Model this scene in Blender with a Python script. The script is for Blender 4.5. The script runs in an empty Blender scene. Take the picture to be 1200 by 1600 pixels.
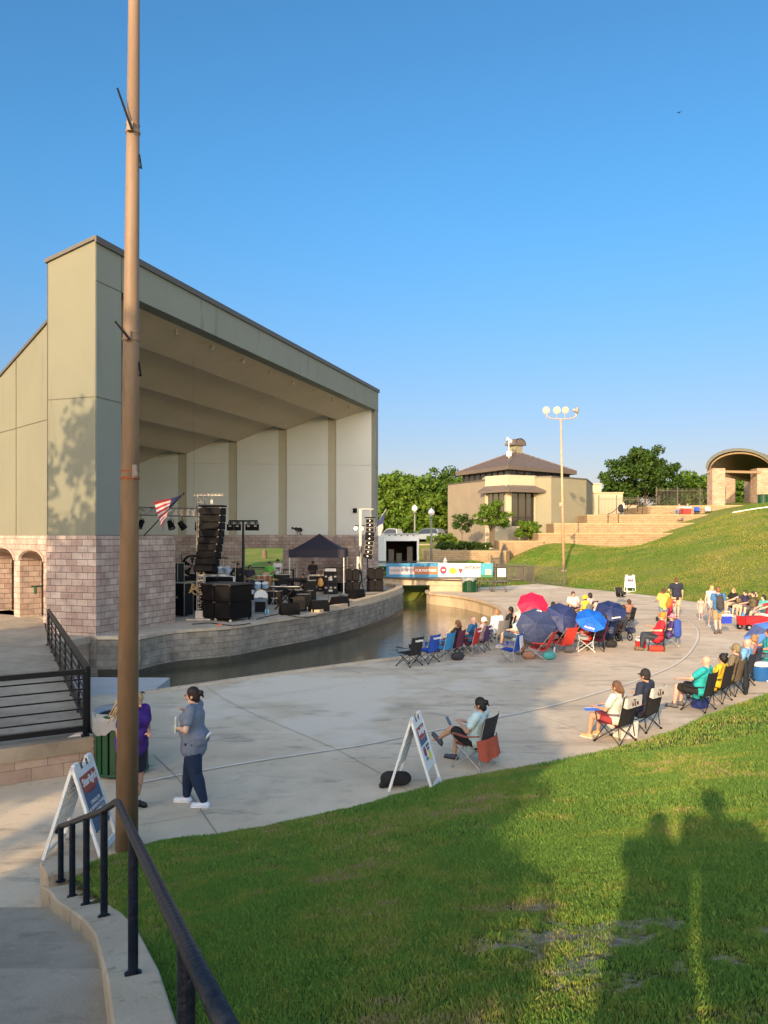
import bpy, bmesh, math, random
import numpy as np
from mathutils import Vector, Matrix
random.seed(7); rng = np.random.default_rng(7)
S = bpy.context.scene
R = math.radians
F = 1200.0; HZ = 838.0; EYE = 3.7
# ---------------------------------------------------------------- camera
cd = bpy.data.cameras.new('camera'); cam = bpy.data.objects.new('camera', cd); S.collection.objects.link(cam)
cam.location = (0, 0, EYE); cam.rotation_euler = (R(90), 0, 0)
cd.sensor_fit = 'VERTICAL'; cd.sensor_height = 24; cd.sensor_width = 18; cd.lens = 18.0
cd.shift_y = 38 / 1600.0; cd.clip_start = 0.05; cd.clip_end = 6000
S.camera = cam
S.render.resolution_x = 768; S.render.resolution_y = 1024
# ---------------------------------------------------------------- sky + sun
SUN_AZ, SUN_EL = 20.5, 18.3          # shadows fall 20.5 deg right of the view axis
W = bpy.data.worlds.new('World'); S.world = W; W.use_nodes = True
nt = W.node_tree; nt.nodes.clear()
sky = nt.nodes.new('ShaderNodeTexSky'); sky.sky_type = 'NISHITA'; sky.sun_disc = False
sky.sun_elevation = R(SUN_EL); sky.sun_rotation = R(180 + SUN_AZ)
sky.altitude = 100; sky.air_density = 1.25; sky.dust_density = 0.6; sky.ozone_density = 3.0
bg = nt.nodes.new('ShaderNodeBackground'); bg.inputs['Strength'].default_value = 0.15
wo = nt.nodes.new('ShaderNodeOutputWorld')
# sky tinted by direction: unseen sun side boosted as added fill, visible side deepened
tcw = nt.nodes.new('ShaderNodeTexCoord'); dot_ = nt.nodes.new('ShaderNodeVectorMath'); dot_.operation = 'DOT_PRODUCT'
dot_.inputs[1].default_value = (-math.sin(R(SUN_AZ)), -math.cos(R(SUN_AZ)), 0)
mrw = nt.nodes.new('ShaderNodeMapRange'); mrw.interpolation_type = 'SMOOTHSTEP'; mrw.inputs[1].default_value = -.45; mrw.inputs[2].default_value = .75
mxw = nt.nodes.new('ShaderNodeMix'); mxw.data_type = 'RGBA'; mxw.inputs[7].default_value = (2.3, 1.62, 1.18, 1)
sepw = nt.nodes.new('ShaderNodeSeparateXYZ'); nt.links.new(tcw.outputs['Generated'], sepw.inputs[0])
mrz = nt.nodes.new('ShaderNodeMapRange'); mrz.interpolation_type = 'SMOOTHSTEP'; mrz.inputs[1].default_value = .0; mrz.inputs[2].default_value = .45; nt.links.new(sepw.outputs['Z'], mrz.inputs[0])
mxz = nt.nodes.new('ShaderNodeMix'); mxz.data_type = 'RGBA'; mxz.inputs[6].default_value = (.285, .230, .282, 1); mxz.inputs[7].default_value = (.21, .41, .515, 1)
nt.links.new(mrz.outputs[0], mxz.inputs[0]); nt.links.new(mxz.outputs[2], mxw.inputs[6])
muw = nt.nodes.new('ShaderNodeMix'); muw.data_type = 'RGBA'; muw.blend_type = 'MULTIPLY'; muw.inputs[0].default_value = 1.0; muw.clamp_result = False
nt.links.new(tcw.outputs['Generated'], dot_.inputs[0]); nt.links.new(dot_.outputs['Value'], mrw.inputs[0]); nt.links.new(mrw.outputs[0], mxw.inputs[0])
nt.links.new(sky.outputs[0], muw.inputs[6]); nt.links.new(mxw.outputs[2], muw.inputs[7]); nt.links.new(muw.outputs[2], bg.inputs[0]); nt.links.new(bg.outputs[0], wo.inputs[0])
sd = bpy.data.lights.new('sun', 'SUN'); sun = bpy.data.objects.new('sun', sd); S.collection.objects.link(sun)
sd.energy = 2.35; sd.angle = R(0.6); sd.color = (1.0, 0.70, 0.38)
sdir = Vector((-math.sin(R(SUN_AZ)) * math.cos(R(SUN_EL)), -math.cos(R(SUN_AZ)) * math.cos(R(SUN_EL)), math.sin(R(SUN_EL))))
sun.rotation_euler = sdir.to_track_quat('Z', 'Y').to_euler(); sun.location = (-20, -40, 40)
vs = S.view_settings; vs.view_transform = 'Standard'; vs.look = 'None'; vs.gamma = 1; vs.exposure = 1.45
S.render.engine = 'CYCLES'
S.cycles.max_bounces = 6; S.cycles.diffuse_bounces = 4

def at(px, py, z=0.0):               # photo pixel + known height -> point in the place
    Y = (EYE - z) * F / (py - HZ)
    return Vector(((px - 600) / F * Y, Y, z))
def atY(px, py, Y):
    return Vector(((px - 600) / F * Y, Y, EYE + (HZ - py) / F * Y))

# ---------------------------------------------------------------- materials
MC = {}
def nodes(name):
    m = bpy.data.materials.new(name); m.use_nodes = True
    t = m.node_tree; b = t.nodes['Principled BSDF']
    return m, t, b
def col4(c): return (c[0], c[1], c[2], 1)
def mat(name, col, rough=.75, var=0.12, vs=6.0, bump=0.0, bs=60.0, metal=0.0, spec=0.4):
    if name in MC: return MC[name]
    m, t, b = nodes(name)
    b.inputs['Roughness'].default_value = rough; b.inputs['Metallic'].default_value = metal
    b.inputs['Specular IOR Level'].default_value = spec
    tc = t.nodes.new('ShaderNodeTexCoord')
    if var > 0:
        n = t.nodes.new('ShaderNodeTexNoise'); n.inputs['Scale'].default_value = vs; n.inputs['Detail'].default_value = 6
        n.inputs['Roughness'].default_value = .65
        t.links.new(tc.outputs['Object'], n.inputs['Vector'])
        r = t.nodes.new('ShaderNodeValToRGB')
        r.color_ramp.elements[0].position = .3; r.color_ramp.elements[1].position = .7
        r.color_ramp.elements[0].color = col4([c * (1 - var) for c in col]); r.color_ramp.elements[1].color = col4([min(1, c * (1 + var)) for c in col])
        t.links.new(n.outputs['Fac'], r.inputs[0]); t.links.new(r.outputs[0], b.inputs['Base Color'])
    else: b.inputs['Base Color'].default_value = col4(col)
    if bump > 0:
        n2 = t.nodes.new('ShaderNodeTexNoise'); n2.inputs['Scale'].default_value = bs; n2.inputs['Detail'].default_value = 5
        t.links.new(tc.outputs['Object'], n2.inputs['Vector'])
        bp = t.nodes.new('ShaderNodeBump'); bp.inputs['Strength'].default_value = bump; bp.inputs['Distance'].default_value = .02
        t.links.new(n2.outputs['Fac'], bp.inputs['Height']); t.links.new(bp.outputs[0], b.inputs['Normal'])
    MC[name] = m; return m
def brick(name, c1, c2, mortar, w, h, msize=.012, rough=.9, bump=.5, off=.5, stain=.25, bias=0.0):
    m, t, b = nodes(name); b.inputs['Roughness'].default_value = rough; b.inputs['Specular IOR Level'].default_value = .2
    uv = t.nodes.new('ShaderNodeUVMap')
    br = t.nodes.new('ShaderNodeTexBrick'); br.offset = off
    br.inputs['Scale'].default_value = 1; br.inputs['Brick Width'].default_value = w; br.inputs['Row Height'].default_value = h
    br.inputs['Mortar Size'].default_value = msize; br.inputs['Mortar Smooth'].default_value = .2; br.inputs['Bias'].default_value = bias
    br.inputs['Color1'].default_value = col4(c1); br.inputs['Color2'].default_value = col4(c2); br.inputs['Mortar'].default_value = col4(mortar)
    t.links.new(uv.outputs[0], br.inputs['Vector'])
    n = t.nodes.new('ShaderNodeTexNoise'); n.inputs['Scale'].default_value = 1.6; n.inputs['Detail'].default_value = 8; n.inputs['Roughness'].default_value = .7
    t.links.new(uv.outputs[0], n.inputs['Vector'])
    mr = t.nodes.new('ShaderNodeMapRange'); mr.inputs[1].default_value = .3; mr.inputs[2].default_value = .7
    mr.inputs[3].default_value = 1 - stain; mr.inputs[4].default_value = 1 + stain * .6
    t.links.new(n.outputs['Fac'], mr.inputs[0])
    mx = t.nodes.new('ShaderNodeVectorMath'); mx.operation = 'SCALE'
    t.links.new(br.outputs['Color'], mx.inputs[0]); t.links.new(mr.outputs[0], mx.inputs['Scale'])
    t.links.new(mx.outputs[0], b.inputs['Base Color'])
    n2 = t.nodes.new('ShaderNodeTexNoise'); n2.inputs['Scale'].default_value = 25; n2.inputs['Detail'].default_value = 4
    t.links.new(uv.outputs[0], n2.inputs['Vector'])
    ma = t.nodes.new('ShaderNodeMath'); ma.operation = 'MULTIPLY_ADD'; ma.inputs[1].default_value = -1.0
    t.links.new(br.outputs['Fac'], ma.inputs[0]); t.links.new(n2.outputs['Fac'], ma.inputs[2])
    bp = t.nodes.new('ShaderNodeBump'); bp.inputs['Strength'].default_value = bump; bp.inputs['Distance'].default_value = .015
    t.links.new(ma.outputs[0], bp.inputs['Height']); t.links.new(bp.outputs[0], b.inputs['Normal'])
    MC[name] = m; return m
def ramp_mat(name, stops_list, rough=.9, bump=.3, bscale=30, spec=.2):
    """stack of noise layers: [(scale, detail, pos0, pos1, colourA, colourB)] first is base, the rest are (scale, detail, p0, p1, colour)"""
    m, t, b = nodes(name); b.inputs['Roughness'].default_value = rough; b.inputs['Specular IOR Level'].default_value = spec
    g = t.nodes.new('ShaderNodeNewGeometry'); prev = None
    for i, L in enumerate(stops_list):
        n = t.nodes.new('ShaderNodeTexNoise'); n.inputs['Scale'].default_value = L[0]; n.inputs['Detail'].default_value = L[1]; n.inputs['Roughness'].default_value = .65
        mp = t.nodes.new('ShaderNodeMapping'); mp.inputs['Location'].default_value = (i * 13.7, i * 7.3, i * 3.1)
        if len(L) > 6 - (i > 0): mp.inputs['Scale'].default_value = L[-1]
        t.links.new(g.outputs['Position'], mp.inputs[0]); t.links.new(mp.outputs[0], n.inputs['Vector'])
        mr = t.nodes.new('ShaderNodeMapRange'); mr.interpolation_type = 'SMOOTHSTEP'
        mr.inputs[1].default_value = L[2]; mr.inputs[2].default_value = L[3]
        t.links.new(n.outputs['Fac'], mr.inputs[0])
        mx = t.nodes.new('ShaderNodeMix'); mx.data_type = 'RGBA'
        t.links.new(mr.outputs[0], mx.inputs[0])
        if prev is None:
            mx.inputs[6].default_value = col4(L[4]); mx.inputs[7].default_value = col4(L[5])
        else:
            t.links.new(prev, mx.inputs[6]); mx.inputs[7].default_value = col4(L[4])
        prev = mx.outputs[2]
    t.links.new(prev, b.inputs['Base Color'])
    if bump:
        n = t.nodes.new('ShaderNodeTexNoise'); n.inputs['Scale'].default_value = bscale; n.inputs['Detail'].default_value = 6
        t.links.new(g.outputs['Position'], n.inputs['Vector'])
        bp = t.nodes.new('ShaderNodeBump'); bp.inputs['Strength'].default_value = bump; bp.inputs['Distance'].default_value = .03
        t.links.new(n.outputs['Fac'], bp.inputs['Height']); t.links.new(bp.outputs[0], b.inputs['Normal'])
    MC[name] = m; return m
def leafmat(name, a, bcol, trans=.35):
    m, t, b = nodes(name); b.inputs['Roughness'].default_value = .6; b.inputs['Specular IOR Level'].default_value = .25
    g = t.nodes.new('ShaderNodeNewGeometry')
    mx = t.nodes.new('ShaderNodeMix'); mx.data_type = 'RGBA'
    mx.inputs[6].default_value = col4(a); mx.inputs[7].default_value = col4(bcol)
    t.links.new(g.outputs['Random Per Island'], mx.inputs[0])
    t.links.new(mx.outputs[2], b.inputs['Base Color'])
    tr = t.nodes.new('ShaderNodeBsdfTranslucent'); t.links.new(mx.outputs[2], tr.inputs[0])
    ms = t.nodes.new('ShaderNodeMixShader'); ms.inputs[0].default_value = trans
    o = t.nodes['Material Output']
    t.links.new(b.outputs[0], ms.inputs[1]); t.links.new(tr.outputs[0], ms.inputs[2]); t.links.new(ms.outputs[0], o.inputs[0])
    MC[name] = m; return m
def cloth(c, rough=.85):
    return mat('fabric %.2f %.2f %.2f' % tuple(c), c, rough, .14, 9, .75, 13)

# ---------------------------------------------------------------- mesh builder
class MB:
    def __init__(s): s.v = []; s.f = []; s.uv = {}; s.mi = {}; s.cur = 0
    def face(s, idx, uv=None):
        if uv is not None: s.uv[len(s.f)] = uv
        if s.cur: s.mi[len(s.f)] = s.cur
        s.f.append(tuple(idx)); return s
    def add(s, vs_, fs, M=None):
        o = len(s.v)
        for p in vs_: s.v.append(tuple(M @ Vector(p)) if M is not None else tuple(p))
        for f in fs: s.face([o + i for i in f])
        return s
    def box(s, c, d, rz=0.0, M=None, taper=1.0):
        x, y, z = d[0] / 2, d[1] / 2, d[2] / 2; k = taper
        vs_ = [(-x, -y, -z), (x, -y, -z), (x, y, -z), (-x, y, -z), (-x * k, -y * k, z), (x * k, -y * k, z), (x * k, y * k, z), (-x * k, y * k, z)]
        fs = [(3, 2, 1, 0), (4, 5, 6, 7), (0, 1, 5, 4), (1, 2, 6, 5), (2, 3, 7, 6), (3, 0, 4, 7)]
        T = Matrix.Translation(c) @ Matrix.Rotation(rz, 4, 'Z')
        if M is not None: T = M @ T
        return s.add(vs_, fs, T)
    def bb(s, lo, hi):
        return s.box([(a + b) / 2 for a, b in zip(lo, hi)], [abs(b - a) for a, b in zip(lo, hi)])
    def cyl(s, a, b, ra, rb=None, n=10, caps=True):
        rb = ra if rb is None else rb; a = Vector(a); b = Vector(b); w = (b - a)
        if w.length < 1e-6: return s
        w.normalize(); u = w.orthogonal().normalized(); v = w.cross(u); o = len(s.v)
        for p, r in ((a, ra), (b, rb)):
            for i in range(n):
                t = 2 * math.pi * i / n; s.v.append(tuple(p + u * math.cos(t) * r + v * math.sin(t) * r))
        for i in range(n): j = (i + 1) % n; s.face((o + i, o + j, o + n + j, o + n + i))
        if caps: s.face([o + i for i in reversed(range(n))]); s.face([o + n + i for i in range(n)])
        return s
    def tube(s, pts, r, n=8, closed=False):
        pts = [Vector(p) for p in pts]; N = len(pts); o = len(s.v); up = None
        rs = r if isinstance(r, (list, tuple)) else [r] * N
        for i, p in enumerate(pts):
            d = (pts[min(i + 1, N - 1)] - pts[max(i - 1, 0)]) if not closed else (pts[(i + 1) % N] - pts[i - 1])
            d.normalize()
            if up is None: up = d.orthogonal().normalized()
            up = (up - d * up.dot(d)); 
            if up.length < 1e-5: up = d.orthogonal()
            up.normalize(); v = d.cross(up)
            for k in range(n):
                t = 2 * math.pi * k / n; s.v.append(tuple(p + up * math.cos(t) * rs[i] + v * math.sin(t) * rs[i]))
        for i in range(N if closed else N - 1):
            i2 = (i + 1) % N
            for k in range(n):
                k2 = (k + 1) % n; s.face((o + i * n + k, o + i * n + k2, o + i2 * n + k2, o + i2 * n + k))
        if not closed:
            s.face([o + k for k in reversed(range(n))]); s.face([o + (N - 1) * n + k for k in range(n)])
        return s
    def caps(s, a, b, ra, rb, sx=1.0, sy=1.0, side=(1, 0, 0), n=12, rings=3):
        """rounded tapered limb with an elliptical section"""
        a = Vector(a); b = Vector(b); w = b - a
        if w.length < 1e-5: w = Vector((0, 0, 1e-3))
        w.normalize(); sd_ = Vector(side); u = sd_ - w * sd_.dot(w)
        if u.length < .05: u = w.orthogonal()
        u.normalize(); v = w.cross(u); o = len(s.v); prof = []
        for k in range(rings): t = (k + .5) / rings * math.pi / 2; prof.append((a - w * ra * math.cos(t), ra * math.sin(t)))
        prof.append((a, ra)); prof.append((b, rb))
        for k in reversed(range(rings)): t = (k + .5) / rings * math.pi / 2; prof.append((b + w * rb * math.cos(t), rb * math.sin(t)))
        for p, r in prof:
            for i in range(n):
                t = 2 * math.pi * i / n; s.v.append(tuple(p + u * math.cos(t) * r * sx + v * math.sin(t) * r * sy))
        m = len(prof)
        for j in range(m - 1):
            for i in range(n): i2 = (i + 1) % n; s.face((o + j * n + i, o + j * n + i2, o + (j + 1) * n + i2, o + (j + 1) * n + i))
        s.face([o + i for i in reversed(range(n))]); s.face([o + (m - 1) * n + i for i in range(n)])
        return s
    def ball(s, c, r, n=10):
        if not isinstance(r, (tuple, list)): r = (r, r, r)
        o = len(s.v); c = Vector(c); m = max(4, n // 2)
        for j in range(1, m):
            t = math.pi * j / m
            for i in range(n):
                p = 2 * math.pi * i / n; s.v.append((c.x + r[0] * math.sin(t) * math.cos(p), c.y + r[1] * math.sin(t) * math.sin(p), c.z + r[2] * math.cos(t)))
        s.v.append((c.x, c.y, c.z + r[2])); s.v.append((c.x, c.y, c.z - r[2])); T = len(s.v) - 2
        for j in range(m - 2):
            for i in range(n): i2 = (i + 1) % n; s.face((o + j * n + i, o + (j + 1) * n + i, o + (j + 1) * n + i2, o + j * n + i2))
        for i in range(n): i2 = (i + 1) % n; s.face((T, o + i, o + i2)); s.face((T + 1, o + (m - 2) * n + i2, o + (m - 2) * n + i))
        return s
    def lathe(s, prof, c=(0, 0, 0), n=16):
        o = len(s.v)
        for r, z in prof:
            for i in range(n): t = 2 * math.pi * i / n; s.v.append((c[0] + r * math.cos(t), c[1] + r * math.sin(t), c[2] + z))
        for j in range(len(prof) - 1):
            for i in range(n): i2 = (i + 1) % n; s.face((o + j * n + i, o + j * n + i2, o + (j + 1) * n + i2, o + (j + 1) * n + i))
        s.face([o + i for i in reversed(range(n))]); s.face([o + (len(prof) - 1) * n + i for i in range(n)])
        return s
    def prism(s, poly, z0, z1, topz=None, sides=True, bottom=True):
        """poly = list of (x,y); z1 may be a list giving each top height"""
        from mathutils.geometry import tessellate_polygon
        n = len(poly); z1s = z1 if isinstance(z1, (list, tuple)) else [z1] * n; z0s = z0 if isinstance(z0, (list, tuple)) else [z0] * n
        area = sum(poly[i][0] * poly[(i + 1) % n][1] - poly[(i + 1) % n][0] * poly[i][1] for i in range(n))
        if area < 0: poly = poly[::-1]; z1s = list(z1s)[::-1]; z0s = list(z0s)[::-1]
        o = len(s.v)
        for (x, y), z in zip(poly, z0s): s.v.append((x, y, z))
        for (x, y), z in zip(poly, z1s): s.v.append((x, y, z))
        tri = tessellate_polygon([[Vector((x, y, 0)) for x, y in poly]])
        for a, b, c in tri:
            A, B, C_ = poly[a], poly[b], poly[c]
            cr = (B[0] - A[0]) * (C_[1] - A[1]) - (B[1] - A[1]) * (C_[0] - A[0])
            if cr < 0: b, c = c, b
            s.face((o + n + a, o + n + b, o + n + c))
            if bottom: s.face((o + c, o + b, o + a))
        if sides:
            u = 0.0
            for i in range(n):
                j = (i + 1) % n; L = math.hypot(poly[j][0] - poly[i][0], poly[j][1] - poly[i][1])
                s.face((o + i, o + j, o + n + j, o + n + i), [(u, z0s[i]), (u + L, z0s[j]), (u + L, z1s[j]), (u, z1s[i])]); u += L
        return s
    def build(s, name, mats, parent=None, loc=(0, 0, 0), rot=(0, 0, 0), smooth=False, link=True):
        me = bpy.data.meshes.new(name)
        me.from_pydata([tuple(p) for p in s.v], [], s.f)
        if not isinstance(mats, (list, tuple)): mats = [mats]
        for m in mats: me.materials.append(m)
        if s.mi:
            for k, i in s.mi.items(): me.polygons[k].material_index = i
        uvl = me.uv_layers.new(name='UVMap')
        n = len(me.loops)
        if n and n < 60000:
            for p in me.polygons:
                if p.index in s.uv:
                    for li, c in zip(p.loop_indices, s.uv[p.index]): uvl.data[li].uv = c
                else:
                    N = p.normal
                    if abs(N.z) > .75: 
                        for li in p.loop_indices: c = me.vertices[me.loops[li].vertex_index].co; uvl.data[li].uv = (c.x, c.y)
                    else:
                        h = math.hypot(N.x, N.y) or 1; tx, ty = -N.y / h, N.x / h
                        for li in p.loop_indices: c = me.vertices[me.loops[li].vertex_index].co; uvl.data[li].uv = (c.x * tx + c.y * ty, c.z)
        if smooth:
            me.polygons.foreach_set('use_smooth', [True] * len(me.polygons))
        me.update()
        o = bpy.data.objects.new(name, me)
        o.location = loc; o.rotation_euler = rot
        if parent is not None: o.parent = parent
        S.collection.objects.link(o)
        return o
def npmesh(name, V, Fq, mats, parent=None, loc=(0, 0, 0), smooth=False, mi=None):
    me = bpy.data.meshes.new(name); k = Fq.shape[1]
    me.vertices.add(len(V)); me.vertices.foreach_set('co', V.astype(np.float32).ravel())
    me.loops.add(Fq.size); me.loops.foreach_set('vertex_index', Fq.astype(np.int32).ravel())
    me.polygons.add(len(Fq)); me.polygons.foreach_set('loop_start', np.arange(0, Fq.size, k, dtype=np.int32))
    try: me.polygons.foreach_set('loop_total', np.full(len(Fq), k, dtype=np.int32))
    except Exception: pass
    if not isinstance(mats, (list, tuple)): mats = [mats]
    for m in mats: me.materials.append(m)
    if mi is not None: me.polygons.foreach_set('material_index', mi.astype(np.int32))
    if smooth: me.polygons.foreach_set('use_smooth', np.ones(len(Fq), dtype=bool))
    me.update(calc_edges=True)
    o = bpy.data.objects.new(name, me); o.location = loc
    if parent is not None: o.parent = parent
    S.collection.objects.link(o); return o
def tag(o, label, cat, group=None, kind=None):
    o['label'] = label; o['category'] = cat
    if group: o['group'] = group
    if kind: o['kind'] = kind
    return o
def thing(name, label, cat, loc=(0, 0, 0), rz=0.0, group=None):
    o = bpy.data.objects.new(name, None); S.collection.objects.link(o)
    o.location = loc; o.rotation_euler = (0, 0, rz); o.empty_display_size = .2
    return tag(o, label, cat, group)
def copy_tree(o, parent=None):
    c = o.copy(); S.collection.objects.link(c)
    if parent is not None: c.parent = parent
    for ch in list(o.children): copy_tree(ch, c)
    return c
# scratch scene used only to evaluate modifiers and text
TS = bpy.data.scenes.new('scratch')
def evalmesh(o):
    TS.collection.objects.link(o); vl = TS.view_layers[0]; vl.update()
    dg = vl.depsgraph; e = o.evaluated_get(dg)
    me = bpy.data.meshes.new_from_object(e, preserve_all_data_layers=False, depsgraph=dg)
    TS.collection.objects.unlink(o); return me
def remesh(mb, name, m, parent, voxel=.018, smooth_it=3):
    me = bpy.data.meshes.new('tmp'); me.from_pydata(mb.v, [], mb.f)
    o = bpy.data.objects.new('tmp', me)
    r = o.modifiers.new('r', 'REMESH'); r.mode = 'VOXEL'; r.voxel_size = voxel; r.use_smooth_shade = True
    if smooth_it:
        q = o.modifiers.new('s', 'SMOOTH'); q.factor = .5; q.iterations = smooth_it
    m2 = evalmesh(o); bpy.data.objects.remove(o); bpy.data.meshes.remove(me)
    m2.name = name; m2.materials.clear(); m2.materials.append(m)
    n = bpy.data.objects.new(name, m2)
    if parent is not None: n.parent = parent
    S.collection.objects.link(n); return n
def text(body, size, m, parent, M, name='lettering', align='CENTER', ext=.002, bold=0.0, sx=1.0):
    c = bpy.data.curves.new('t', 'FONT'); c.body = body; c.size = size; c.align_x = align; c.align_y = 'CENTER'; c.extrude = ext; c.offset = bold; c.resolution_u = 3
    o = bpy.data.objects.new('t', c); me = evalmesh(o); bpy.data.objects.remove(o); bpy.data.curves.remove(c)
    me.name = name; me.materials.clear(); me.materials.append(m)
    n = bpy.data.objects.new(name, me)
    if parent is not None: n.parent = parent
    n.matrix_local = M @ Matrix.Diagonal((sx, 1, 1, 1))
    S.collection.objects.link(n); return n
# ================================================================ MATERIALS
sand = ramp_mat('painted plaster sand', [(.5, 5, .3, .7, (.172, .180, .142), (.184, .193, .153)), (2.2, 7, .56, .74, (.150, .157, .124), (1, 1, .10)), (9, 6, .6, .75, (.163, .17, .134))], rough=.85, bump=.12, bscale=45)
sandshade = ramp_mat('painted plaster shade tone', [(.5, 5, .3, .7, (.205, .232, .215), (.22, .25, .232)), (2.0, 7, .56, .74, (.152, .178, .170), (1, 1, .10))], rough=.85, bump=.12, bscale=45)
panelgrey = ramp_mat('painted panel pale', [(.4, 5, .3, .7, (.515, .545, .53), (.545, .575, .56)), (1.6, 7, .58, .8, (.48, .505, .49), (1, 1, .12))], rough=.8, bump=.05)
olive = mat('painted strip olive', (.36, .345, .27), .8, .05, 1.5)
ceilcol = ramp_mat('painted ceiling tan', [(.5, 5, .3, .7, (.47, .42, .345), (.52, .465, .385)), (1.5, 7, .58, .75, (.41, .36, .295))], rough=.85, bump=.05)
darkmetal = mat('dark metal coping', (.09, .085, .075), .5, .1, 8)
pink = brick('pink split block', (.37, .275, .245), (.48, .405, .36), (.15, .115, .105), .42, .212, .008, stain=.36, bump=1.0)
tanblock = brick('stage split block', (.24, .22, .19), (.31, .28, .24), (.20, .18, .155), .42, .212, .008, stain=.5, bump=.9)
yellowblock = brick('terrace split block', (.31, .225, .135), (.37, .275, .175), (.19, .14, .085), .40, .19, .011, stain=.2, bump=.8)
conc = ramp_mat('plaza concrete', [(.35, 5, .3, .7, (.53, .435, .31), (.66, .555, .41)), (2.2, 8, .50, .72, (.46, .385, .29)), (.16, 6, .53, .66, (.40, .335, .25), (1, 5, 1)), (.9, 7, .57, .68, (.37, .315, .245), (1, 3, 1)), (14, 5, .64, .74, (.37, .32, .25)), (.12, 5, .58, .64, (.66, .58, .46)), (1.4, 8, .66, .72, (.30, .255, .20))], bump=.15, bscale=60)
concdark = ramp_mat('weathered step concrete', [(.9, 6, .3, .7, (.27, .23, .175), (.40, .345, .27)), (3, 8, .52, .72, (.215, .18, .14), (.7, 1.6, 1)), (30, 5, .6, .75, (.42, .38, .32))], bump=.25, bscale=50)
conclight = ramp_mat('curb concrete', [(1.2, 6, .3, .7, (.45, .355, .25), (.56, .455, .33)), (5, 8, .55, .7, (.30, .25, .19)), (40, 5, .62, .75, (.26, .22, .17))], bump=.3, bscale=45)
deckc = ramp_mat('stage deck concrete', [(.8, 6, .3, .7, (.38, .33, .26), (.48, .43, .35)), (3, 8, .5, .7, (.30, .26, .21))], bump=.1)
lawnm = ramp_mat('lawn soil', [(2.0, 6, .3, .7, (.035, .07, .012), (.06, .11, .02)), (1.1, 6, .60, .70, (.30, .22, .13)), (9, 6, .58, .70, (.16, .12, .06))], bump=.8, bscale=25)
hillm = ramp_mat('mown hillside grass', [(.07, 6, .40, .60, (.07, .155, .013), (.145, .19, .028)), (.16, 7, .50, .66, (.19, .19, .045), (1, 1.6, 1)), (.5, 6, .58, .70, (.07, .15, .015), (1, 2, 1)), (.35, 7, .50, .60, (.20, .205, .05), (1, 1.8, 1)), (2.5, 6, .50, .64, (.17, .20, .035)), (1.0, 6, .55, .68, (.22, .19, .055), (1, 2.2, 1)), (9, 4, .58, .72, (.07, .11, .015)), (.11, 5, .70, .74, (.42, .31, .17))], bump=1.0, bscale=8)
asph = mat('pale drive', (.30, .25, .19), .9, .12, 2)
black = mat('black paint', (.007, .008, .011), .45, .1, 10, spec=.25)
blackpl = mat('black plastic', (.006, .006, .008), .55, .15, 12, spec=.2)
blackcl = mat('black cloth', (.02, .02, .022), .9, .15, 14, .2)
navyblk = mat('tent fabric navy', (.022, .022, .04), .75, .1, 3, .1, 20)
alu = mat('aluminium', (.55, .55, .54), .35, .08, 10, metal=.9)
galv = mat('galvanised steel', (.42, .41, .39), .5, .1, 10, metal=.5)
white = mat('white plastic', (.78, .80, .80), .45, .03, 5)
whitep = mat('white paint', (.78, .79, .80), .5, .04, 3)
greenp = mat('green slat paint', (.004, .055, .024), .4, .1, 8)
glassd = mat('dark glass', (.02, .022, .025), .08, 0, spec=.8)
roofm = mat('bronze metal roof', (.14, .115, .10), .5, .06, 1.5, metal=.2)
cream = mat('cream stucco', (.42, .38, .28), .85, .04, 3)
bldtan = mat('building tan stucco', (.235, .225, .16), .85, .05, .7)
bldbrown = mat('building brown stucco', (.235, .20, .155), .9, .08, .8)
trunkm = mat('bark', (.13, .10, .07), .9, .25, 12, .6, 30)
soil = mat('soil', (.16, .11, .07), .95, .2, 5, .4)

# ================================================================ TERRAIN
cp = []
def P(x, y, z): cp.append((x, y, z))
# outer edge of the plaza (z = 0), a little outside/inside to fix the slope
edge_out = [(9.5, 75), (11.0, 68), (12.1, 61), (13.7, 54.8), (16.3, 48.8), (17.4, 44), (18.2, 39.6), (19, 35), (20.5, 28), (23, 20), (27, 12), (31, 4)]
for x, y in edge_out: P(x, y, 0.0)
for x, y in edge_out[3:]: P(x + 3.2 * .95, y + .6, .5); P(x - 3, y - .6, -.5)
for x, y, z in [(5, 20, -1.6), (0, 40, -1.8), (8, 35, -1.6), (-10, 30, -2), (-30, 20, -1.6), (0, 0, -2), (20, 0, -1.2), (-5, 49, -1.6), (2, 50, -1.5), (-30, 40, -.6), (-20, 0, -2), (8, 50, -1.0),
                (18, 71.5, 2.85), (15, 71, 2.7), (23.7, 72, 2.86), (26.8, 70.5, 3.9), (30.2, 71.5, 4.95), (33.5, 74, 5.9), (37, 77, 6.9), (42, 80, 7.2), (60, 80, 7.3), (36, 90, 7.0),
                (18, 80, 3.2), (24, 84, 4.0), (30, 88, 5.0), (14, 76, 2.6), (13, 68.0, .9), (12.2, 72, 1.7), (40, 60, 5.8), (30, 50, 3.4), (50, 40, 5.5), (40, 20, 4.4), (30, 35, 2.7), (22, 60, 2.0),
                (5, 70, 1.4), (8.5, 70, 1.45), (2, 62, 1.38), (-2, 58, 1.2), (4, 58, .9), (7, 62, .9), (9, 84, 3.0), (4, 95, 2.8), (9, 95, 2.85), (-3, 95, 2.8), (0, 80, 2.1), (-10, 60, 1.0), (-12, 72, 1.6), (-14, 85, 2.4), (-17, 110, 3.2), (-30, 70, 1.5), (-60, 60, 1),
                (10, 120, 3.0), (40, 120, 6.0), (70, 120, 6.5), (90, 60, 8), (-60, 120, 3)]: P(x, y, z)
C = np.array(cp); n = len(C)
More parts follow.
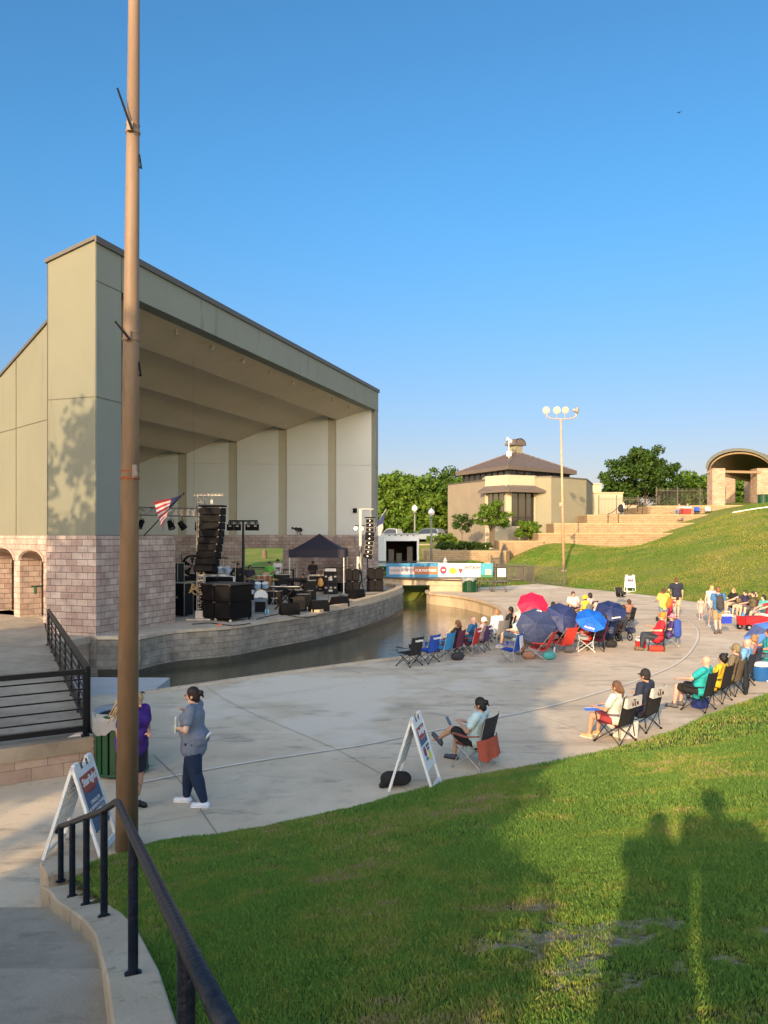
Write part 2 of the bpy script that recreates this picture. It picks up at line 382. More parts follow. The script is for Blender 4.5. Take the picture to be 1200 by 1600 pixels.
def Uf(r2): return np.where(r2 > 0, r2 * np.log(r2 + 1e-9), 0)
d2 = ((C[:, None, :2] - C[None, :, :2]) ** 2).sum(-1)
A = np.zeros((n + 3, n + 3)); A[:n, :n] = Uf(d2) + np.eye(n) * .5; A[:n, n] = 1; A[:n, n + 1:] = C[:, :2]; A[n, :n] = 1; A[n + 1:, :n] = C[:, :2].T
sol = np.linalg.solve(A, np.concatenate([C[:, 2], [0, 0, 0]]))
def terr(X, Y):
    X = np.atleast_1d(np.asarray(X, float)); Y = np.atleast_1d(np.asarray(Y, float)); sh = X.shape
    q = np.stack([X.ravel(), Y.ravel()], 1); out = np.empty(len(q))
    for i in range(0, len(q), 20000):
        qq = q[i:i + 20000]; r2 = ((qq[:, None] - C[None, :, :2]) ** 2).sum(-1)
        out[i:i + 20000] = Uf(r2) @ sol[:n] + sol[n] + qq @ sol[n + 1:]
    out = out.reshape(sh)
    dd = np.maximum(np.maximum(np.abs(X - 5) - 65, np.abs(Y - 65) - 65), 0); w = np.clip(dd / 40, 0, 1); w = w * w * (3 - 2 * w)
    return np.clip(out, -3, 9) * (1 - w) + 2.6 * w
def tz(x, y): return float(terr([x], [y])[0])
gx = np.unique(np.concatenate([-np.geomspace(60, 3000, 22), np.arange(-60, -6, 2.0), np.arange(-6, 45, .5), np.arange(45, 80, 1.5), np.geomspace(80, 3000, 24)]))
gy = np.unique(np.concatenate([-np.geomspace(40, 3000, 12), np.arange(-40, 28, 4.0), np.arange(28, 90, .5), np.arange(90, 130, 2.0), np.geomspace(130, 3500, 26)]))
GX, GY = np.meshgrid(gx, gy); GZ = terr(GX, GY)
GZ = GZ + (np.sin(GX * .9 + GY * .5) * np.sin(GY * .7 - GX * .3) * .04) * (GZ > .15)
V = np.stack([GX.ravel(), GY.ravel(), GZ.ravel()], 1); nx, ny = len(gx), len(gy)
ii = (np.arange(ny - 1)[:, None] * nx + np.arange(nx - 1)[None]).ravel()
hill = npmesh('ground', V, np.stack([ii, ii + 1, ii + nx + 1, ii + nx], 1), hillm, smooth=True)
tag(hill, 'mown grass hillside rising beyond the plaza', 'ground', kind='structure')

# ---------------------------------------------------------------- plaza
bank = [(-4.75, 12.2), (-7.45, 17.75), (-5.7, 18.1), (-3.07, 20.46), (-.28, 22.8), (1.0, 23.9), (2.6, 26.8), (4.2, 30.5), (5.3, 34.5), (5.9, 38.4), (5.75, 42.7), (4.7, 47.2), (3.0, 50.2), (2.9, 52.4)]
def catmull(pts, k=5):
    out = []
    for i in range(len(pts) - 1):
        p0 = Vector(pts[max(i - 1, 0)]); p1 = Vector(pts[i]); p2 = Vector(pts[i + 1]); p3 = Vector(pts[min(i + 2, len(pts) - 1)])
        for j in range(k):
            t = j / k; out.append(tuple(.5 * ((2 * p1) + (-p0 + p2) * t + (2 * p0 - 5 * p1 + 4 * p2 - p3) * t * t + (-p0 + 3 * p1 - 3 * p2 + p3) * t ** 3)))
    out.append(tuple(pts[-1])); return out
bank_s = bank[:4] + catmull(bank[4:], 4)
pl = [(-40, -8), (-40, 12.2)] + bank_s + [(6.0, 52.6), (7.5, 57), (8.0, 66), (8.2, 75), (11, 76)] + [(x + 1.6, y) for x, y in edge_out[1:]] + [(34, -8)]
b = MB(); b.prism(pl, -1.6, 0.0)
plaza = b.build('plaza', conc); tag(plaza, 'pale concrete plaza curving round the canal', 'pavement', kind='structure')
# rolled stone lip on the bank
b = MB()
lip = bank_s[2:]
for i in range(len(lip) - 1):
    a, c = Vector((*lip[i], 0)), Vector((*lip[i + 1], 0)); d = (c - a); nrm = Vector((-d.y, d.x, 0)).normalized()
    o = len(b.v)
    for p in (a, c): 
        for off, z in ((.10, -.10), (.10, .018), (.03, .05), (-.12, .05), (-.18, .004)): b.v.append(tuple(p + nrm * off + Vector((0, 0, z))))
    for k in range(4): b.face((o + k, o + k + 1, o + 6 + k, o + 5 + k))
b.build('bank_edge', conclight, plaza)
# saw-cut joints and the pale arc painted on the floor
darkj = mat('joint dark', (.25, .225, .19), .9, .2, 3); palej = mat('joint pale', (.66, .62, .54), .9, .12, 3)
def strip(mb, pts, w, z=.004):
    pts = [Vector((p[0], p[1], 0)) for p in pts]; o = len(mb.v)
    for i, p in enumerate(pts):
        d = (pts[min(i + 1, len(pts) - 1)] - pts[max(i - 1, 0)]).normalized(); nn = Vector((-d.y, d.x, 0)) * w / 2
        mb.v.append((p.x + nn.x, p.y + nn.y, z)); mb.v.append((p.x - nn.x, p.y - nn.y, z))
    for i in range(len(pts) - 1): mb.face((o + 2 * i, o + 2 * i + 1, o + 2 * i + 3, o + 2 * i + 2))
def pxs(*pp): return [at(x, y)[:2] for x, y in pp]
arc = catmull(pxs((222, 1222), (370, 1194), (560, 1165), (640, 1149), (730, 1131), (820, 1112), (880, 1098), (945, 1079), (1001, 1061), (1044, 1044), (1070, 1027), (1084, 1010), (1091, 993), (1086, 979), (1064, 965), (1020, 955)), 5)
b = MB(); strip(b, arc, .055); b.build('expansion_joint', palej, plaza)
b = MB(); strip(b, [(x + .035, y - .06) for x, y in arc], .018, .0075); b.build('expansion_joint', darkj, plaza)
for pp, w in [(((240, 1180), (285, 1225), (330, 1290), (345, 1310)), .03), (((320, 1072), (371, 1104), (470, 1147), (528, 1172)), .018), (((528, 1172), (605, 1215), (650, 1245)), .02), (((585, 1035), (700, 1080), (826, 1112)), .014),
              (((640, 1149), (720, 1178), (800, 1205)), .012), (((1001, 1061), (1060, 1073), (1110, 1082), (1180, 1092)), .02), (((820, 1112), (890, 1135), (950, 1165)), .014), (((690, 1033), (760, 1018), (840, 1003), (900, 995)), .014),
              (((0, 1330), (60, 1322), (160, 1300), (345, 1268)), .012), (((1091, 993), (1140, 996), (1200, 1002)), .014), (((1064, 965), (1110, 955), (1150, 950)), .016), (((880, 1098), (760, 1062), (690, 1040)), .012)]:
    b = MB(); strip(b, catmull(pxs(*pp), 4), w * .62, .0052); b.build('expansion_joint', darkj, plaza)
b = MB(); strip(b, catmull(pxs((240, 1103), (330, 1097), (470, 1080), (640, 1052), (760, 1030)), 4), .03, .0045); b.build('expansion_joint', palej, plaza)

# ---------------------------------------------------------------- water
wm, wt, wb = nodes('canal water'); wb.inputs['Base Color'].default_value = (.06, .056, .032, 1); wb.inputs['Roughness'].default_value = .06; wb.inputs['IOR'].default_value = 1.75
g_ = wt.nodes.new('ShaderNodeNewGeometry'); nn_ = wt.nodes.new('ShaderNodeTexNoise'); nn_.inputs['Scale'].default_value = 2.6; nn_.inputs['Detail'].default_value = 5
mp_ = wt.nodes.new('ShaderNodeMapping'); mp_.inputs['Scale'].default_value = (1, 1.7, 1); mp_.inputs['Rotation'].default_value = (0, 0, .6)
bp_ = wt.nodes.new('ShaderNodeBump'); bp_.inputs['Strength'].default_value = .22; bp_.inputs['Distance'].default_value = .08
wt.links.new(g_.outputs['Position'], mp_.inputs[0]); wt.links.new(mp_.outputs[0], nn_.inputs['Vector']); wt.links.new(nn_.outputs['Fac'], bp_.inputs['Height']); wt.links.new(bp_.outputs[0], wb.inputs['Normal'])
b = MB(); b.prism([(-14, 11), (9, 11), (9, 60), (-3, 60), (-14, 40)], -1.4, -.72)
w_ = b.build('water', wm); tag(w_, 'still brown canal water between stage and plaza', 'water', kind='structure')
b = MB(); b.prism([(-8.6, 18.5), (-6.2, 20.6), (-6.3, 22.6), (-9.2, 22.7), (-9.6, 21.0)], -1.2, -.46)
sl = b.build('low_ledge', mat('pale ledge concrete', (.42, .43, .43), .8, .08, 2)); tag(sl, 'pale grey concrete ledge at the water by the bandshell corner', 'ledge', kind='structure')

# ================================================================ BANDSHELL  (local x along the front, local y into the shell)
SH = thing('bandshell', 'large open bandshell with sand painted walls over pink block base and sloping roof', 'bandshell', (-9.13, 24.3, 0), R(71.02))
L = 26.9; sl_ = .27
def rz_(t): return 13.08 - sl_ * t
def sLo(t): return 1.0 + .5 * (t - .3)        # left splay, outer face
def sRi(t): return 26.45 - .5 * (t - .27)     # right splay, inner face
# piers
b = MB(); b.prism([(0, 0), (1.24, 0), (1.24, 1.87), (0, 1.87)], 3.72, [rz_(0), rz_(0), rz_(1.87), rz_(1.87)])
b.build('left_pier', [sand], SH)
# pier front and fascia: shade put into the wall paint as a cooler tone
b = MB(); b.bb((.02, -.012, 3.73), (1.24, 0, 11.8)); b.build('pier_face', sandshade, SH)
b = MB(); b.prism([(L - .5, 0), (L, 0), (L, 1.87), (L - .3, 1.87), (L - .5, .3)], 3.72, [rz_(0), rz_(0), rz_(1.87), rz_(1.87), rz_(.3)]); b.build('right_pier', sandshade, SH)
b = MB(); b.prism([(0.02, -.012), (L, -.012), (L, .55), (1.24, .55), (1.24, .0), (0.02, 0)], 11.8, rz_(0) - .003); b.build('fascia', sandshade, SH)
# coping
b = MB(); b.bb((.25, -.09, 12.99), (L + .07, -.02, 13.2)); b.bb((.25, -.02, 13.083), (L + .07, .5, 13.2))
b.build('coping', darkmetal, SH)
b = MB(); b.bb((-.07, -.09, 12.99), (.249, -.022, 13.2)); b.add([(-.07, -.021, 13.084), (.249, -.021, 13.084), (.249, 1.95, rz_(1.95) + .004), (-.07, 1.95, rz_(1.95) + .004), (-.07, -.021, 13.2), (.249, -.021, 13.2), (.249, 1.95, rz_(1.95) + .12), (-.07, 1.95, rz_(1.95) + .12)],
      [(0, 3, 2, 1), (4, 5, 6, 7), (0, 1, 5, 4), (1, 2, 6, 5), (2, 3, 7, 6), (3, 0, 4, 7)])
b.build('coping', darkmetal, SH)
# left splay wall
TB = 15.2
def quadwall(mb, p, q, z0, z1p, z1q, th):
    p = Vector(p); q = Vector(q); d = (q - p).normalized(); nr = Vector((-d.y, d.x)) * th
    v = [(p.x, p.y, z0), (q.x, q.y, z0), (q.x + nr.x, q.y + nr.y, z0), (p.x + nr.x, p.y + nr.y, z0), (p.x, p.y, z1p), (q.x, q.y, z1q), (q.x + nr.x, q.y + nr.y, z1q), (p.x + nr.x, p.y + nr.y, z1p)]
    fs = [(0, 1, 2, 3), (7, 6, 5, 4), (4, 5, 1, 0), (5, 6, 2, 1), (6, 7, 3, 2), (7, 4, 0, 3)]
    if th < 0: fs = [f[::-1] for f in fs]
    mb.add(v, fs)
b = MB(); quadwall(b, (sLo(.6), .6), (sLo(TB), TB), 3.72, rz_(.6), rz_(TB), -.4); b.build('splay_wall', sand, SH)
b = MB(); o = 0
for t_ in (1.9, TB + .2):
    for ds in (-.08, .5):
        for dz in (0.004, .12): b.v.append((sLo(t_) + ds, t_, rz_(t_) + dz))
b.f = [(0, 2, 3, 1), (4, 5, 7, 6), (0, 1, 5, 4), (2, 6, 7, 3), (1, 3, 7, 5), (0, 4, 6, 2)]; b.build('coping', darkmetal, SH)
# right splay wall: base coat of olive with pale panels standing proud
b = MB(); quadwall(b, (sRi(.3), .3), (sRi(TB), TB), .5, rz_(.3) - .5, rz_(TB) - .2, -.4); b.build('splay_wall', olive, SH)
dq = Vector((-.447, .894)); q0 = Vector((sRi(.3), .3))
qs = [(0.0, 2.27), (2.79, 5.4), (5.92, 8.5), (9.02, 11.6), (12.12, 16.4)]
for a, c in qs:
    for (z0, z1) in ((3.8, 8.244), (8.256, 11.9)):
        pa = q0 + dq * a; pc = q0 + dq * c
        b = MB(); quadwall(b, pa, pc, z0, min(z1, rz_(pa.y) - .8), min(z1, rz_(pc.y) - .8), .06); b.build('wall_panel', panelgrey, SH)
b = MB(); pa = q0 + dq * 1.05; b.box((pa.x - .08, pa.y - .03, 5.35), (.22, .22, .28)); b.build('wall_box', black, SH)
# back wall and ceiling
b = MB(); b.bb((sLo(TB) - .3, TB, .5), (sRi(TB) + .3, TB + .4, rz_(TB) - .2)); b.build('back_wall', olive, SH)
ts = [.55, 2.3, 5.1, 7.87, 10.64, 13.4, TB]; zl = [None, 11.13, 10.44, 9.63, 8.84, 8.1, 7.6]
b = MB()
for i in range(len(ts) - 1):
    t0, t1 = ts[i], ts[i + 1]; z0 = 11.8 if i == 0 else zl[i] + .62; z1 = zl[i + 1]
    l0, l1, r0, r1 = sLo(t0) + .15, sLo(t1) + .15, sRi(t0) + .2, sRi(t1) + .2
    b.add([(l0, t0, z0), (r0, t0, z0), (r1, t1, z1), (l1, t1, z1), (l0, t0, z0 + .3), (r0, t0, z0 + .3), (r1, t1, z1 + .72), (l1, t1, z1 + .72)],
          [(0, 1, 2, 3)[::-1], (4, 5, 6, 7), (0, 1, 5, 4), (2, 3, 7, 6), (1, 2, 6, 5), (3, 0, 4, 7)])
b.build('ceiling', ceilcol, SH)
b = MB(); b.add([(sLo(.6)+.15, 0.5, rz_(.5)), (L, .5, rz_(.5)), (sRi(TB) + .5, TB + .4, rz_(TB)), (sLo(TB) + .3, TB + .4, rz_(TB)), (sLo(.6)+.15, .5, rz_(.5) - .35), (L, .5, rz_(.5) - .35), (sRi(TB) + .5, TB + .4, rz_(TB) - .35), (sLo(TB) + .3, TB + .4, rz_(TB) - .35)],
               [(0, 1, 2, 3), (7, 6, 5, 4), (0, 4, 5, 1), (1, 5, 6, 2), (2, 6, 7, 3), (3, 7, 4, 0)]); b.build('roof', darkmetal, SH)
# seams
seam = mat('seam dark', (.10, .095, .08), .9, 0)
for lo, hi in [((.0, -.022, 8.11), (1.24, -.012, 8.135)), ((L - .5, -.01, 8.11), (L, -.0, 8.135)), ((0, -.022, 11.79), (1.24, -.012, 11.815)), ((1.235, -.022, 11.8), (1.26, -.012, 13.06)), ((L - .5, -.022, 11.79), (L, -.012, 11.815)), ((-.01, -.012, 8.11), (0, 1.87, 8.135)), ((-.015, 1.87, 3.75), (.0, 1.895, 12.5)), ((-.02, -.03, 3.70), (1.24, .01, 3.745))]:
    b = MB(); b.bb(lo, hi); b.build('seam', seam, SH)
for t in (7.9, 10.55):
    b = MB(); p = Vector((sLo(t), t)); b.box((p.x - .012, p.y, (3.75 + rz_(t)) / 2), (.02, .035, rz_(t) - 3.75), R(-26.5)); b.build('seam', seam, SH)
b = MB(); quadwall(b, (sLo(1.9) - .02, 1.9), (sLo(TB) - .02, TB), 8.11, 8.135, 8.135, -.03); b.build('seam', seam, SH)
# soffit lamps (small fittings on the ceiling)
for k in range(9):
    s_ = 3.0 + k * 2.6; b = MB(); b.cyl((s_, .8, 11.68), (s_, .8, 11.52), .05, .07, 8); b.box((s_, .8, 11.70), (.16, .1, .06)); b.build('ceiling_fitting', galv, SH)
b = MB(); b.tube([(6.0, 5.6, 10.5), (6.0, 5.6, 9.75), (6.3, 5.6, 9.85)], .03, 6); b.build('ceiling_hook', black, SH)
# ------------ stone base
b = MB(); b.prism([(-.03, -.05), (4.27, -.05), (4.27, .55), (1.5, .55), (1.5, 1.9), (-.03, 1.9)], .48, 3.72); b.build('stone_wing', pink, SH)
b = MB(); b.prism([(-.08, -.10), (1.6, -.10), (1.6, 1.95), (-.08, 1.95)], -1.5, .48); b.build('stone_plinth', tanblock, SH)
b = MB(); b.prism([(22.6, .0), (26.95, 0), (26.95, .6), (22.6, .6)], .48, 3.72); b.build('stone_wing', pink, SH)
# right base wall with the doorway (px 382..442)
def onwall(px):
    # intersection of view ray with inner line of right splay
    A2 = SH.matrix_basis
    p = A2 @ Vector((sRi(.3), .3, 0)); q = A2 @ Vector((sRi(TB), TB, 0)); k = (px - 600) / F
    u = (k * p.y - p.x) / ((q.x - p.x) - k * (q.y - p.y)); return u * (Vector((sRi(TB), TB)) - Vector((sRi(.3), .3))).length
qa, qb = onwall(442) , onwall(382)
SW = .55
def seg(mb, a, c, z0, z1):
    pa = q0 + dq * a; pc = q0 + dq * c; quadwall(mb, pa, pc, z0, z1, z1, SW)
b = MB(); seg(b, .1, qa, .5, 3.78); seg(b, qb, 16.4, .5, 3.78); seg(b, qa, qb, 2.96, 3.78)
b.build('stone_base', pink, SH)
# cut the opening through the plaster wall behind as well: rebuild the lower wall in two pieces
for ch in list(SH.children):
    if ch.name.startswith('splay_wall') and ch.data.materials[0] == olive:
        bpy.data.objects.remove(ch)
b = MB()
def seg2(mb, a, c, z0, f): 
    pa = q0 + dq * a; pc = q0 + dq * c; quadwall(mb, pa, pc, z0, f(pa.y), f(pc.y), -.4)
seg2(b, 0, qa, .5, lambda t: rz_(t) - .5); seg2(b, qb, 16.6, .5, lambda t: rz_(t) - .5); seg2(b, qa, qb, 2.96, lambda t: rz_(t) - .5)
b.build('splay_wall', olive, SH)
for q in (qa - .04, qb + .04):
    fr = MB(); p_ = q0 + dq * q; fr.box((p_.x, p_.y, 1.75), (.9, .09, 2.42), R(26.5 + 0)); fr.build('door_jamb', galv, SH)
# arcade on the left splay (pixel-fitted piers), in local coordinates along the outer line
def la(q): return Vector((sLo(5.0) - .15 + .447 * q, 5.0 + .894 * q))
N_ = Vector((-.894, .447))   # outward
arch = MB()
def arcpts(c, r, zs, n=10): return [(c + r * math.cos(math.pi - math.pi * i / n), zs + (r * .36) * math.sin(math.pi * i / n)) for i in range(n + 1)]
def qpx(px):
    lo_, hi_ = -4.0, 14.0
    for _ in range(40):
        m__ = (lo_ + hi_) / 2; p__ = la(m__) + N_ * .32; w__ = SH.matrix_basis @ Vector((p__.x, p__.y, 0)); v__ = 600 + F * w__.x / w__.y
        if v__ > px: lo_ = m__
        else: hi_ = m__
    return (lo_ + hi_) / 2
openings = [(qpx(68), qpx(31)), (qpx(22), qpx(-14)), (qpx(-22), qpx(-50))]
def wp(q, z, off): p = la(q) + N_ * off; return (p.x, p.y, z)
outl = [(-3.4, .4), (openings[0][0], .4)]
for i, (a, c) in enumerate(openings):
    outl += [(a, .4)] if i else []
    outl += arcpts((a + c) / 2, (c - a) / 2, 2.72)
    outl += [(c, .4)]
outl += [(13, .4), (13, 3.72), (-3.4, 3.72)]
clean = [outl[0]]
for p in outl[1:]:
    if abs(p[0] - clean[-1][0]) + abs(p[1] - clean[-1][1]) > 1e-4: clean.append(p)
from mathutils.geometry import tessellate_polygon
tri = tessellate_polygon([[Vector((x, z, 0)) for x, z in clean]])
m_ = len(clean)
for off in (.32, -.5):
    for x, z in clean: arch.v.append(wp(x, z, off))
for a, c, d in tri:
    A_, B_, C_ = clean[a], clean[c], clean[d]; cr = (B_[0] - A_[0]) * (C_[1] - A_[1]) - (B_[1] - A_[1]) * (C_[0] - A_[0])
    if cr < 0: c, d = d, c
    arch.face((a, d, c)); arch.face((m_ + a, m_ + c, m_ + d))
for i in range(m_): j = (i + 1) % m_; arch.face((i, j, m_ + j, m_ + i))
ar = arch.build('arcade', pink, SH)
b = MB(); p0 = la(-1) + N_ * -1.6; p1 = la(11) + N_ * -1.6; quadwall(b, p0, p1, .4, 3.7, 3.7, -.3)
for (a, c) in openings:
    for q in (a - .25, c + .25):
        pp = la(q) - N_ * 1.05; b.box((pp.x, pp.y, 2.05), (.5, 1.1, 3.3), R(26.5 - 90 + 90))
b.build('arcade_recess', pink, SH)
b = MB()
for (a, c) in openings:
    pts = [wp(x, z + .02, .34) for x, z in arcpts((a + c) / 2, (c - a) / 2 + .06, 2.74, 14)]
    b.tube(pts, .045, 6)
b.build('arch_trim', mat('arch trim stone', (.36, .27, .235), .9, .15, 5), SH)
b = MB(); pp = la(1.3) - N_ * .3; b.box((pp.x, pp.y, 1.75), (.6, .12, .05), R(-26)); b.box((pp.x - .2, pp.y, 1.6), (.05, .1, .3)); b.build('wall_bracket', greenp, SH)

def grow(poly, d):
    out = []
    nn = len(poly)
    ar_ = sum(poly[i][0] * poly[(i + 1) % nn][1] - poly[(i + 1) % nn][0] * poly[i][1] for i in range(nn)); sg = 1 if ar_ > 0 else -1
    for i, p in enumerate(poly):
        a, c = Vector(poly[i - 1]), Vector(poly[(i + 1) % nn]); t = (c - a).normalized(); out.append((p[0] + t.y * d * sg, p[1] - t.x * d * sg))
    return out
# ================================================================ STAGE
def gs(px, py): return at(px, py, .55)
fe = [at(218, 994, .55), at(273, 984.5, .55), at(361, 978, .55), at(420, 969, .55), at(470, 962, .55), at(512, 955, .55), at(567, 943.5, .55), at(605, 933, .55), at(624, 925.5, .55), at(630, 921.5, .55), at(626, 918.5, .55), at(612, 916.5, .55)]
fe = [(p.x, p.y) for p in fe]
fes = catmull([fe[0], fe[1], fe[2], fe[3], fe[4], fe[5], fe[6], fe[7], fe[8], fe[9], fe[10], fe[11]], 4)
A2 = SH.matrix_basis
backp = [A2 @ Vector(p) for p in ((26.9, .3, 0), (26.9, 16, 0), (6, 18, 0), (4, 6, 0), (1.2, 1.2, 0), (.1, -.02, 0))]
outline = [( -9.05, 24.25)] + fes + [(-.2, 49.6)] + [(p.x, p.y) for p in backp[1:5]]
ST = thing('stage', 'raised concrete stage with a curved block retaining wall above the canal', 'stage', (0, 0, 0))
b = MB(); b.prism(outline, -1.5, .44)
b.build('retaining_wall', tanblock, ST)
b = MB(); b.prism(grow([tuple(p) for p in outline], .006), -1.0, -.50, bottom=False); b.build('waterline_stain', mat('wet dark block', (.06, .055, .04), .5, .3, 3, .5, 20), ST)
cxs = sum(p[0] for p in outline) / len(outline); cys = sum(p[1] for p in outline) / len(outline)
b = MB(); b.prism(grow(outline, .04), .443, .55); b.build('deck', deckc, ST)
# low coping wall round the tip of the stage
tip = fes[-26:]
b = MB(); strip3 = []
for i, p in enumerate(tip):
    a, c = Vector(tip[max(i - 1, 0)]), Vector(tip[min(i + 1, len(tip) - 1)]); t = (c - a).normalized(); strip3.append((Vector(p), Vector((-t.y, t.x))))
o = 0
for p, nr in strip3:
    h_ = .10 + .10 * min(1, o / 5); o += 1
    for off, z in ((0.035, .552), (0.035, .552 + h_), (.42, .552 + h_), (.42, .552)): q = p + nr * off; b.v.append((q.x, q.y, z))
for i in range(len(strip3) - 1):
    for k in range(3): b.face((i * 4 + k, i * 4 + k + 1, i * 4 + 5 + k, i * 4 + 4 + k))
b.face((0, 3, 2, 1)); e = (len(strip3) - 1) * 4; b.face((e, e + 1, e + 2, e + 3)); b.build('tip_coping', conclight, ST)

# ================================================================ LEFT PLATFORM, RAILING
PF = thing('ramp_platform', 'raised concrete walkway on a block wall leading to the arcade', 'walkway')
pfp = [(-4.56, 12.1), (-9.8, 22.4), (-9.3, 24.2), (-11, 24.9), (-13.0, 29.2), (-17.2, 34.2), (-30, 36), (-30, 0), (-11, 7.9)]
b = MB(); b.prism(pfp, -1.4, .33); b.build('block_wall', brick('platform block', (.36, .27, .22), (.46, .37, .30), (.22, .18, .14), .46, .20, .006, stain=.3, bump=.35), PF)
b = MB(); b.prism(grow(pfp, .05), .333, .55); b.build('slab', concdark, PF)
def fence_run(name, label, p, q, posts, rails, h, m, zf, pr=.03, topr=.04, rr=.012, balusters=0, cat='railing', group=None):
    t = thing(name, label, cat, tuple(p), 0, group); p = Vector(p); q = Vector(q); D = q - p; d = D.normalized(); ang = math.atan2(d.y, d.x)
    for k in range(posts + 1):
        u = k / posts; c = D * u; z0 = zf(p.x + c.x, p.y + c.y) - p.z; b = MB(); w = pr * (2 if k in (0, posts) else 1)
        b.box((c.x, c.y, z0 + h / 2), (w, w, h), ang); b.box((c.x, c.y, z0 + .015), (w * 2, w * 2, .03), ang); b.build('post', m, t)
    zs = [zf(p.x, p.y) - p.z, zf(q.x, q.y) - p.z]
    def rail(z, r, nm):
        b = MB(); nr = Vector((-d.y, d.x, 0)) * r; a = Vector((0, 0, zs[0] + z)) + d * .0; c = Vector((D.x, D.y, zs[1] + z)); up = Vector((0, 0, r))
        b.add([a - nr - up, a + nr - up, a + nr + up, a - nr + up, c - nr - up, c + nr - up, c + nr + up, c - nr + up], [(0, 1, 2, 3), (7, 6, 5, 4), (0, 4, 5, 1), (1, 5, 6, 2), (2, 6, 7, 3), (3, 7, 4, 0)]); b.build(nm, m, t)
    rail(h, topr, 'top_rail')
    for k in range(rails): rail(h * (.12 + (k) * (.76 / max(1, rails - 1)) if rails > 1 else .12), topr if k == 0 else rr, 'rail')
    if balusters:
        b = MB()
        for k in range(balusters):
            u = (k + .5) / balusters; c = D * u; z0 = zs[0] * (1 - u) + zs[1] * u; b.box((c.x, c.y, z0 + h * .54), (rr * 1.6, rr * 1.6, h * .9), ang)
        b.build('balusters', m, t)
    return t
flat = lambda x, y: .55
fence_run('metal_railing', 'black metal railing with four thin rails along the front of the walkway', (-9.0, 9.55, .55), (-4.72, 12.12, .55), 4, 6, 1.02, black, flat, .03, .04, .011)
fence_run('metal_railing', 'black metal railing running back beside the canal to the arcade', (-4.76, 12.35, .55), (-9.7, 22.2, .55), 7, 6, 1.02, black, flat, .035, .035, .012)
b = MB(); b.add([(-4.95, 12.0, .556), (-4.62, 12.16, .556), (-4.78, 12.3, .556), (-4.8, 12.16, .62)], [(0, 1, 3), (1, 2, 3), (2, 0, 3), (0, 2, 1)])
tag(b.build('litter_paper', white), 'crumpled white paper at the foot of the railing corner post', 'paper')

# ================================================================ STAIRS, CURB, HANDRAIL
b = MB(); tread = .44
for k in range(8):
    y0 = 7.35 - k * tread - (0 if k < 7 else 0); z = .15 * (k + 1)
    if k == 7: break
    yb = y0 - tread if k < 6 else 3.2
    b.bb((-5.2, yb, -.3), (-1.2 - .0, y0, z))
for k in range(6): b.bb((-5.2, 3.2 - (k + 1) * .4, -.3), (-.3, 3.2 - k * .4, 1.05 + .15 * (k + 1)))
b.bb((-5.2, -1.5, -.3), (-.05, .8, 1.96))
st_ = b.build('stairs', concdark); tag(st_, 'worn concrete steps climbing towards the viewer', 'steps', kind='structure')
cl = [(-3.30, 7.72, .22), (-3.10, 7.45, .30), (-2.89, 7.12, .36), (-2.55, 6.58, .545), (-2.18, 5.98, .74), (-1.9, 5.45, .90), (-1.405, 4.3, 1.25), (-1.0, 3.3, 1.48), (-.62, 2.33, 1.70), (-.3, 1.4, 1.9), (.1, .0, 2.15)]
b = MB(); o = 0
for i, p in enumerate(cl):
    a = Vector(cl[max(i - 1, 0)]); c = Vector(cl[min(i + 1, len(cl) - 1)]); d = (c - a); d.z = 0; d.normalize(); nr = Vector((-d.y, d.x, 0)) * .14
    P_ = Vector(p)
    for q, z in ((P_ - nr, -.5), (P_ - nr, p[2] - .015), (P_ - nr * .9, p[2]), (P_ + nr * .9, p[2]), (P_ + nr, p[2] - .015), (P_ + nr, -.5)): b.v.append((q.x, q.y, z))
for i in range(len(cl) - 1):
    for k in range(5): b.face((i * 6 + k, i * 6 + k + 1, i * 6 + 7 + k, i * 6 + 6 + k)[::-1])
b.face(range(6)); b.box((-3.27, 7.80, .17), (.34, .42, .40), R(35))
cu = b.build('curb', conclight); tag(cu, 'low concrete cheek curb between the steps and the lawn', 'curb', kind='structure')
hr = thing('handrail', 'chipped black pipe handrail on posts beside the steps', 'handrail', (-1.4, 4.3, 1.25)); off = Vector((1.4, -4.3, -1.25))
railm = ramp_mat('chipped black paint', [(20, 5, .3, .7, (.004, .007, .014), (.010, .016, .030)), (38, 6, .70, .72, (.22, .22, .22))], rough=.42, bump=.3, bscale=40, spec=.25)
Rp = [Vector(p) for p in ((-3.25, 7.62, .76), (-3.22, 7.62, .82), (-3.12, 7.5, .88), (-2.2, 6.02, 1.55), (-1.98, 5.66, 1.74), (-1.9, 5.5, 1.79), (-1.82, 5.3, 1.83), (-1.405, 4.3, 2.03), (-.60, 2.33, 2.46), (-.27, 1.53, 2.635))]
b = MB(); b.tube([p + off for p in Rp], [.022, .025] + [.0265] * 8, 12); b.build('rail', railm, hr, smooth=True)
for (x, y, z0), z1 in (((-3.19, 7.58, .3), .84), ((-2.89, 7.12, .36), 1.04), ((-2.55, 6.58, .545), 1.28), ((-2.18, 5.98, .74), 1.55), ((-1.405, 4.3, 1.25), 2.03), ((-.60, 2.33, 1.70), 2.46)):
    b = MB(); b.cyl(Vector((x, y, z0)) + off, Vector((x, y, z1)) + off, .028, .028, 12); b.lathe([(.05, 0), (.05, .008)], Vector((x, y, z0 - .002)) + off, 8); b.build('post', railm, hr, smooth=False)

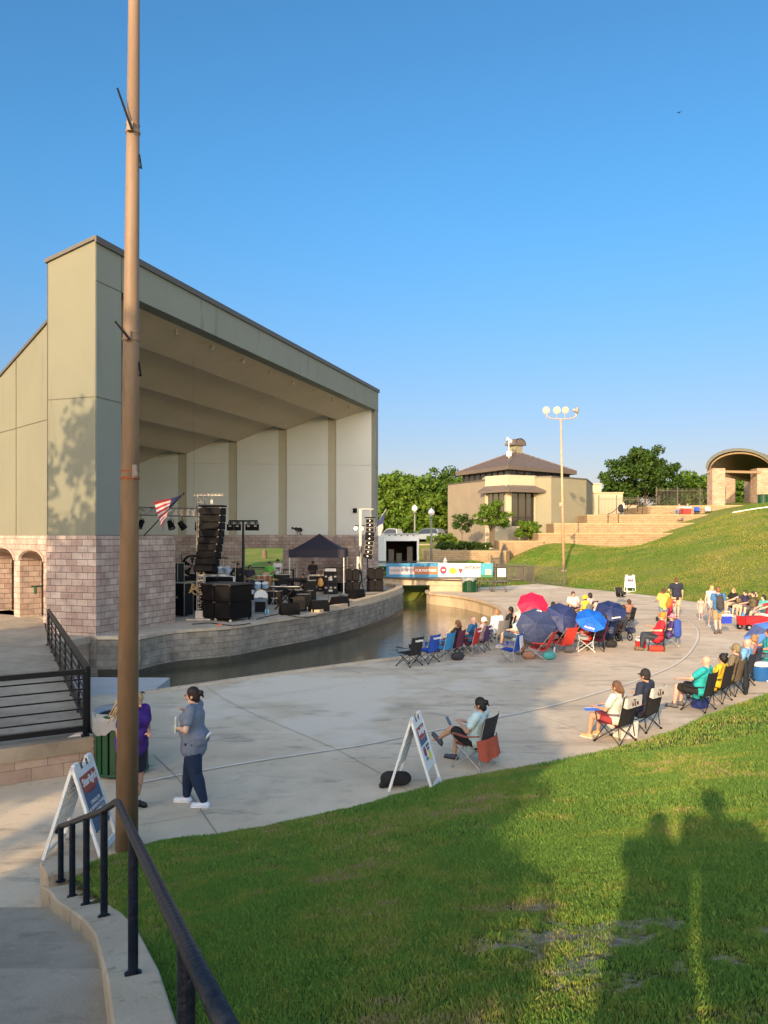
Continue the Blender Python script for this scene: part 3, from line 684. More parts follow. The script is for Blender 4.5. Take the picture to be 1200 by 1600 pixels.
# ================================================================ NEAR LAWN
E = [(-30, -2), (-4.2, 8.1), (-3.55, 8.75)] + [tuple(at(x, y)[:2]) for x, y in ((180, 1338), (250, 1316), (330, 1309), (410, 1295), (485, 1279), (560, 1262), (630, 1242), (700, 1223), (750, 1213), (800, 1205), (870, 1190), (935, 1176), (1000, 1160), (1060, 1139), (1100, 1120), (1150, 1102), (1200, 1085))] + [(11.2, 20.6), (14.5, 23.2), (19, 25.5), (26, 27)]
Ea = np.array(E)
def sdist(X, Y):
    best = np.full(X.shape, 1e9); sg = np.ones(X.shape)
    for i in range(len(Ea) - 1):
        a, c = Ea[i], Ea[i + 1]; d = c - a; t = np.clip(((X - a[0]) * d[0] + (Y - a[1]) * d[1]) / (d @ d), 0, 1)
        dx, dy = X - a[0] - t * d[0], Y - a[1] - t * d[1]; r = np.hypot(dx, dy); cr = d[0] * (Y - a[1]) - d[1] * (X - a[0])
        m = r < best - 1e-9; best = np.where(m, r, best); sg = np.where(m, np.where(cr < 0, 1, -1), sg)
    return best * sg
def lz(X, Y):
    d = sdist(X, Y); z = .035 + .235 * d - .035 * np.exp(-np.maximum(d, 0) / .25)
    z = np.where(d < 0, d * .3, z)
    z = z + .02 * np.sin(X * 2.1 + 1) * np.sin(Y * 1.7) * np.clip(d, 0, 1) + .008 * np.sin(X * 9) * np.sin(Y * 8 + X * 3) * np.clip(d, 0, 1)
    return np.where(d > 10, .035 + 2.35 + .06 * (d - 10), z)
clx = np.array([(c[1], c[0]) for c in cl][::-1])
def curbx(Y): return np.interp(Y, clx[:, 0], clx[:, 1], right=-9)
def vnoise(X, Y, sc, seed=0):
    r_ = np.random.default_rng(seed); T = r_.random((64, 64)); x = X / sc; y = Y / sc; xi = np.floor(x).astype(int); yi = np.floor(y).astype(int); fx = x - xi; fy = y - yi; fx = fx * fx * (3 - 2 * fx); fy = fy * fy * (3 - 2 * fy)
    g = lambda a, c: T[a % 64, c % 64]
    return g(xi, yi) * (1 - fx) * (1 - fy) + g(xi + 1, yi) * fx * (1 - fy) + g(xi, yi + 1) * (1 - fx) * fy + g(xi + 1, yi + 1) * fx * fy
def dirt(X, Y):
    f = .38 * vnoise(X, Y, 1.1, 3) + .34 * vnoise(X, Y, .26, 4) + .28 * vnoise(X, Y, .09, 6)
    bias = np.clip((6.2 - Y) / 2.4, 0, 1) * np.clip((X + .3) / 1.8, 0, 1) * .19
    return f - (.78 - bias)          # > 0 is bare
xs = np.arange(-4.2, 16, .12); ys = np.arange(-7, 32, .12); LX, LY = np.meshgrid(xs, ys); LD = sdist(LX, LY); LZ = lz(LX, LY)
V = np.stack([LX.ravel(), LY.ravel(), LZ.ravel()], 1); nx = len(xs); ii = (np.arange(len(ys) - 1)[:, None] * nx + np.arange(nx - 1)[None]).ravel()
lawnm2, t_, b_ = nodes('lawn soil with bare dirt'); b_.inputs['Roughness'].default_value = .95; b_.inputs['Specular IOR Level'].default_value = .1
at_ = t_.nodes.new('ShaderNodeAttribute'); at_.attribute_name = 'bare'
mx_ = t_.nodes.new('ShaderNodeMix'); mx_.data_type = 'RGBA'; n_ = t_.nodes.new('ShaderNodeTexNoise'); n_.inputs['Scale'].default_value = 14; n_.inputs['Detail'].default_value = 8
g2_ = t_.nodes.new('ShaderNodeNewGeometry'); t_.links.new(g2_.outputs['Position'], n_.inputs['Vector'])
mm_ = t_.nodes.new('ShaderNodeMath'); mm_.operation = 'ADD'; t_.links.new(at_.outputs['Fac'], mm_.inputs[0]); t_.links.new(n_.outputs['Fac'], mm_.inputs[1])
mr_ = t_.nodes.new('ShaderNodeMapRange'); mr_.inputs[1].default_value = .93; mr_.inputs[2].default_value = 1.07; t_.links.new(mm_.outputs[0], mr_.inputs[0])
cr_ = t_.nodes.new('ShaderNodeValToRGB'); cr_.color_ramp.elements[0].position = .35; cr_.color_ramp.elements[1].position = .65; cr_.color_ramp.elements[0].color = (.13, .10, .06, 1); cr_.color_ramp.elements[1].color = (.36, .30, .215, 1)
t_.links.new(n_.outputs['Fac'], cr_.inputs[0]); t_.links.new(mr_.outputs[0], mx_.inputs[0]); t_.links.new(cr_.outputs[0], mx_.inputs[7])
cg_ = t_.nodes.new('ShaderNodeValToRGB'); cg_.color_ramp.elements[0].position = .4; cg_.color_ramp.elements[1].position = .65; cg_.color_ramp.elements[0].color = (.035, .065, .012, 1); cg_.color_ramp.elements[1].color = (.11, .10, .04, 1)
t_.links.new(n_.outputs['Fac'], cg_.inputs[0]); t_.links.new(cg_.outputs[0], mx_.inputs[6]); t_.links.new(mx_.outputs[2], b_.inputs['Base Color'])
bq_ = t_.nodes.new('ShaderNodeBump'); bq_.inputs['Strength'].default_value = .8; bq_.inputs['Distance'].default_value = .03; t_.links.new(n_.outputs['Fac'], bq_.inputs['Height']); t_.links.new(bq_.outputs[0], b_.inputs['Normal'])
keep = (LD.ravel()[ii] > -.35) & (V[ii, 0] > curbx(V[ii, 1]) - .02) & ((V[ii, 1] < 7.3) | (V[ii, 0] > -3.18))
ii = ii[keep]
lawn = npmesh('lawn', V, np.stack([ii, ii + 1, ii + nx + 1, ii + nx], 1), lawnm2, smooth=True); tag(lawn, 'grass bank sloping down to the plaza in the foreground', 'lawn', kind='structure')
ba_ = lawn.data.attributes.new('bare', 'FLOAT', 'POINT'); ba_.data.foreach_set('value', np.clip(dirt(LX, LY).ravel() * 2.2 + .52, 0, 1.2).astype(np.float32))
# grass blades
def sample(n, y0, y1):
    Y = np.sqrt(rng.random(n) * (y1 ** 2 - y0 ** 2) + y0 ** 2); X = (rng.random(n) * 1.14 - .57) * Y
    d = sdist(X, Y); k = (d > .0) & (X > curbx(Y) + .15) & ((Y < 7.3) | (X > -3.15)) & ((X / Y) < .53); return X[k], Y[k], d[k]
gX, gY, gD = [], [], []
for nb, y0, y1 in ((480000, 2.6, 7), (380000, 7, 12), (130000, 12, 20)):
    a, c, d = sample(nb, y0, y1); gX.append(a); gY.append(c); gD.append(d)
gX = np.concatenate(gX); gY = np.concatenate(gY); gD = np.concatenate(gD)
dr = dirt(gX, gY); k = rng.random(len(gX)) > np.clip(dr * 7 + .35, 0, 1) * .86
k |= (gD < .3); gX, gY, gD, dr = gX[k], gY[k], gD[k], dr[k]
def blades(X, Y, Z, h, w, name, mats, mi, lean=.5):
    n = len(X); ang = rng.random(n) * 2 * np.pi; la_ = rng.random(n) * 2 * np.pi; ln = rng.random(n) * lean * h
    dx, dy = np.cos(ang) * w / 2, np.sin(ang) * w / 2
    a = np.stack([X - dx, Y - dy, Z - .01], 1); c = np.stack([X + dx, Y + dy, Z - .01], 1)
    m = np.stack([X + np.cos(la_) * ln * .4, Y + np.sin(la_) * ln * .4, Z + h * .6], 1); m2 = m + np.stack([dx * 1.2, dy * 1.2, 0 * dx], 1)
    t = np.stack([X + np.cos(la_) * ln * 1.3, Y + np.sin(la_) * ln * 1.3, Z + h], 1)
    V = np.stack([a, c, m2, t], 1).reshape(-1, 3); Fq = np.arange(len(V)).reshape(-1, 4)
    return npmesh(name, V, Fq, mats, mi=mi)
gz = lz(gX, gY)
yel = vnoise(gX, gY, 1.3, 9) * .4 + vnoise(gX, gY, .35, 10) * .35 + vnoise(gX, gY, .10, 12) * .25 + rng.normal(0, .1, len(gX)) + np.clip(dr + .25, 0, .3)
sc = np.clip(gY / 7, .55, 2.2)
h = (.020 + .026 * rng.random(len(gX))) * (.6 + .45 * sc) * (1 + .2 * (vnoise(gX, gY, .5, 5) > .62)); h = np.where(dr > -.03, h * .6, h) * np.where(rng.random(len(gX)) > .985, 1.35, 1.0) * (.72 + .36 * vnoise(gX, gY, .22, 15))
g1 = leafmat('grass blade green', (.115, .25, .05), (.25, .41, .08), .38); g2 = leafmat('grass blade yellow', (.22, .31, .05), (.34, .40, .09), .3); g3 = leafmat('grass blade dry', (.34, .27, .13), (.45, .38, .22), .2)
mi = np.where(yel > .85, 2, np.where(yel > .60, 1, 0))
gb = blades(gX, gY, gz, h, .0036 * sc + .0016, 'grass', [g1, g2, g3], mi)
tag(gb, 'short green and yellowing grass on the foreground bank', 'grass', kind='stuff')
# pale bare pebbly crumbs in the worn corner

n_ = 200000; hx = rng.random(n_) * 44 + 6; hy = rng.random(n_) * 52 + 28; hz = terr(hx, hy); k_ = (hz > .02) & (np.abs(hx / hy) < .53) & (hy < 72.2 + (hx > 27) * (hx - 27) * .4); hx, hy, hz = hx[k_], hy[k_], hz[k_]
yl = vnoise(hx, hy, 5.5, 21) * .45 + vnoise(hx, hy, 1.6, 22) * .35 + rng.random(len(hx)) * .25; mi2 = np.where(yl > .74, 2, np.where(yl > .50, 1, 0))
h2 = leafmat('hill blade green', (.08, .17, .02), (.15, .24, .035), .3); h3 = leafmat('hill blade yellow', (.20, .23, .04), (.28, .28, .065), .3); h4 = leafmat('hill blade dry', (.28, .22, .08), (.36, .29, .13), .2)
hb = blades(hx, hy, hz, .05 + .06 * rng.random(len(hx)), np.full(len(hx), .045), 'hill_grass', [h2, h3, h4], mi2); tag(hb, 'mown green and straw coloured grass of the far hillside', 'grass', kind='stuff')
# ================================================================ TREES
def leafcloud(centers, rads, n, size, flat=.7, seed=0):
    r_ = np.random.default_rng(seed); k = r_.choice(len(centers), n, p=rads ** 2 / (rads ** 2).sum())
    d = r_.normal(size=(n, 3)); d /= np.linalg.norm(d, axis=1)[:, None]; rr = rads[k] * (r_.random(n) ** .45)
    P_ = centers[k] + d * rr[:, None] * np.array([1, 1, flat])
    nrm = d * .8 + r_.normal(size=(n, 3)) * .6 + np.array([0, 0, .3]); nrm /= np.linalg.norm(nrm, axis=1)[:, None]
    u = np.cross(nrm, r_.normal(size=(n, 3))); u /= np.linalg.norm(u, axis=1)[:, None]; v = np.cross(nrm, u)
    s = size * (.6 + .8 * r_.random(n))[:, None]; u = u * s; v = v * s * .62
    V = np.stack([P_ - u, P_ - v * .9, P_ + u, P_ + v * .9], 1).reshape(-1, 3); return V, np.arange(len(V)).reshape(-1, 4)
def crown_pts(c, rad, m, seed, low=-.8):
    r_ = np.random.default_rng(seed); out = []; 
    while len(out) < m:
        p = r_.normal(size=3); p /= np.linalg.norm(p); 
        if p[2] < low: continue
        p = p * (.35 + .65 * r_.random() ** .6); out.append(p)
    out = np.array(out); return np.array(c) + out * np.array(rad), out
LM = {'mid': leafmat('leaf mid green', (.035, .085, .010), (.12, .22, .025)), 'dark': leafmat('leaf dark green', (.022, .055, .009), (.07, .14, .02)), 'lime': leafmat('leaf yellow green', (.055, .125, .012), (.15, .24, .028)), 'hedge': leafmat('leaf hedge green', (.05, .10, .012), (.15, .22, .03))}
def tree(label, loc, H, rad, n=6000, leaf=.22, m=46, lm='mid', trunk=.22, base=.32, seed=1, name='tree', cat='tree', group=None, clump=.34, stems=1, low=-.8):
    t = thing(name, label, cat, loc, 0, group); rx, ry = (rad, rad) if not isinstance(rad, tuple) else rad[:2]
    zc = H * (base + (1 - base) / 2); rzz = H * (1 - base) / 2
    C_, o_ = crown_pts((0, 0, zc), (rx * .85, ry * .85, rzz * .9), m, seed, low)
    r_ = np.random.default_rng(seed + 5); rads = clump * min(rx, rzz) * (.6 + .8 * r_.random(m))
    V_, F_ = leafcloud(C_, rads, n, leaf, .7, seed); npmesh('crown', V_, F_, LM[lm], t)
    b = MB(); rr = random.Random(seed)
    for q in range(stems):
        bx, by = (rr.uniform(-.25, .25), rr.uniform(-.25, .25)) if stems > 1 else (0, 0)
        top = Vector((bx * 3, by * 3, zc * .95)); mid = Vector((bx * 1.6 + rr.uniform(-.1, .1), by * 1.6, zc * .5))
        b.tube([(bx, by, -.3), (bx, by, .1), mid, top], [trunk * 1.4, trunk, trunk * .8, trunk * .35], 8)
        for i in range(9):
            c = C_[rr.randrange(m)]; st = mid.lerp(top, rr.uniform(0, .8)); md = st.lerp(Vector(c), .5) + Vector((0, 0, rr.uniform(-.2, .3)))
            b.tube([st, md, c], [trunk * .38, trunk * .24, trunk * .08], 5)
    b.build('trunk', trunkm, t, smooth=True); return t
def wtree(px, py_base, Y, z=None, **k):
    x = (px - 600) / F * Y; return (x, Y, tz(x, Y) if z is None else z)
# trees whose shade falls across the bank and plaza: they stand behind and left of the viewer
def shade(w, r, **k):
    a = R(SUN_AZ); x = w * math.cos(a) - r * math.sin(a); y = -w * math.sin(a) - r * math.cos(a); return (x, y)
SHT = [(-3.8, 8.2, 8.5, 2.85, .05), (-5.6, 9.4, 12.4, 2.9, .30), (-9.3, 9.5, 13.4, 3.3, .30), (-13.2, 8.0, 13.0, 3.4, .3), (-17.8, 9.0, 12.6, 3.4, .32)]
for i, (w, r, H_, rad_, bs_) in enumerate(SHT):
    x, y = shade(w, r); tree(['small dense shade tree close behind the viewer', 'tall shade tree behind the viewer nearest the steps', 'broad shade tree behind the viewer, second from the steps', 'shade tree behind the viewer, third from the steps', 'farthest shade tree behind and left of the viewer'][i], (x, y, 1.2), H_ - 1.2, rad_, n=12000, leaf=.2, m=80, seed=20 + i, base=bs_, clump=.36, lm='mid', group='shade trees behind the viewer')
x, y = shade(-2.05, 6.4); tree('small bushy shade tree just behind the viewer', (x, y, 2.0), 4.6, 1.15, n=5000, leaf=.12, m=40, seed=37, base=.12, clump=.42, group='shade trees behind the viewer')
x, y = shade(5.0, 10.5); tree('shade tree behind the viewer on the right', (x, y, 2.2), 8.0, 2.9, n=5500, leaf=.17, m=60, seed=31, base=.32, clump=.30, group='shade trees behind the viewer')
tree('low bushy tree left of the bandshell shading its block base', (-15.2, 11.0, 0), 8.0, 3.6, n=3000, leaf=.2, m=44, seed=43, base=.1, clump=.3)
x, y = -16.5, 9.2; tree('open branched tree left of the bandshell casting dappled shade on its wall', (x, y, 0), 13.9, 3.7, n=4200, leaf=.2, m=46, seed=40, base=.2, clump=.27)
# ---- trees behind the canal
TR = 'trees beyond the parking lot'
for i, (px, Y, H_, rad_, lm_, lab) in enumerate([(588, 106, 9.5, 5.0, 'mid', 'bushy tree just right of the bandshell corner'), (622, 100, 10.0, 4.4, 'lime', 'bright green tree above the white trailer'), (655, 112, 10.6, 5.4, 'mid', 'tall green tree behind the first globe lamp'), (690, 118, 11.7, 6.2, 'dark', 'tallest dark green tree between bandshell and building'), (722, 110, 11.0, 4.6, 'mid', 'green tree touching the brown building wall'), (606, 125, 11, 6, 'dark', 'dark tree filling the gap behind the bright one'), (668, 98, 6.6, 3.6, 'lime', 'low yellow green tree behind the silver car'), (700, 101, 6.4, 3.2, 'mid', 'low green tree beside the dark car'), (560, 118, 10.5, 6, 'mid', 'tree hidden mostly behind the bandshell'), (640, 99, 5.2, 3.4, 'mid', 'low bushy tree behind the white pickup')]):
    tree(lab, wtree(px, 0, Y), H_, rad_, n=8500, leaf=.27, m=80, lm=lm_, seed=60 + i, base=.04, clump=.235, group=TR, low=-1)
tree('big round live oak above the iron fence', wtree(1008, 0, 112, 5.2), 12.2, (7.0, 5.5), n=15000, leaf=.23, m=110, lm='dark', seed=81, base=.10, clump=.20)
tree('lower left bough of foliage beside the live oak', wtree(968, 0, 114, 5.2), 7.4, 3.4, n=4000, leaf=.27, m=40, lm='dark', seed=82, base=.1, clump=.32)
for i, (px, Y, H_, rad_, lab) in enumerate([(1078, 120, 8.6, 4.8, 'green tree between the live oak and the pavilion'), (1102, 118, 8.2, 4.2, 'green tree touching the left pavilion pillar'), (1146, 116, 8.6, 4.6, 'green tree seen between the pavilion pillars'), (1192, 118, 7.5, 4.5, 'green tree at the right edge behind the pavilion'), (1060, 128, 6.8, 4.8, 'low green tree behind the iron fence'), (930, 135, 4.4, 5, 'distant dark tree behind the cream outbuilding'), (828, 122, 9.9, 2.0, 'tree top just showing over the bronze roof')]):
    tree(lab, wtree(px, 0, Y, 5.2), H_, rad_, n=5000, leaf=.28, m=50, lm='mid' if i else 'mid', seed=90 + i, base=.04, clump=.32, group='trees along the top of the hill', low=-1)
for i, (x, Y) in enumerate([(-21, 128), (-30, 122), (-13, 132), (-24, 118)]):
    tree(['dark bush on the rise behind the stage doorway', 'dark bush left of the rise behind the doorway', 'dark bush right of the rise behind the doorway', 'smaller dark bush on the rise'][i], (x, Y, 3.0), 4.5, 6.5, n=2500, leaf=.35, m=30, lm='dark', seed=120 + i, base=.02, group='bushes behind the stage doorway', low=-1)
# shrubs by the building
def shrub(label, px, Y, H_, rad_, z, lm_, sd_, n=2500, leaf=.14, **k): return tree(label, ((px - 600) / F * Y, Y, z), H_, rad_, n=n, leaf=leaf, m=34, lm=lm_, seed=sd_, name='shrub', cat='shrub', base=.03, trunk=.06, low=-1, **k)
shrub('clipped round shrub under the big window', 826, 77.0, 2.15, 1.55, 3.2, 'lime', 130, 4500, .12)
shrub('rounded lime shrub at the corner of the brown wall', 691, 82, 2.0, 1.9, 2.2, 'lime', 131)
tree('crooked multi stemmed small tree in front of the window', ((768 - 600) / F * 75.5, 75.5, 2.9), 4.3, 2.2, n=3600, leaf=.13, m=34, lm='lime', seed=133, base=.35, trunk=.08, stems=5, name='small_tree', cat='tree', clump=.34)
tree('thin dark small tree against the brown wall', ((722 - 600) / F * 78, 78, 2.6), 3.6, 1.3, n=900, leaf=.13, m=20, lm='dark', seed=134, base=.3, trunk=.05, name='small_tree', cat='tree')
for i in range(5): shrub(['low dark hedge plant nearest the lamp post', 'low dark hedge plant, second from the lamp post', 'low dark hedge plant at the middle of the row', 'low dark hedge plant beside the crooked tree', 'low hedge plant at the right end of the row'][i], 690 + i * 16, 73.5 + .2 * i, .9, 1.0, 2.35, 'dark', 140 + i, 900, .12, group='low hedge plants on the planter wall')

# ================================================================ BUILDING
BL = thing('park_building', 'tan park building with bronze hipped roof, corner windows and small cupola', 'building', (12.8, 79, 3)); WO = lambda t: tuple(-Vector(t.location))
def wallpoly(mb, pts, z0, z1): mb.prism(pts, z0, z1)
b = MB(); wallpoly(b, [(7.4, 89), (10.7, 81.6), (10.95, 81.7), (12, 95), (8, 96)], 1.5, 9.62); b.build('brown_wall', bldbrown, BL, WO(BL))
b = MB(); wallpoly(b, [(15.9, 80.3), (17.4, 79.9), (22.0, 83.5), (25, 92), (16, 94)], 2.2, 9.85); b.build('tan_wall', bldtan, BL, WO(BL))
b = MB(); wallpoly(b, [(15.85, 80.25), (17.4, 79.84), (22.06, 83.45), (25.1, 92.05), (16, 94.05)], 9.853, 9.98); wallpoly(b, [(7.35, 89), (10.65, 81.5), (10.9, 81.6), (12, 95.1), (8, 96.1)], 9.623, 9.75); b.build('parapet_cap', darkmetal, BL, WO(BL))
# corner bay
c0 = (12.75, 79.2); cl_ = (10.72, 81.4); cr_2 = (16.0, 80.6)
b = MB(); wallpoly(b, [cl_, c0, cr_2, (16, 92), (11, 92)], 9.0, 10.05); b.build('bay_band', cream, BL, WO(BL))
b = MB(); wallpoly(b, [(10.9, 82.0), (12.9, 79.9), (15.9, 81.2), (15.8, 92), (11.1, 92)], 2.2, 9.0); b.build('bay_core', glassd, BL, WO(BL))
b = MB(); wallpoly(b, [cl_, c0, cr_2, (16, 82), (11, 82.5)], 2.2, 4.75); b.build('bay_sill_wall', cream, BL, WO(BL))
for nm, (x, y), w_ in (('bay_column', (12.82, 79.5), .62), ('bay_column', (15.85, 80.75), .3), ('bay_column', (10.85, 81.55), .3)):
    b = MB(); b.box((x, y, 6.9), (w_, .5, 4.3), R(10)); b.build(nm, cream, BL, WO(BL))
mull = mat('bronze mullion', (.03, .026, .022), .4, 0)
for p, q in (((13.15, 79.55), (15.7, 80.6)), ((12.5, 79.7), (10.95, 81.35))):
    p = Vector((*p, 0)); q = Vector((*q, 0)); d = (q - p).normalized(); ang = math.atan2(d.y, d.x); w_ = (q - p).length
    w = MB(); c = (p + q) / 2; w.box((c.x, c.y + .2, 6.85), (w_, .06, 4.2), ang); wo_ = w.build('window', glassd, BL, WO(BL))
    for k in range(4):
        b = MB(); pt = p.lerp(q, k / 3); b.box((pt.x, pt.y + .12, 6.85), (.07, .1, 4.2), ang); b.build('mullion', mull, wo_)
    b = MB(); b.box((c.x, c.y + .12, 5.7), (w_, .08, .07), ang); b.build('mullion', mull, wo_)
def hipseg(mb, pts, z0, apexz, inner, th=.22):
    n = len(pts)
    for i in range(n - 1):
        a, c = pts[i], pts[i + 1]; A_, C_ = inner[i], inner[i + 1]
        o = len(mb.v); mb.v += [(a[0], a[1], z0), (c[0], c[1], z0), (C_[0], C_[1], apexz), (A_[0], A_[1], apexz), (a[0], a[1], z0 - th), (c[0], c[1], z0 - th), (C_[0], C_[1], z0 - th), (A_[0], A_[1], z0 - th)]
        for f in ((0, 1, 2, 3), (0, 4, 5, 1), (4, 7, 6, 5)): mb.face([o + k for k in f])
b = MB(); ip = [(9.9, 81.3), (12.75, 78.1), (16.9, 80.0)]; hipseg(b, ip, 8.45, 9.0, [cl_, c0, (16.0, 80.45)]); b.build('canopy_roof', roofm, BL, WO(BL))
# clerestory and main hip roof
Fc, Lc, Bc, Rc = Vector((12.8, 79, 0)), Vector((8.2, 88, 0)), Vector((17.0, 95, 0)), Vector((21.6, 86, 0)); ctr = (Fc + Lc + Bc + Rc) / 4
def shr(k): return [ctr.lerp(p, k) for p in (Fc, Rc, Bc, Lc)]
b = MB(); b.prism([(p.x, p.y) for p in shr(.86)], 9.0, 10.75); b.build('clerestory_glass', glassd, BL, WO(BL))
cs = shr(.868)
for i in range(4):
    p, q = cs[i], cs[(i + 1) % 4]
    if i in (1, 2): continue
    for k in range(9):
        pt = p.lerp(q, k / 8); b = MB(); b.box((pt.x, pt.y, 10.3), (.16, .16, .9), math.atan2((q - p).y, (q - p).x)); b.build('clerestory_post', mull, BL, WO(BL))
b = MB(); rp = shr(1.0); ap = Vector((ctr.x, ctr.y, 13.35)); o = 0
b.v = [(p.x, p.y, 11.0) for p in rp] + [tuple(ap)] + [(p.x, p.y, 10.62) for p in rp]
for i in range(4): j = (i + 1) % 4; b.face((i, j, 4)); b.face((5 + i, 5 + j, j, i))
b.face((8, 7, 6, 5)); b.build('hip_roof', roofm, BL, WO(BL))
ribs = MB(); 
for i in range(4):
    p = Vector((rp[i].x, rp[i].y, 11.0)); q = Vector((rp[(i + 1) % 4].x, rp[(i + 1) % 4].y, 11.0))
    ribs.cyl(p, ap, .07, .07, 5)
    for k in range(1, 22):
        u = k / 22; a = p.lerp(q, u); m_ = min(u, 1 - u) * 2
        mid = (p + q) / 2; top = a + (ap - mid) * m_; ribs.cyl(a + Vector((0, 0, .02)), top + Vector((0, 0, .02)), .028, .028, 4)
ribs.build('standing_seams', roofm, BL, WO(BL))
cz = 12.9; b = MB(); b.box((ctr.x, ctr.y, cz + .55), (1.1, 1.1, 1.3), R(35)); cu_ = b.build('cupola', bldtan, BL, WO(BL))
b = MB(); M_ = Matrix.Translation((ctr.x, ctr.y, cz + 1.05)) @ Matrix.Rotation(R(35), 4, 'Z')
for i in range(10):
    a0, a1 = math.pi * i / 10, math.pi * (i + 1) / 10; r_ = .92
    b.add([(r_ * math.cos(a0), -.8, r_ * .85 * math.sin(a0)), (r_ * math.cos(a1), -.8, r_ * .85 * math.sin(a1)), (r_ * math.cos(a1), 0.8, r_ * .85 * math.sin(a1)), (r_ * math.cos(a0), 0.8, r_ * .85 * math.sin(a0))], [(0, 1, 2, 3)], M_)
    b.add([(0, -.75, 0), (r_ * .9 * math.cos(a0), -.75, r_ * .76 * math.sin(a0)), (r_ * .9 * math.cos(a1), -.75, r_ * .76 * math.sin(a1))], [(0, 1, 2)], M_)
    b.add([(0, .75, 0), (r_ * .9 * math.cos(a0), .75, r_ * .76 * math.sin(a0)), (r_ * .9 * math.cos(a1), .75, r_ * .76 * math.sin(a1))], [(2, 1, 0)], M_)
b.build('barrel_cap', roofm, BL, WO(BL))
vp = atY(795, 722, 84); wv = thing('weather_mast', 'thin white mast with small weather vane and box on the roof', 'mast', tuple(vp))
b = MB(); b.cyl((0, 0, -.4), (0, 0, 2.6), .05, .04, 6); b.build('pole', whitep, wv)
b = MB(); b.box((0, 0, .9), (.5, .3, .55)); b.build('box', whitep, wv)
b = MB(); b.cyl((-.35, 0, 2.1), (.35, 0, 2.1), .03, .03, 5); b.box((.2, 0, 2.3), (.3, .03, .3)); b.box((-.15, 0, 2.55), (.2, .03, .35)); b.build('vane', galv, wv)
# cream outbuildings
OB = thing('outbuilding', 'low cream stucco outbuilding behind the iron fence', 'building', (26, 92, 5))
b = MB(); b.prism([(24.6, 92), (28.6, 92), (28.6, 98), (24.6, 98)], 4.6, 8.85); b.build('wall', cream, OB, WO(OB)); b = MB(); b.prism([(24.5, 91.9), (28.7, 91.9), (28.7, 98.1), (24.5, 98.1)], 8.853, 8.98); b.build('roof_edge', conclight, OB, WO(OB))
OB2 = thing('outbuilding', 'taller cream stucco block beside the tan building', 'building', (24, 99, 5))
b = MB(); b.prism([(24.5, 99), (28.0, 99), (28.0, 103), (24.5, 103)], 4.6, 10.4); b.build('wall', cream, OB2, WO(OB2)); b = MB(); b.prism([(24.4, 98.9), (28.1, 98.9), (28.1, 103.1), (24.4, 103.1)], 10.403, 10.53); b.build('roof_edge', conclight, OB2, WO(OB2))
OB3 = thing('gate_wall', 'short cream wall segment behind the person on the terrace', 'wall', (29, 93, 5))
b = MB(); b.prism([(28.75, 93), (30.6, 93), (30.6, 93.3), (28.75, 93.3)], 4.6, 7.4); b.build('wall', cream, OB3, WO(OB3)); b = MB(); b.box((29.7, 93.15, 7.45), (1.95, .4, .08)); b.build('cap', conclight, OB3, WO(OB3))
# terraces
def terrace(label, pts, z0, z1, backY):
    t = thing('terrace_wall', label, 'retaining wall', (pts[0][0], pts[0][1], z0), 0, 'curved block terrace walls on the hillside')
    poly = pts + [(pts[-1][0], backY), (pts[0][0], backY)]
    b = MB(); b.prism(poly, z0 - 1.2, z1 - .12); b.build('block_face', yellowblock, t, WO(t))
    b = MB(); b.prism(grow(poly, .03), z1 - .117, z1); b.build('cap', mat('terrace cap', (.36, .28, .16), .9, .15, 3), t, WO(t)); return t
terrace('lowest curved yellow block terrace wall along the grass', catmull([(14.8, 73.6), (17.5, 72.4), (21, 71.9), (25, 71.6), (29, 72.2), (32, 73)], 4), 2.2, 4.02, 80)
terrace('second curved yellow block terrace wall from the grass', catmull([(16.9, 76.4), (20, 75.6), (25, 75), (30, 74.6), (35, 75.6)], 4), 3.6, 5.0, 84)
terrace('third curved yellow block terrace wall from the grass', catmull([(20.9, 79), (25, 78.4), (30, 78), (36, 78.2), (38, 79)], 4), 4.6, 5.92, 92)
terrace('topmost curved yellow block terrace wall below the pavilion', catmull([(28.3, 82.4), (29, 81.6), (33, 80.8), (38, 80.2), (46, 79.6), (56, 79)], 4), 5.6, 6.95, 100)
for i, (lab, pts, z0, z1, by) in enumerate([('low planter wall of tan block in front of the brown building', [(4.0, 72.2), (11.2, 70.4), (11.6, 71.0), (12.0, 73)], 1.0, 2.38, 82), ('short tan block planter wall under the clipped shrub', catmull([(11.2, 74.6), (13, 73.4), (15.2, 73.2), (15.4, 74)], 4), 1.8, 3.28, 80)]):
    t = thing('planter_wall', lab, 'retaining wall', (pts[0][0], pts[0][1], z0)); poly = list(pts) + [(pts[-1][0], by), (pts[0][0], by)]
    b = MB(); b.prism(poly, z0 - 1, z1 - .1); b.build('block_face', yellowblock, t, WO(t)); b = MB(); b.prism(grow(poly, .03), z1 - .097, z1); b.build('cap', mat('terrace cap', (.5, .4, .22)), t, WO(t))
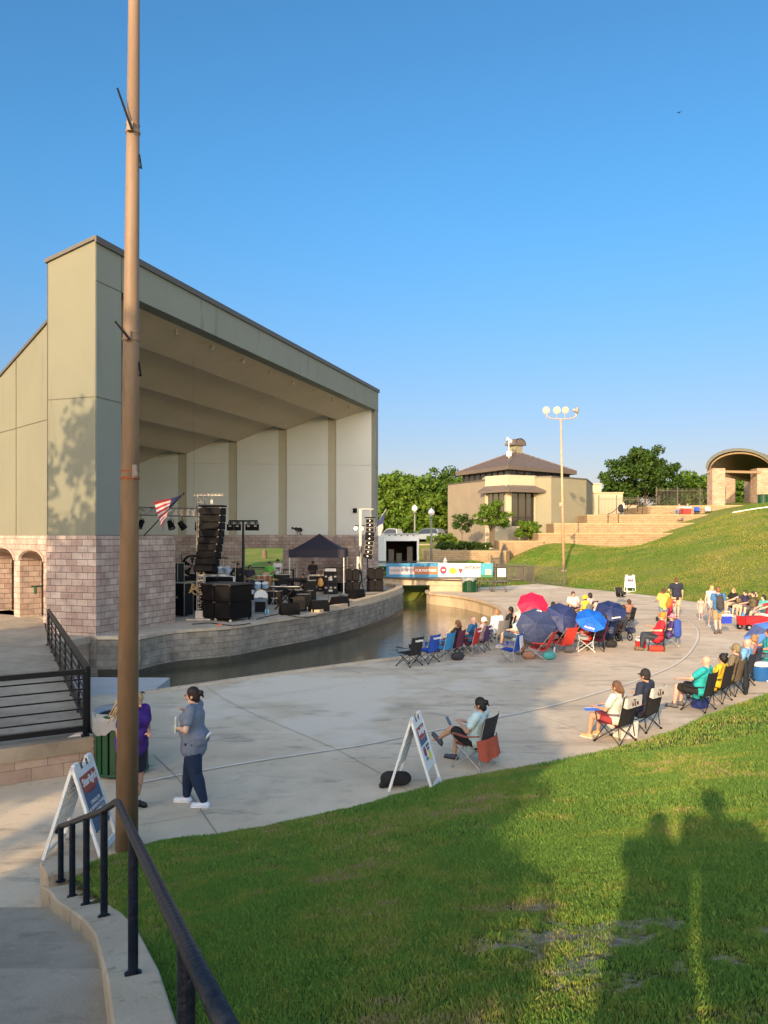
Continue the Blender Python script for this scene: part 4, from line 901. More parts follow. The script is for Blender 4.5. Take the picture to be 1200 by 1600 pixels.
# iron fences
def pfence(label, pts, h, m, zf, name='iron_fence', step=.15, post=.09, every=1, group=None):
    t = thing(name, label, 'fence', (pts[0][0], pts[0][1], zf(*pts[0])), 0, group); bar = MB()
    for i in range(len(pts) - 1):
        p, q = Vector((*pts[i], 0)), Vector((*pts[i + 1], 0)); n_ = max(2, int((q - p).length / step)); ang = math.atan2((q - p).y, (q - p).x)
        for k in range(n_):
            c = p.lerp(q, k / n_); z = zf(c.x, c.y); bar.box((c.x, c.y, z + h / 2), (.025, .025, h), ang)
        for zz in (h * .88, h * .12):
            a = p.copy(); a.z = zf(p.x, p.y) + zz; c = q.copy(); c.z = zf(q.x, q.y) + zz; bar.cyl(a, c, .025, .025, 4)
        for c in ([p] if i else [p]) + ([q] if i == len(pts) - 2 else []):
            b = MB(); z = zf(c.x, c.y); b.box((c.x, c.y, z + h * .53), (post, post, h * 1.06), ang); b.box((c.x, c.y, z + h * 1.07), (post * 1.3, post * 1.3, .04), ang); b.build('post', m, t, WO(t))
    bar.build('bars', m, t, WO(t)); return t
ironm = mat('weathered iron', (.12, .11, .095), .6, .12, 5)
fz = lambda x, y: 5.95
pfence('tall iron picket fence stepping up behind the terrace', [(24.2, 86.5), (26.2, 86.5), (28.6, 86.5), (31, 86.6)], 2.25, ironm, lambda x, y: 5.9)
pfence('taller iron picket fence section below the live oak', [(31.2, 88), (33.6, 88), (36.2, 88), (39.2, 88.2)], 2.3, ironm, lambda x, y: 6.9)
pfence('low iron fence across the grass beside the footbridge', [(8.3, 57.2), (11.2, 61.5), (12.0, 57.6), (13.0, 56.2)][:2] + [(11.2, 61.5)][:0] + [(11.6, 59.6), (13.3, 56.6)], 1.45, ironm, lambda x, y: max(0, tz(x, y)), step=.17)
for nm, pts in (('tall iron gate fence climbing beside the small tree', [(9.3, 66.5), (10.3, 68.3), (11.2, 71.8), (11.9, 75)]), ('low iron fence on the grass left of the steps', [(9.0, 63), (11.6, 66.5), (12.0, 62)])):
    pfence(nm, pts, 1.7 if 'tall' in nm else 1.2, ironm, lambda x, y: max(0, tz(x, y)), step=.15)
# stair handrails on the terrace
def srail(label, px, Y, z, h=1.0):
    p = atY(px, 0, Y); t = thing('step_rail', label, 'handrail', (p.x, Y, z), 0, 'handrails on the terrace steps')
    b = MB(); b.tube([(0, 0, 0), (0, 0, 1.0), (.5, .4, 1.1), (2.2, 1.8, 2.2), (2.7, 2.2, 2.3), (2.7, 2.2, 1.3)], .035, 6); b.build('rail', black, t)
srail('left black rail on the lower terrace steps', 950, 78.1, 5.0); srail('right black rail on the lower terrace steps', 966, 78.1, 5.0)
srail('left black rail on the upper terrace steps', 1004, 84, 5.95); srail('right black rail on the upper terrace steps', 1022, 84, 5.95)
# ================================================================ PAVILION
PV = thing('pavilion', 'picnic pavilion with barrel vaulted grey metal roof on pink block pillars', 'pavilion', (34.8, 81.6, 6.95))
def pillar(x, y, w, h, step=True):
    b = MB(); b.box((x, y, 6.7 + h / 2), (w, w, h + .4))
    b.build('pillar', brick('pavilion block', (.36, .25, .18), (.46, .35, .27), (.20, .15, .11), .45, .2, .01, stain=.12) if 'pavilion block' not in MC else MC['pavilion block'], PV, WO(PV))
pillar(35.45, 82, 1.35, 4.0); pillar(41.3, 84.2, 1.5, 4.2); pillar(44.5, 100, 1.7, 4.6); pillar(53, 104, 1.7, 4.6); pillar(54, 84, 1.5, 4.2); pillar(48, 100, 1.5, 4.6)
rib_m = mat('pavilion roof metal', (.17, .18, .16), .45, .06, 2, metal=.3)
b = MB(); ribsm = MB(); x0, x1, yf, yb = 34.6, 42.2, 81.4, 103
ax = Vector((.34, 1, 0)).normalized() * 0
roof_dir = Vector((.62, .78, 0)); Lr = 26
zs0 = 10.9; rr_ = 4.3; n_ = 18
def pr(a, u, r=rr_, dz=0): 
    cx, cy = 38.35 + 0, 82.6; px_ = Vector((.97, .24, 0)); p = Vector((cx, cy, zs0 + dz)) + px_ * (r * math.cos(a)) + Vector((0, 0, r * .52 * math.sin(a))) + roof_dir * u; return p
for i in range(n_):
    a0, a1 = math.pi * i / n_, math.pi * (i + 1) / n_; o = len(b.v)
    b.v += [tuple(pr(a0, 0)), tuple(pr(a1, 0)), tuple(pr(a1, Lr)), tuple(pr(a0, Lr)), tuple(pr(a0, 0, 4.1, -.15)), tuple(pr(a1, 0, 4.1, -.15)), tuple(pr(a1, Lr, 4.1, -.15)), tuple(pr(a0, Lr, 4.1, -.15))]
    for q_, f in enumerate(((0, 1, 2, 3)[::-1], (4, 5, 6, 7), (0, 1, 5, 4), (3, 7, 6, 2))): b.cur = 1 if q_ == 1 else 0; b.face([o + k for k in f])
b.cur = 0
for k in range(0, 40): ribsm.tube([pr(math.pi * i / n_, Lr * k / 39 + .02, rr_ + .02, .02) for i in range(n_ + 1)], .03, 4)
b.build('vault_roof', [rib_m, mat('pavilion ceiling brown', (.10, .075, .05), .8, .1, 3)], PV, WO(PV)); ribsm.build('standing_seams', rib_m, PV, WO(PV))
b = MB()
pts = [pr(math.pi * i / n_, .35, 4.0, -.2) for i in range(n_ + 1)]
for i in range(n_):
    p, q = pts[i], pts[i + 1]; b.add([p, q, q - Vector((0, 0, .16)), p - Vector((0, 0, .16)), p + roof_dir * .3, q + roof_dir * .3, q + roof_dir * .3 - Vector((0, 0, .16)), p + roof_dir * .3 - Vector((0, 0, .16))], [(0, 1, 2, 3), (7, 6, 5, 4), (3, 2, 6, 7), (0, 4, 5, 1)])
b.build('front_arch', mat('tan timber', (.26, .19, .115), .8, .1, 3), PV, WO(PV))
b = MB(); a, c = pr(math.pi, .5, 4.1, -.25), pr(0, .5, 4.1, -.25); b.cyl(a, c, .18, .18, 4); a2, c2 = pr(0, .5, 4.1, -.3), pr(0, Lr, 4.1, -.3); b.cyl(a2, c2, .2, .2, 4); a2, c2 = pr(math.pi, .5, 4.1, -.3), pr(math.pi, Lr, 4.1, -.3); b.cyl(a2, c2, .2, .2, 4); b.build('tie_beam', mat('tan timber', (.5, .38, .24)), PV, WO(PV))
wood = mat('brown bench wood', (.16, .07, .04), .7, .15, 6)
for i, (x, y) in enumerate([(43.0, 93), (47, 96)]):
    t = thing('picnic_table', ['brown picnic table between the pavilion pillars', 'brown picnic table deeper under the pavilion roof'][i], 'table', (x, y, 6.95), R(20), 'picnic tables under the pavilion')
    b = MB(); b.box((0, 0, .76), (2.2, .8, .06)); b.build('tabletop', wood, t)
    for s in (-1, 1): b = MB(); b.box((0, s * .75, .45), (2.2, .28, .05)); b.build('bench', wood, t)
    for s in (-1, 1): b = MB(); b.box((s * .7, 0, .37), (.12, .12, .74)); b.box((s * .7, 0, .40), (.08, 1.5, .08)); b.build('leg', darkmetal, t)
# ================================================================ LAMPS, POLES
def floodpole():
    p = at(881, 903, 0); y = 64.5; x = (881 - 600) / F * y; z = tz(x, y); t = thing('floodlight_pole', 'tall tan pole carrying four round floodlights on the grass slope', 'light pole', (x, y, z)); top = (HZ - 655) / F * y + EYE - z
    tanm = mat('tan pole paint', (.44, .31, .20), .6, .1, 3)
    b = MB(); b.cyl((0, 0, -.3), (-.25, 0, top), .13, .07, 12); b.cyl((0, 0, 0), (0, 0, .12), .25, .22, 12); b.build('pole', tanm, t, smooth=True)
    b = MB(); b.tube([(-1.45, 0, top + .55), (-1.35, 0, top + .25), (-1.1, 0, top + .05), (-.25, 0, top), (.6, 0, top + .05), (.95, 0, top + .2), (1.05, 0, top + .5)], .045, 6); b.box((-.25, 0, top * .44), (.32, .3, .3)); b.build('bracket', tanm, t)
    lens = mat('floodlight lens', (.42, .40, .35), .25, .05, 8)
    for x_, az in ((-1.45, .5), (-.6, .1), (.1, -.1), (1.05, -1.1)):
        d = Vector((-math.sin(az), -math.cos(az), -.12)).normalized(); c = Vector((x_, 0, top + .75)); b = MB()
        u = d.orthogonal().normalized()
        b.cyl(c - d * .28, c - d * .1, .12, .17, 12); b.cyl(c - d * .1, c + d * .12, .17, .31, 16, caps=True); b.cyl((x_, 0, top + .1), (x_, 0, top + .5), .03, .03, 5); h = b.build('floodlight', galv, t, smooth=False)
        b = MB(); b.cyl(c + d * .122, c + d * .17, .28, .25, 16); b.build('lens', lens, h)
floodpole()
def globe(label, px, Y, topy):
    x = (px - 600) / F * Y; z = max(0, tz(x, Y)); top = (HZ - topy) / F * Y + EYE - z; t = thing('globe_lamp', label, 'street lamp', (x, Y, z), 0, 'globe lamps by the footbridge')
    gm = mat('lamp post grey green', (.20, .21, .17), .5, .08, 5)
    b = MB(); b.cyl((0, 0, -.2), (0, 0, top - .7), .10, .07, 10); b.lathe([(.24, -.2), (.24, .15), (.16, .3), (.11, .6)], n=12); b.lathe([(.08, top - .85), (.18, top - .7), (.2, top - .66), (.12, top - .6)], n=12); b.build('post', gm, t, smooth=True)
    b = MB(); b.lathe([(.12, top - .6), (.27, top - .42), (.27, top - .25), (.16, top - .1), (.05, top - .02), (.02, top + .04)], n=14); b.build('globe', mat('lamp globe', (.82, .80, .74), .3, 0), t, smooth=True)
globe('globe lamp behind the white trailer, the farther one', 648, 71, 789); globe('nearer globe lamp rising behind the banner', 674, 61.5, 794)
# the big light pole in front
bp = at(197.5, 1335, 0.0); bp = Vector((bp.x, bp.y, .0))
BP = thing('light_pole', 'thick weathered tan steel pole rising out of the picture beside the steps', 'pole', tuple(bp))
polem = ramp_mat('weathered tan pole', [(3, 6, .3, .7, (.20, .135, .085), (.27, .185, .12), (1, 1, .25)), (4, 6, .50, .72, (.165, .115, .08), (1, 1, .3)), (30, 5, .7, .76, (.15, .10, .07))], rough=.55, bump=.12, bscale=30, spec=.4)
b = MB(); b.cyl((0, 0, -.3), (.12, 0, 13.5), .132, .040, 24); b.build('pole', polem, BP, smooth=True)
b = MB(); b.lathe([(.25, -.1), (.25, .03), (.20, .06)], n=8); b.build('base_plate', conclight, BP)
tapem = mat('bracket tan', (.24, .17, .11), .5, .1, 20); rustm = mat('rust band', (.30, .07, .03), .7, .2, 20)
def poff(z): return .12 * (z + .3) / 13.8, .132 + (.040 - .132) * (z + .3) / 13.8
def bracket(y_, kind):
    z = EYE + (HZ - y_) / F * bp.y; cx, r_ = poff(z); nm = 'bracket'
    b = MB(); b.cyl((cx, 0, z - .01), (cx, 0, z + .015), r_ + .008, r_ + .012, 20); b.cyl((cx, 0, z + .08), (cx, 0, z + .095), r_ + .006, r_ + .006, 20); b.build('band', tapem if kind != 'rust' else rustm, BP)
    b = MB()
    if kind == 'rod':
        b.box((cx + .0, -r_ - .02, z + .03), (.07, .04, .10)); br_ = b.build('clamp', tapem, BP)
        b = MB(); b.cyl((cx + .03, -r_ - .06, z - .02), (cx - .06 - .06, -r_ - .10, z + .42 if y_ < 300 else z + .17), .014, .012, 8); b.build('rod', blackpl, BP)
        b = MB(); b.tube([(cx + r_, 0, z - .25), (cx + r_ + .03, -.02, z - .42), (cx + r_ + .01, -.02, z - .40)], .012, 6); b.build('hook', blackpl, BP)
    else:
        b.box((cx + r_ * .8, -r_ * .7, z + .08), (.05, .05, .15)); b.box((cx + r_ * .8 + .015, -r_ * .7 - .03, z + .05), (.055, .03, .05)); b.build('switch_box', mat('box grey brown', (.22, .19, .16), .5, .1, 20), BP)
bracket(208, 'rod'); bracket(532, 'rod'); bracket(748, 'rust')

# ================================================================ TRAILER, CARS
tr = thing('cargo_trailer', 'white enclosed cargo trailer with its rear door open beside the stage', 'trailer', (-.2, 57.0, 1.0)); tz0 = 1.0
twh = mat('trailer white', (.66, .70, .72), .4, .04, 3)
b = MB(); X0, X1, Y0_, Y1_, Z0, Z1 = .05, 2.55, 57.2, 63.5, 1.48, 3.85
b.bb((X0 - .06, Y0_, Z0), (X0, Y1_, Z1)); b.bb((X1, Y0_, Z0), (X1 + .06, Y1_, Z1)); b.bb((X0, Y1_ - .06, Z0), (X1, Y1_, Z1)); b.bb((X0, Y0_, Z0), (X1, Y1_ - .06, Z0 + .08))
b.bb((X0 + .0, Y0_, Z1 - .50), (X1, Y0_ + .08, Z1 - .02)); b.bb((X0, Y0_ - .01, Z0), (X0 + .1, Y0_ + .1, Z1 - .5)); b.bb((X1 - .1, Y0_ - .01, Z0), (X1, Y0_ + .1, Z1 - .5)); b.build('body', twh, tr, WO(tr))
b = MB(); b.bb((X0 - .08, Y0_ - .05, Z1), (X1 + .08, Y1_ + .02, Z1 + .07)); b.build('roof', mat('trailer roof', (.42, .48, .54), .5, .05, 2), tr, WO(tr))
b = MB(); b.bb((X0 + .01, Y0_ + .5, Z0 + .09), (X0 + .04, Y1_ - .1, Z1 - .05)); b.bb((X1 - .04, Y0_ + .5, Z0 + .09), (X1 - .01, Y1_ - .1, Z1 - .05)); b.bb((X0 + .05, Y1_ - .1, Z0 + .09), (X1 - .05, Y1_ - .07, Z1 - .05)); b.bb((X0 + .04, Y0_ + .5, Z1 - .08), (X1 - .04, Y1_ - .1, Z1 - .05)); b.build('lining', blackpl, tr, WO(tr))
b = MB(); b.add([(X0 - .05, Y0_, Z0), (X0 - 1.3, Y0_ + .9, Z0), (X0 - 1.3, Y0_ + .9, Z1), (X0 - .05, Y0_, Z1), (X0 - .03, Y0_ + .06, Z0), (X0 - 1.28, Y0_ + .96, Z0), (X0 - 1.28, Y0_ + .96, Z1), (X0 - .03, Y0_ + .06, Z1)], [(0, 1, 2, 3)[::-1], (4, 5, 6, 7), (0, 3, 7, 4), (1, 5, 6, 2), (3, 2, 6, 7), (0, 4, 5, 1)]); b.build('door', twh, tr, WO(tr))
for y in (60.6, 61.5):
    for x in (X0 - .1, X1 + .1):
        b = MB(); b.cyl((x - .1, y, 1.35), (x + .1, y, 1.35), .36, .36, 16); b.build('wheel', blackpl, tr, WO(tr))
for i in range(5): b = MB(); b.box((X0 + .35 + i * .45, Y0_ + .0, Z1 - .1), (.16, .04, .05)); b.build('marker_light', blackpl, tr, WO(tr))
for i, (dx, dy, s) in enumerate(((.5, 1.2, 1.1), (1.1, 1.6, .8), (1.9, 1.0, 1.3))):
    b = MB(); b.box((X0 + dx, Y0_ + dy, Z0 + .09 + s / 2), (.4, .5, s)); b.box((X0 + dx, Y0_ + dy, Z0 + .09 + s + .02), (.42, .52, .04)); tag(b.build('flight_case', darkmetal), ['dark case at the left inside the trailer', 'shorter dark case in the middle of the trailer', 'tall dark case at the right inside the trailer'][i], 'case', 'cases inside the trailer')
t = thing('folding_table', 'grey folding table standing behind the banner', 'table', (3.4, 55.6, .95), R(-6))
b = MB(); b.box((0, 0, .86), (1.75, .8, .06)); b.build('tabletop', mat('table grey', (.3, .34, .36), .6), t)
for s in (-1, 1): b = MB(); b.tube([(s * .8, -.35, -.1), (s * .8, -.35, .84), (s * .8, .35, .84), (s * .8, .35, -.1)], .02, 6); b.build('leg', darkmetal, t)
def car(label, cat, px, Y, rz, colr, kind='suv'):
    x = (px - 600) / F * Y; z = tz(x, Y) + .02; t = thing('parked_car', label, cat, (x, Y, z), rz, 'cars parked behind the canal')
    pm = mat('car paint %s' % kind, colr, .25, .02, 2, metal=.3, spec=.6)
    if kind == 'suv': prof = [(-2.3, .35), (-2.35, .75), (-2.25, 1.0), (-1.9, 1.05), (-1.55, 1.1), (-.75, 1.05), (.95, 1.02), (1.9, .92), (2.3, .78), (2.35, .4)]; cab = [(-2.15, 1.02), (-1.85, 1.62), (-.1, 1.68), (.35, 1.6), (1.15, 1.02)]
    else: prof = [(-2.7, .45), (-2.7, 1.1), (-.9, 1.1), (.9, 1.1), (2.3, 1.05), (2.65, .85), (2.7, .45)]; cab = [(-1.0, 1.1), (-.85, 1.75), (.2, 1.82), (.55, 1.75), (1.2, 1.1)]
    def ext(mb, pf, hw, hw2, zb=None):
        o = len(mb.v); n = len(pf)
        zmin = min(p[1] for p in pf); zmax = max(p[1] for p in pf)
        for s in (-1, 1):
            for y_, z_ in pf: w = hw + (hw2 - hw) * (z_ - zmin) / (zmax - zmin); mb.v.append((s * w, y_, z_))
        for i in range(n): j = (i + 1) % n; mb.face((o + i, o + j, o + n + j, o + n + i))
        mb.face([o + i for i in reversed(range(n))]); mb.face([o + n + i for i in range(n)])
    b = MB(); ext(b, prof, .88, .9); ext(b, cab, .84, .64); bo = b.build('body', pm, t, smooth=False); bv_ = bo.modifiers.new('bevel', 'BEVEL'); bv_.width = .06; bv_.segments = 2; bv_.limit_method = 'ANGLE'
    b = MB(); sc_ = [(y_ * .93 - .02, z_ - .05 if z_ > 1.3 else z_ + .03) for y_, z_ in cab]; ext(b, sc_, .865, .67); b.build('side_window', glassd, t)
    b = MB(); c4 = cab[-2:]; (ya, za), (yb, zb_) = c4; o = 0
    b.v = [(-.58, ya + .03, za - .03), (.58, ya + .03, za - .03), (.76, yb + .03, zb_ + .03), (-.76, yb + .03, zb_ + .03), (-.58, ya + .0, za - .06), (.58, ya, za - .06), (.76, yb - .03, zb_), (-.76, yb - .03, zb_)]
    b.f = [(3, 2, 1, 0), (4, 5, 6, 7), (0, 1, 5, 4), (1, 2, 6, 5), (2, 3, 7, 6), (3, 0, 4, 7)]; b.build('windscreen', glassd, t)
    for sx in (-1, 1):
        for sy in (-1.4, 1.42):
            b = MB(); b.cyl((sx * .78, sy, .33), (sx * .92, sy, .33), .33, .33, 18); wl = b.build('wheel', blackpl, t)
            b = MB(); b.cyl((sx * .90, sy, .33), (sx * .935, sy, .33), .2, .18, 12); b.build('rim', alu, wl)
        b = MB(); b.box((sx * .65, 2.3, .72), (.34, .12, .16)); b.build('headlight', white, t)
        b = MB(); b.box((sx * 1.0, .75, 1.08), (.16, .12, .12)); b.build('mirror', pm, t)
    b = MB(); b.box((0, 2.36, .55), (1.1, .06, .2)); b.build('grille', blackpl, t)
car('silver blue suv parked behind the nearer lamp post', 'car', 668, 92, R(52), (.25, .31, .38), 'suv')
car('white pickup truck showing above the trailer roof', 'pickup truck', 614, 94, R(60), (.7, .72, .72), 'pickup')
car('dark blue car partly hidden by the lime shrub', 'car', 698, 97, R(62), (.06, .09, .14), 'suv')
b = MB(); b.prism([(-6, 85), (10, 84.2), (10.5, 99), (-6, 99)], 2.0, [tz(-6, 85) + .1, tz(7, 84.2) + .12, 3.0, 3.0]); dr_ = b.build('driveway', asph); tag(dr_, 'pale driveway where the cars are parked', 'road', kind='structure')

# ================================================================ BRIDGE, BANNER
BR = thing('footbridge', 'low concrete footbridge across the canal', 'bridge', (0, 52, 0))
b = MB(); b.prism([(-6, 52.2), (3.3, 52.2), (5.8, 52.0), (5.8, 54.8), (3.3, 54.8), (-6, 54.8)], .38, .82); b.build('deck', conclight, BR, WO(BR))
b = MB(); b.add([(3.2, 51.2, -.72), (5.9, 51.2, -.02), (5.9, 52.19, .8), (3.2, 52.19, .38), (2.9, 52.19, -1)], [(0, 1, 2, 3), (0, 3, 4)]); b.bb((3.1, 51.7, -1.4), (6.0, 52.195, .376)); b.bb((3.1, 52.3, -1.4), (6.0, 54.7, .376)); b.build('abutment', conclight, BR, WO(BR))
b = MB(); b.bb((-6, 55.5, -1.2), (3.1, 56.2, .3)); b.build('weir_wall', concdark, BR, WO(BR))
blkrail = mat('dark railing paint', (.03, .032, .03), .5, .1, 5)
fence_run('bridge_railing', 'dark bridge railing that carries the long sponsor banner', (-.9, 51.95, .82), (8.3, 52.05, .70), 6, 3, 1.12, blkrail, lambda x, y: .82 - max(0, x - 4) * .09, .03, .035, .014)
fence_run('bridge_railing', 'far railing of the footbridge behind the banner', (-3, 54.7, .82), (5.8, 54.7, .82), 5, 3, 1.1, blkrail, lambda x, y: .82, .03, .03, .014)
BN = thing('banner', 'long sponsor banner with blue ends hung on the footbridge railing', 'banner', (.15, 51.86, .95)); bw, bh = 7.2, .93
blue = mat('banner blue', (.04, .24, .46), .6, .06, 2); blue2 = mat('banner teal', (.06, .33, .46), .6, .06, 2); bwht = mat('banner white', (.82, .80, .78), .6, .02, 2); bor = mat('banner orange', (.42, .17, .08), .6, .04, 2); bpk = mat('banner pale pink', (.55, .50, .53), .6, .03, 2)
txd = mat('print dark', (.10, .09, .13), .6, 0); txw = mat('print white', (.85, .85, .85), .6, 0); txr = mat('print red', (.55, .05, .04), .6, 0); txy = mat('print yellow', (.85, .70, .05), .6, 0); txn = mat('print navy', (.04, .06, .25), .6, 0); txg = mat('print green', (.05, .2, .08), .6, 0)
b = MB(); b.bb((0, 0, 0), (3.5, .012, bh)); b.build('blue_field', blue, BN); b = MB(); b.bb((3.5, 0, 0), (6.35, .012, bh)); b.build('white_field', bwht, BN); b = MB(); b.bb((6.35, 0, 0), (bw, .012, bh)); b.build('teal_field', blue2, BN)
b = MB(); b.bb((.2, -.006, .18), (1.85, -.002, .70)); b.build('thank_you_panel', bpk, BN); b = MB(); b.bb((1.85, -.006, .18), (3.48, -.002, .70)); b.build('partners_panel', bor, BN)
Mf = lambda x, y, z: Matrix.Translation((x, y, z)) @ Matrix.Rotation(R(90), 4, 'X')
text('THANK YOU TO', .22, txd, BN, Mf(1.02, -.012, .44)); text('OUR PARTNERS', .235, txw, BN, Mf(2.67, -.012, .44), bold=.006, sx=.86)
def disc(x, z, rx, rz2, m, nm, y=-.006, n=20):
    b = MB(); b.v = [(x + rx * math.cos(2 * math.pi * i / n), y, z + rz2 * math.sin(2 * math.pi * i / n)) for i in range(n)] + [(x + rx * math.cos(2 * math.pi * i / n), y + .004, z + rz2 * math.sin(2 * math.pi * i / n)) for i in range(n)]
    b.face([i for i in range(n)]); b.face([n + i for i in reversed(range(n))])
    for i in range(n): j = (i + 1) % n; b.face((j, i, n + i, n + j))
    return b.build(nm, m, BN)
disc(3.86, .47, .23, .27, txn, 'round_logo'); disc(3.86, .49, .17, .2, txr, 'round_logo_centre', -.011); b = MB(); b.box((3.86, -.014, .47), (.2, .003, .1), 0); b.build('round_logo_bar', txw, BN)
disc(4.5, .42, .26, .22, txy, 'yellow_logo'); b = MB(); b.add([(4.36, -.006, .6), (4.42, -.006, .6), (4.37, -.006, .78)], [(0, 1, 2)]); b.add([(4.48, -.006, .62), (4.54, -.006, .62), (4.55, -.006, .80)], [(0, 1, 2)]); b.build('yellow_logo_tips', txg, BN); b = MB(); b.box((4.48, -.014, .40), (.26, .003, .05)); b.build('yellow_logo_line', txg, BN)
b = MB(); b.add([(4.85, -.006, .55), (5.2, -.006, .55), (5.02, -.006, .2)], [(2, 1, 0)]); b.add([(4.92, -.009, .5), (5.12, -.009, .5), (5.02, -.009, .34)], [(2, 1, 0)]); b.build('pin_logo', txr, BN)
text('CTPA', .13, txn, BN, Mf(5.03, -.012, .63)); text('WTAW', .32, txr, BN, Mf(5.82, -.012, .62), bold=.01); text('NEWS TALK', .1, txd, BN, Mf(5.6, -.012, .40)); text('1620', .12, txr, BN, Mf(6.1, -.012, .38)); text('COLLEGE STATION', .065, txd, BN, Mf(5.72, -.012, .27))
b = MB(); b.bb((6.7, -.006, .16), (7.08, -.002, .52)); b.build('stage_picture', mat('banner peach', (.75, .58, .42), .6), BN); b = MB(); b.bb((6.36, -.005, .02), (7.19, -.002, .15)); b.build('grass_picture', txg, BN)
for i in range(5): disc([.1, .9, 2.4, 3.3, 6.55][i], [.85, .86, .82, .87, .78][i], .02, .02, txw, 'star', -.005, 8)
sg = thing('notice_sign', 'small white notice fixed at the right end of the bridge railing', 'sign', (7.95, 51.88, 1.25)); b = MB(); b.bb((-.28, 0, -.28), (.28, .015, .28)); b.build('board', white, sg); text('NOTICE', .13, txd, sg, Mf(0, -.004, .12)); text('NO SWIMMING\nOR WADING', .07, txd, sg, Mf(0, -.004, -.08))
# low metal benches right of the bin
for i in range(2):
    x = 6.7 + i * 1.0; t = thing('metal_bench', ['dark metal frame bench next to the green bin', 'dark metal frame bench at the end of the railing'][i], 'bench', (x, 51.2, 0), R(4), 'metal benches by the footbridge')
    b = MB(); b.box((0, 0, .72), (.98, .7, .05)); b.build('top', darkmetal, t)
    for s in (-1, 1): b = MB(); b.tube([(s * .45, -.3, 0), (s * .25, -.3, .7)], .025, 5); b.tube([(s * .45, .3, 0), (s * .25, .3, .7)], .025, 5); b.tube([(s * .45, -.3, .02), (s * .45, .3, .02)], .02, 5); b.build('leg', darkmetal, t)
b = MB(); b.bb((10.2, 57.6, 0), (10.2, 57.6, 0)) if False else None
hy = thing('fire_hydrant', 'small red hydrant with white cap behind the banner', 'hydrant', (.88 * 1.0 + 3.9, 60, tz(4.8, 60)), 0); b = MB(); b.lathe([(.14, 0), (.14, .5), (.18, .52), (.18, .58)], n=12); b.build('body', txr, hy); b = MB(); b.lathe([(.17, .58), (.14, .75), (.05, .85), (.03, .95)], n=12); b.build('cap', white, hy)
b = MB(); b.box((0, 0, .5), (.35, .35, 1.0)); b.box((0, 0, 1.04), (.42, .42, .1)); tag(b.build('stone_post', conclight, None, (8.1, 60.5, tz(8.1, 60.5))), 'short pale concrete post behind the banner end', 'post')
b = MB(); b.cyl((0, 0, 0), (0, 0, .75), .24, .22, 10); b.cyl((0, 0, .75), (0, 0, .82), .2, .1, 10); tag(b.build('tree_stump', trunkm, None, (-11.2, 72, tz(-11.2, 72))), 'brown stump on the grass seen through the stage doorway', 'stump')
fence_run('metal_railing', 'dark railing just outside the stage doorway', (-11.0, 51.2, .55), (-4.5, 51.6, .55), 3, 3, 1.05, blkrail, lambda x, y: .55, .03, .04, .014)
pv_ = at(1138, 808, 5.8); b = MB(); pts = [(33.6, 74.0), (36, 72.5), (39, 70.5), (42, 68.5)]
b.tube([(x, y, tz(x, y) + .06) for x, y in catmull(pts, 4)], .06, 6); tag(b.build('white_pipe', whitep), 'thin white pipe lying across the upper grass slope', 'pipe')
# bins
def bin_(label, loc, r, h, bag=True, group='green slatted litter bins'):
    t = thing('litter_bin', label, 'litter bin', loc, 0, group)
    b = MB(); b.lathe([(r * .9, .03), (r * .9, h - .06)], n=20); b.build('liner', blackpl, t)
    n_ = 20; b = MB()
    for k in range(n_):
        a = 2 * math.pi * k / n_; M_ = Matrix.Rotation(a, 4, 'Z') @ Matrix.Translation((r * .96, 0, h / 2)); b.box((0, 0, 0), (.03, 2 * math.pi * r / n_ * .72, h - .06), M=M_)
    b.build('slats', greenp, t)
    b = MB(); ring = [(r * math.cos(a), r * math.sin(a), h - .03) for a in np.linspace(0, 2 * math.pi, 24, endpoint=False)]; b.tube(ring, .028, 6, closed=True); b.tube([(x, y, .05) for x, y, z in ring], .02, 6, closed=True); b.build('ring', greenp, t)
    if bag:
        b = MB(); rr = random.Random(int(loc[0] * 10)); pr_ = []
        o = 0; n2 = 28
        for j, (q, z) in enumerate(((.78, h - .12), (.95, h + .0), (1.06, h + .015), (1.08, h - .08), (1.09, h - .18))):
            for k in range(n2): a = 2 * math.pi * k / n2; w = rr.uniform(-.02, .03) if j > 1 else 0; zz = z + (rr.uniform(-.12, .03) if j == 4 else 0) - (.12 * max(0, math.cos(a - 3.0)) if j >= 3 else 0); b.v.append(((r * q + w) * math.cos(a), (r * q + w) * math.sin(a), zz))
        for j in range(4):
            for k in range(n2): k2 = (k + 1) % n2; b.face((j * n2 + k, j * n2 + k2, (j + 1) * n2 + k2, (j + 1) * n2 + k))
        b.build('bag', mat('bin bag pale', (.24, .27, .30), .35, .05, 9), t, smooth=True)
p = at(190, 1206, 0); bin_('dark green slatted litter bin with bag behind the big pole', (p.x, p.y, 0), .40, .98)
p = at(733, 925, 0); bin_('green slatted litter bin at the end of the footbridge', (p.x, p.y, 0), .46, .98)
bin_('green slatted litter bin beside the pavilion pillar', ((1192 - 600) / F * 80.5, 80.5, 6.95), .52, 1.15, False)
b = MB(); b.tube([(0, 0, 0), (0, 0, .8)], .02, 6); 
for k in range(9): b.box((0, 0, .08 + k * .1), (.05, .05, .06), k * .8)
tag(b.build('chain', darkmetal, None, (-4.52, 12.02, 0)), 'dark chain hanging beside the green bin', 'chain')
